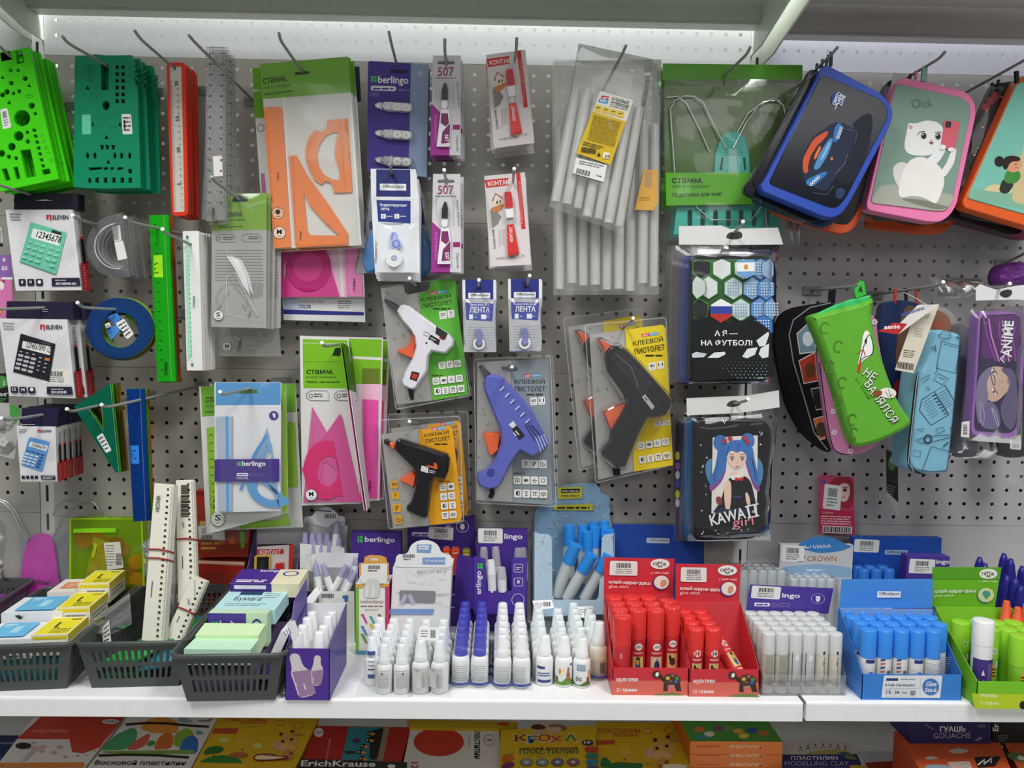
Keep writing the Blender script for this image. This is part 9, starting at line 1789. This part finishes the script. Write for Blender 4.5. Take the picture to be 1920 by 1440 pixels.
def c3a(g):
 c3(g,zl);sgiraffe(g,zl,1740,310);g.poly(smooth(zl((1820,430),(1850,400),(1960,395),(2010,420),(1980,450),(1850,455)),1),'8a2418');g.poly(smooth(zl((1840,428),(1870,408),(1950,404),(1990,420),(1960,442),(1860,445)),1),'e8d8c0');giraffe(g,zm,310,320,1.0);g.ell(*zm((245,180))[0],10,5,'c8902a');g.text('12',*zm((232,190))[0],8,5,'f0e0a0',0,.01);g.area([el(*zm((380,198))[0],11,6),el(*zm((380,198))[0],9.5,5)],'b8642a');g.poly(smooth(zm((50,430),(90,400),(200,415),(310,420),(320,445),(200,452),(70,455)),1),'8a2418');g.poly(smooth(zm((62,430),(100,410),(200,422),(300,428),(200,444),(80,446)),1),'ead8b0')
flat('modelling_clay_box','yellow modelling clay box with giraffes, the left one',[(415,1338),(600,1340),(548,1452),(355,1452)],T0+.004,.032,'cfa81c',c3a)
def c4(g):
 g.poly(zm((745,205),(985,205),(940,450),(690,440)),'2f7f8a');g.poly(smooth(zm((900,235),(1000,205),(990,300),(950,440),(890,440)),1),'26221c');g.poly(zm((1000,205),(1040,205),(990,450),(945,450)),'8a7a5c');g.ell(*zm((528,244))[0],9,9,'d8ccc8');g.text('гамма',*zm((505,252))[0],12,4,'3a2222',0,.01);g.text('пластилин',*zm((592,440))[0],40,4,'c89a98',-80,.0)
 for k,(x,y)in enumerate(((905,250),(900,300),(860,345),(840,388),(850,435))):g.poly(smooth(zm((x-40,y),(x-20,y-18),(x+10,y-16),(x-5,y+18),(x-30,y+15)),1),'1a1816');g.poly(smooth(zm((x-5,y-10),(x+35,y+2),(x+20,y+18),(x-8,y+12)),1),'c8823c');g.ell(*zm((x-22,y))[0],1.6,1.4,'f0ece4')
 g.poly(zm((720,382),(790,380),(790,400),(720,398)),'3a2a24');g.ell(*zm((800,305))[0],7,4,'5a2a3a')
flat('modelling_clay_box','dark red modelling clay box with black birds',zm((500,195),(1190,205),(1090,560),(380,560)),T0,.03,'a8281f',c4)
def c5(g):g.text('ErichKrause',*zm((398,486))[0],140,11,'e4e2dc',.6,.02,None,.15);g.poly(smooth(zm((1015,490),(1040,470),(1090,480),(1060,510)),1),'d8d4ca')
flat('modelling_clay_box','black box edge with white lettering in front of the bird box',zm((400,432),(1165,458),(1150,620),(340,620)),T0+.012,.042,'2b2926',c5)
def c6(g):
 g.ell(*zm((1393,312))[0],47.5,27,'b93626');g.ell(*zm((1393,308))[0],30,17,'c03c2a');g.ell(*zm((1393,305))[0],15,9,'b53424');g.text('пластилин',*zm((1648,212))[0],58,11,'33302c',90,.02);g.area([el(*zm((1755,300))[0],10,11),el(*zm((1755,300))[0],9,10)],'6a6660');g.text('гамма',*zm((1738,310))[0],9,5,'3a3632',0,.01);g.text('12',*zm((1195,458))[0],12,13,'a8302a',90,.02);g.line(zm((1610,265),(1612,345)),2,'a8a298')
flat('modelling_clay_box','white modelling clay box with a big red disc',zm((1190,205),(1820,205),(1880,560),(1120,560)),T0-.001,.028,'cfcac0',c6)
flat('modelling_clay_box','yellow clay box behind the red disc box',zm((1165,150),(1960,165),(1820,214),(1180,206)),T0+.004,.03,'b99a1c',lambda g:(g.poly(smooth(zm((1805,175),(1900,170),(1900,195),(1815,192)),1),'b83a2a')))
def c7(g):
 for i,(ch,m,x)in enumerate((('К','8a3a24',250),('Р','3a6ab0',345),('О','b8382c',420),('Х','c8482c',505),('А','3a8a3a',610))):
  y=312+(i%2)*10;g.text(ch,*zn((x-5,y+6))[0],27,17,'e8d8b8',-3,.02);g.text(ch,*zn((x,y))[0],24,14,m,-3,.02)
 g.ell(*zn((420,225))[0],13,10,'c8a080');g.ell(*zn((530,215))[0],14,11,'d0a888');g.poly(smooth(zn((360,200),(420,180),(480,205),(460,225),(380,225)),1),'5a2a18');g.poly(smooth(zn((480,200),(560,180),(640,210),(600,245),(580,205),(500,210)),1),'8a6a4a')
 g.text('мягкий восковой',*zn((285,370))[0],109,5,'7a2c1c',-.5,.02);g.text('ПЛАСТИЛИН',*zn((285,405))[0],110,9,'2f6a38',-.5,.03);g.text('soft wax modelling clay',*zn((345,425))[0],77,3.6,'8a7a3a',0,.0)
 for k,m in enumerate(('8a8a90','7a9a9a','5a6a8a','8a5a6a')):c=zn((335+k*112,462))[0];g.ell(*c,12,7.5,'5a5a58');g.ell(*c,10,6.4,m);g.ell(*c,4,2.5,'c8c4c0')
 g.ell(*zn((775,322))[0],10.5,5.4,'2a3038');g.text('10',*zn((750,331))[0],12,5.5,'f0f0ea',0,.02)
 for k,m in enumerate(('b8402c','2f7a5a','2f7a9a','2a5a8a')):g.poly(smooth(zn((745+k*6,365+k*45),(790,345+k*48),(860,360+k*46),(850,390+k*45),(770,395+k*46)),1),m)
 for k,m in enumerate(('c8a82c','c8641c','6a2a5a')):g.poly(smooth(zn((150,380+k*50),(240,355+k*52),(250,395+k*50),(160,420+k*50)),1),m)
flat('modelling_clay_box','yellow modelling clay box with large colourful letters',zn((150,225),(835,190),(840,560),(140,560)),T0+.006,.034,'d2ab1a',c7,mf='b03a20')
def c8(g):
 g.text('ПЛАСТИЛИН',*zn((850,250))[0],79,9,'a8341c',0,.02);g.ell(*zn((1205,235))[0],9,5.5,'c88a2a');g.text('10',*zn((1186,244))[0],9,5,'f0dca0',0,.02);g.poly(zn((840,302),(970,298),(975,328),(842,334)),'b8442a');g.poly(zn((958,252),(1140,252),(1138,274),(958,274)),'c07a2c');sgiraffe(g,zn,1040,380);giraffe(g,zn,1320,370,1.15);g.area([el(*zn((1362,230))[0],10,6),el(*zn((1362,230))[0],8.5,5)],'b8642a');g.area([el(*zn((1375,278))[0],10,5.5),el(*zn((1375,278))[0],8.5,4.5)],'b8642a');g.poly(smooth(zn((860,500),(880,420),(930,440),(960,500)),1),'2a6a34');g.poly(smooth(zn((870,500),(960,465),(1180,470),(1160,520)),1),'2a6a34');g.poly(smooth(zn((1185,455),(1260,475),(1200,490)),1),'b8902a');g.poly(smooth(zn((1310,482),(1400,474),(1500,485),(1480,515),(1320,515)),1),'e8d8b8')
flat('modelling_clay_box','yellow modelling clay box with giraffes, the right one',zn((838,165),(1430,175),(1530,560),(842,560)),T0+.002,.03,'cca41a',c8,mf='d8cdb4')
def c9(g):
 for x,y,m in((1580,220,'c86a4a'),(1650,255,'d8d0b8'),(1720,215,'7a4a6a'),(1790,215,'6a8a3a'),(1860,235,'c89a3a'),(1600,280,'3a8a8a'),(1960,230,'2f5a9a'),(2040,250,'b86a3a'),(1900,270,'d8c04a')):g.ell(*zn((x,y))[0],10,5,m)
FS=-PlZ(LZ+.1).pt(*zn((1700,312))[0]).y
for k in range(4):
 ztop=LZ+.098-k*.0218;label=('topmost clay box of the orange stack, with a painted meadow','orange clay box, second from the top of its stack','orange clay box, third from the top of its stack','orange clay box, lowest in its stack')[k]
 q=zn((1480,150),(2080,150),(2170,290),(1515,305))if k==0 else None;xa_,xb_=PlZ(LZ+.098).pt(*zn((1515,310))[0]).x,PlZ(LZ+.098).pt(*zo((245,292))[0]).x;yf=PlZ(LZ+.098).pt(*zn((1700,308))[0]).y
 t=thing('modelling_clay_box',label,'box',Vector(((xa_+xb_)/2,yf+.07,ztop-.0214)),'modelling clay boxes on the lower shelf');g=G(Pl(-yf));g.box(xa_,xb_,yf,yf+.135,ztop-.0212,ztop,'d8742a/s')
 if k==0:T_=PlZ(ztop);g.s=T_;g.add([Vector((xa_,yf,ztop+.00006)),Vector((xb_,yf,ztop+.00006)),Vector((xb_,yf+.135,ztop+.00006)),Vector((xa_,yf+.135,ztop+.00006))],[(0,1,2,3)],'4a8a34');c9(g);g.s=Pl(-yf)
 y=1310+(355+k*65)/3.84;g.text('пластилин',1369,y,59,6,'f0d8b0',0,.0);g.lines(1308,y-5,1350,y-1,1,'b8541c',.6);g.build('carton',t)
def cb(g):
 g.poly(zo((242,388),(765,385),(790,440),(800,480),(236,480)),'33316a');g.text('ПЛАСТИЛИН',*zo((306,424))[0],88,7,'f0f0f2',0,.03);g.text('MODELLING CLAY',*zo((264,465))[0],120,8.5,'c8c8d8',0,-.006)
 for k in range(7):x,y=370+k*52,350-18*math.sin(k*.5);g.line(zo((x-14,y+14),(x+4,y-4),(x+16,y+12)),1.4,('8a3a2a','4a4a3a','8a8a2a','3a5a3a')[k%4]);g.ell(*zo((x+2,y-14))[0],1.6,1.4,'3a2a2a')
 g.poly(smooth(zo((400,385),(470,365),(570,352),(660,362),(740,385)),1),'b8a85a');g.poly(smooth(zo((610,385),(680,370),(730,385)),1),'3f4a86');g.poly(zo((715,465),(825,465),(835,490),(715,490)),'c8b03a');g.poly(smooth(zo((660,400),(720,390),(780,430),(700,425)),1),'6a8a4a')
flat('modelling_clay_box','white and navy modelling clay box with little figures',zo((250,300),(710,300),(900,560),(225,560)),LZ+.05,.026,'cfcbc4',cb)
S=Pl(.20);t=thing('gouache_box','dark blue gouache box on the orange box under the shelf','gouache box',S.pt(1770,1392),'paint boxes on the lower shelf');q=zo((1112,130),(1690,130),(1690,318),(1165,305));g=G(S);q=[(1703,1345),(1858,1345),(1858,1394),(1712,1392)];boxpx(g,[(1706,1335),(1858,1335),(1858,1394),(1706,1394)],.2,.06,'2c2c5c');g.text('ГУАШЬ',*zo((1338,230))[0],48,10,'f0f0f4',-1,.02);g.text('GOUACHE',*zo((1292,276))[0],70,10,'b8b8cc',-1,-.006);g.poly(zo((1580,285),(1620,262),(1632,272),(1595,296)),'8a8a9a');g.line(zo((1235,175),(1270,200),(1295,212)),1.2,'9a9ab0');g.poly(smooth(zo((1590,180),(1660,175),(1650,200),(1600,205)),1),'5a5a6a');g.build('carton',t)
S=Pl(.195);t=thing('gouache_box','black paint box at the right end of the lower shelf','gouache box',S.pt(1900,1396),'paint boxes on the lower shelf');g=G(S);boxpx(g,[(1861,1335),(1990,1335),(1990,1398),(1861,1398)],.195,.06,'1f2423');g.text('Er',*zo((1742,226))[0],14,11,'e4e4e0',-86,.02);g.lines(*zo((1740,250))[0],*zo((1810,300))[0],3,'6a6f6c',.4);g.build('carton',t)
def cd_(g):
 g.poly(smooth(zo((1390,360),(1460,342),(1550,358),(1500,380),(1420,378)),1),'c8b8a8');g.poly(smooth(zo((1230,410),(1270,395),(1345,415),(1250,425)),1),'c8b8a8');g.poly(zo((1575,405),(1760,400),(1720,470),(1600,480)),'1f1c1a');g.line(zo((1600,460),(1650,420),(1640,455),(1700,410),(1690,445)),3,'e8e4dc');g.poly(zo((1390,440),(1540,435),(1560,480),(1410,480)),'d8ccc4')
 for k in range(8):g.line(zo((1400+k*18,442),(1420+k*18,478)),1,'8a5a4a')
 g.poly(smooth(zo((1215,480),(1280,455),(1400,465),(1420,500)),1),'8aa0b0')
ztp=-PlZ(LZ+.06).pt(1770,1396).y
zt_=Pl(.20).pt(1770,1394.5).z
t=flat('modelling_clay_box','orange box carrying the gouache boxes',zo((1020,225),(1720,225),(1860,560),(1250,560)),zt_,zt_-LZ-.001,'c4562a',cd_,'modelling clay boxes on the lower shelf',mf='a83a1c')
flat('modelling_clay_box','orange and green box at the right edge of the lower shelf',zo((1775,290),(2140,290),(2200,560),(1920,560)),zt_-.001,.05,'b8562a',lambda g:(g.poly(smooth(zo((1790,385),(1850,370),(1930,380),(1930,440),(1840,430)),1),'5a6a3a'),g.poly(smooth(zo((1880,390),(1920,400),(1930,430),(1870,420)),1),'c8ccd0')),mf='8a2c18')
flat('modelling_clay_box','red box low behind the navy clay box',zo((800,445),(1020,430),(1060,560),(830,560)),LZ+.022,.02,'b0402a',lambda g:None)
flat('modelling_clay_box','dark blue box at the left end of the lower shelf',zl((-60,262),(180,266),(60,420),(-200,420)),T0-.02,.03,'24355c',lambda g:g.line(zl((-20,320),(110,322)),2,'8a9ab0'))
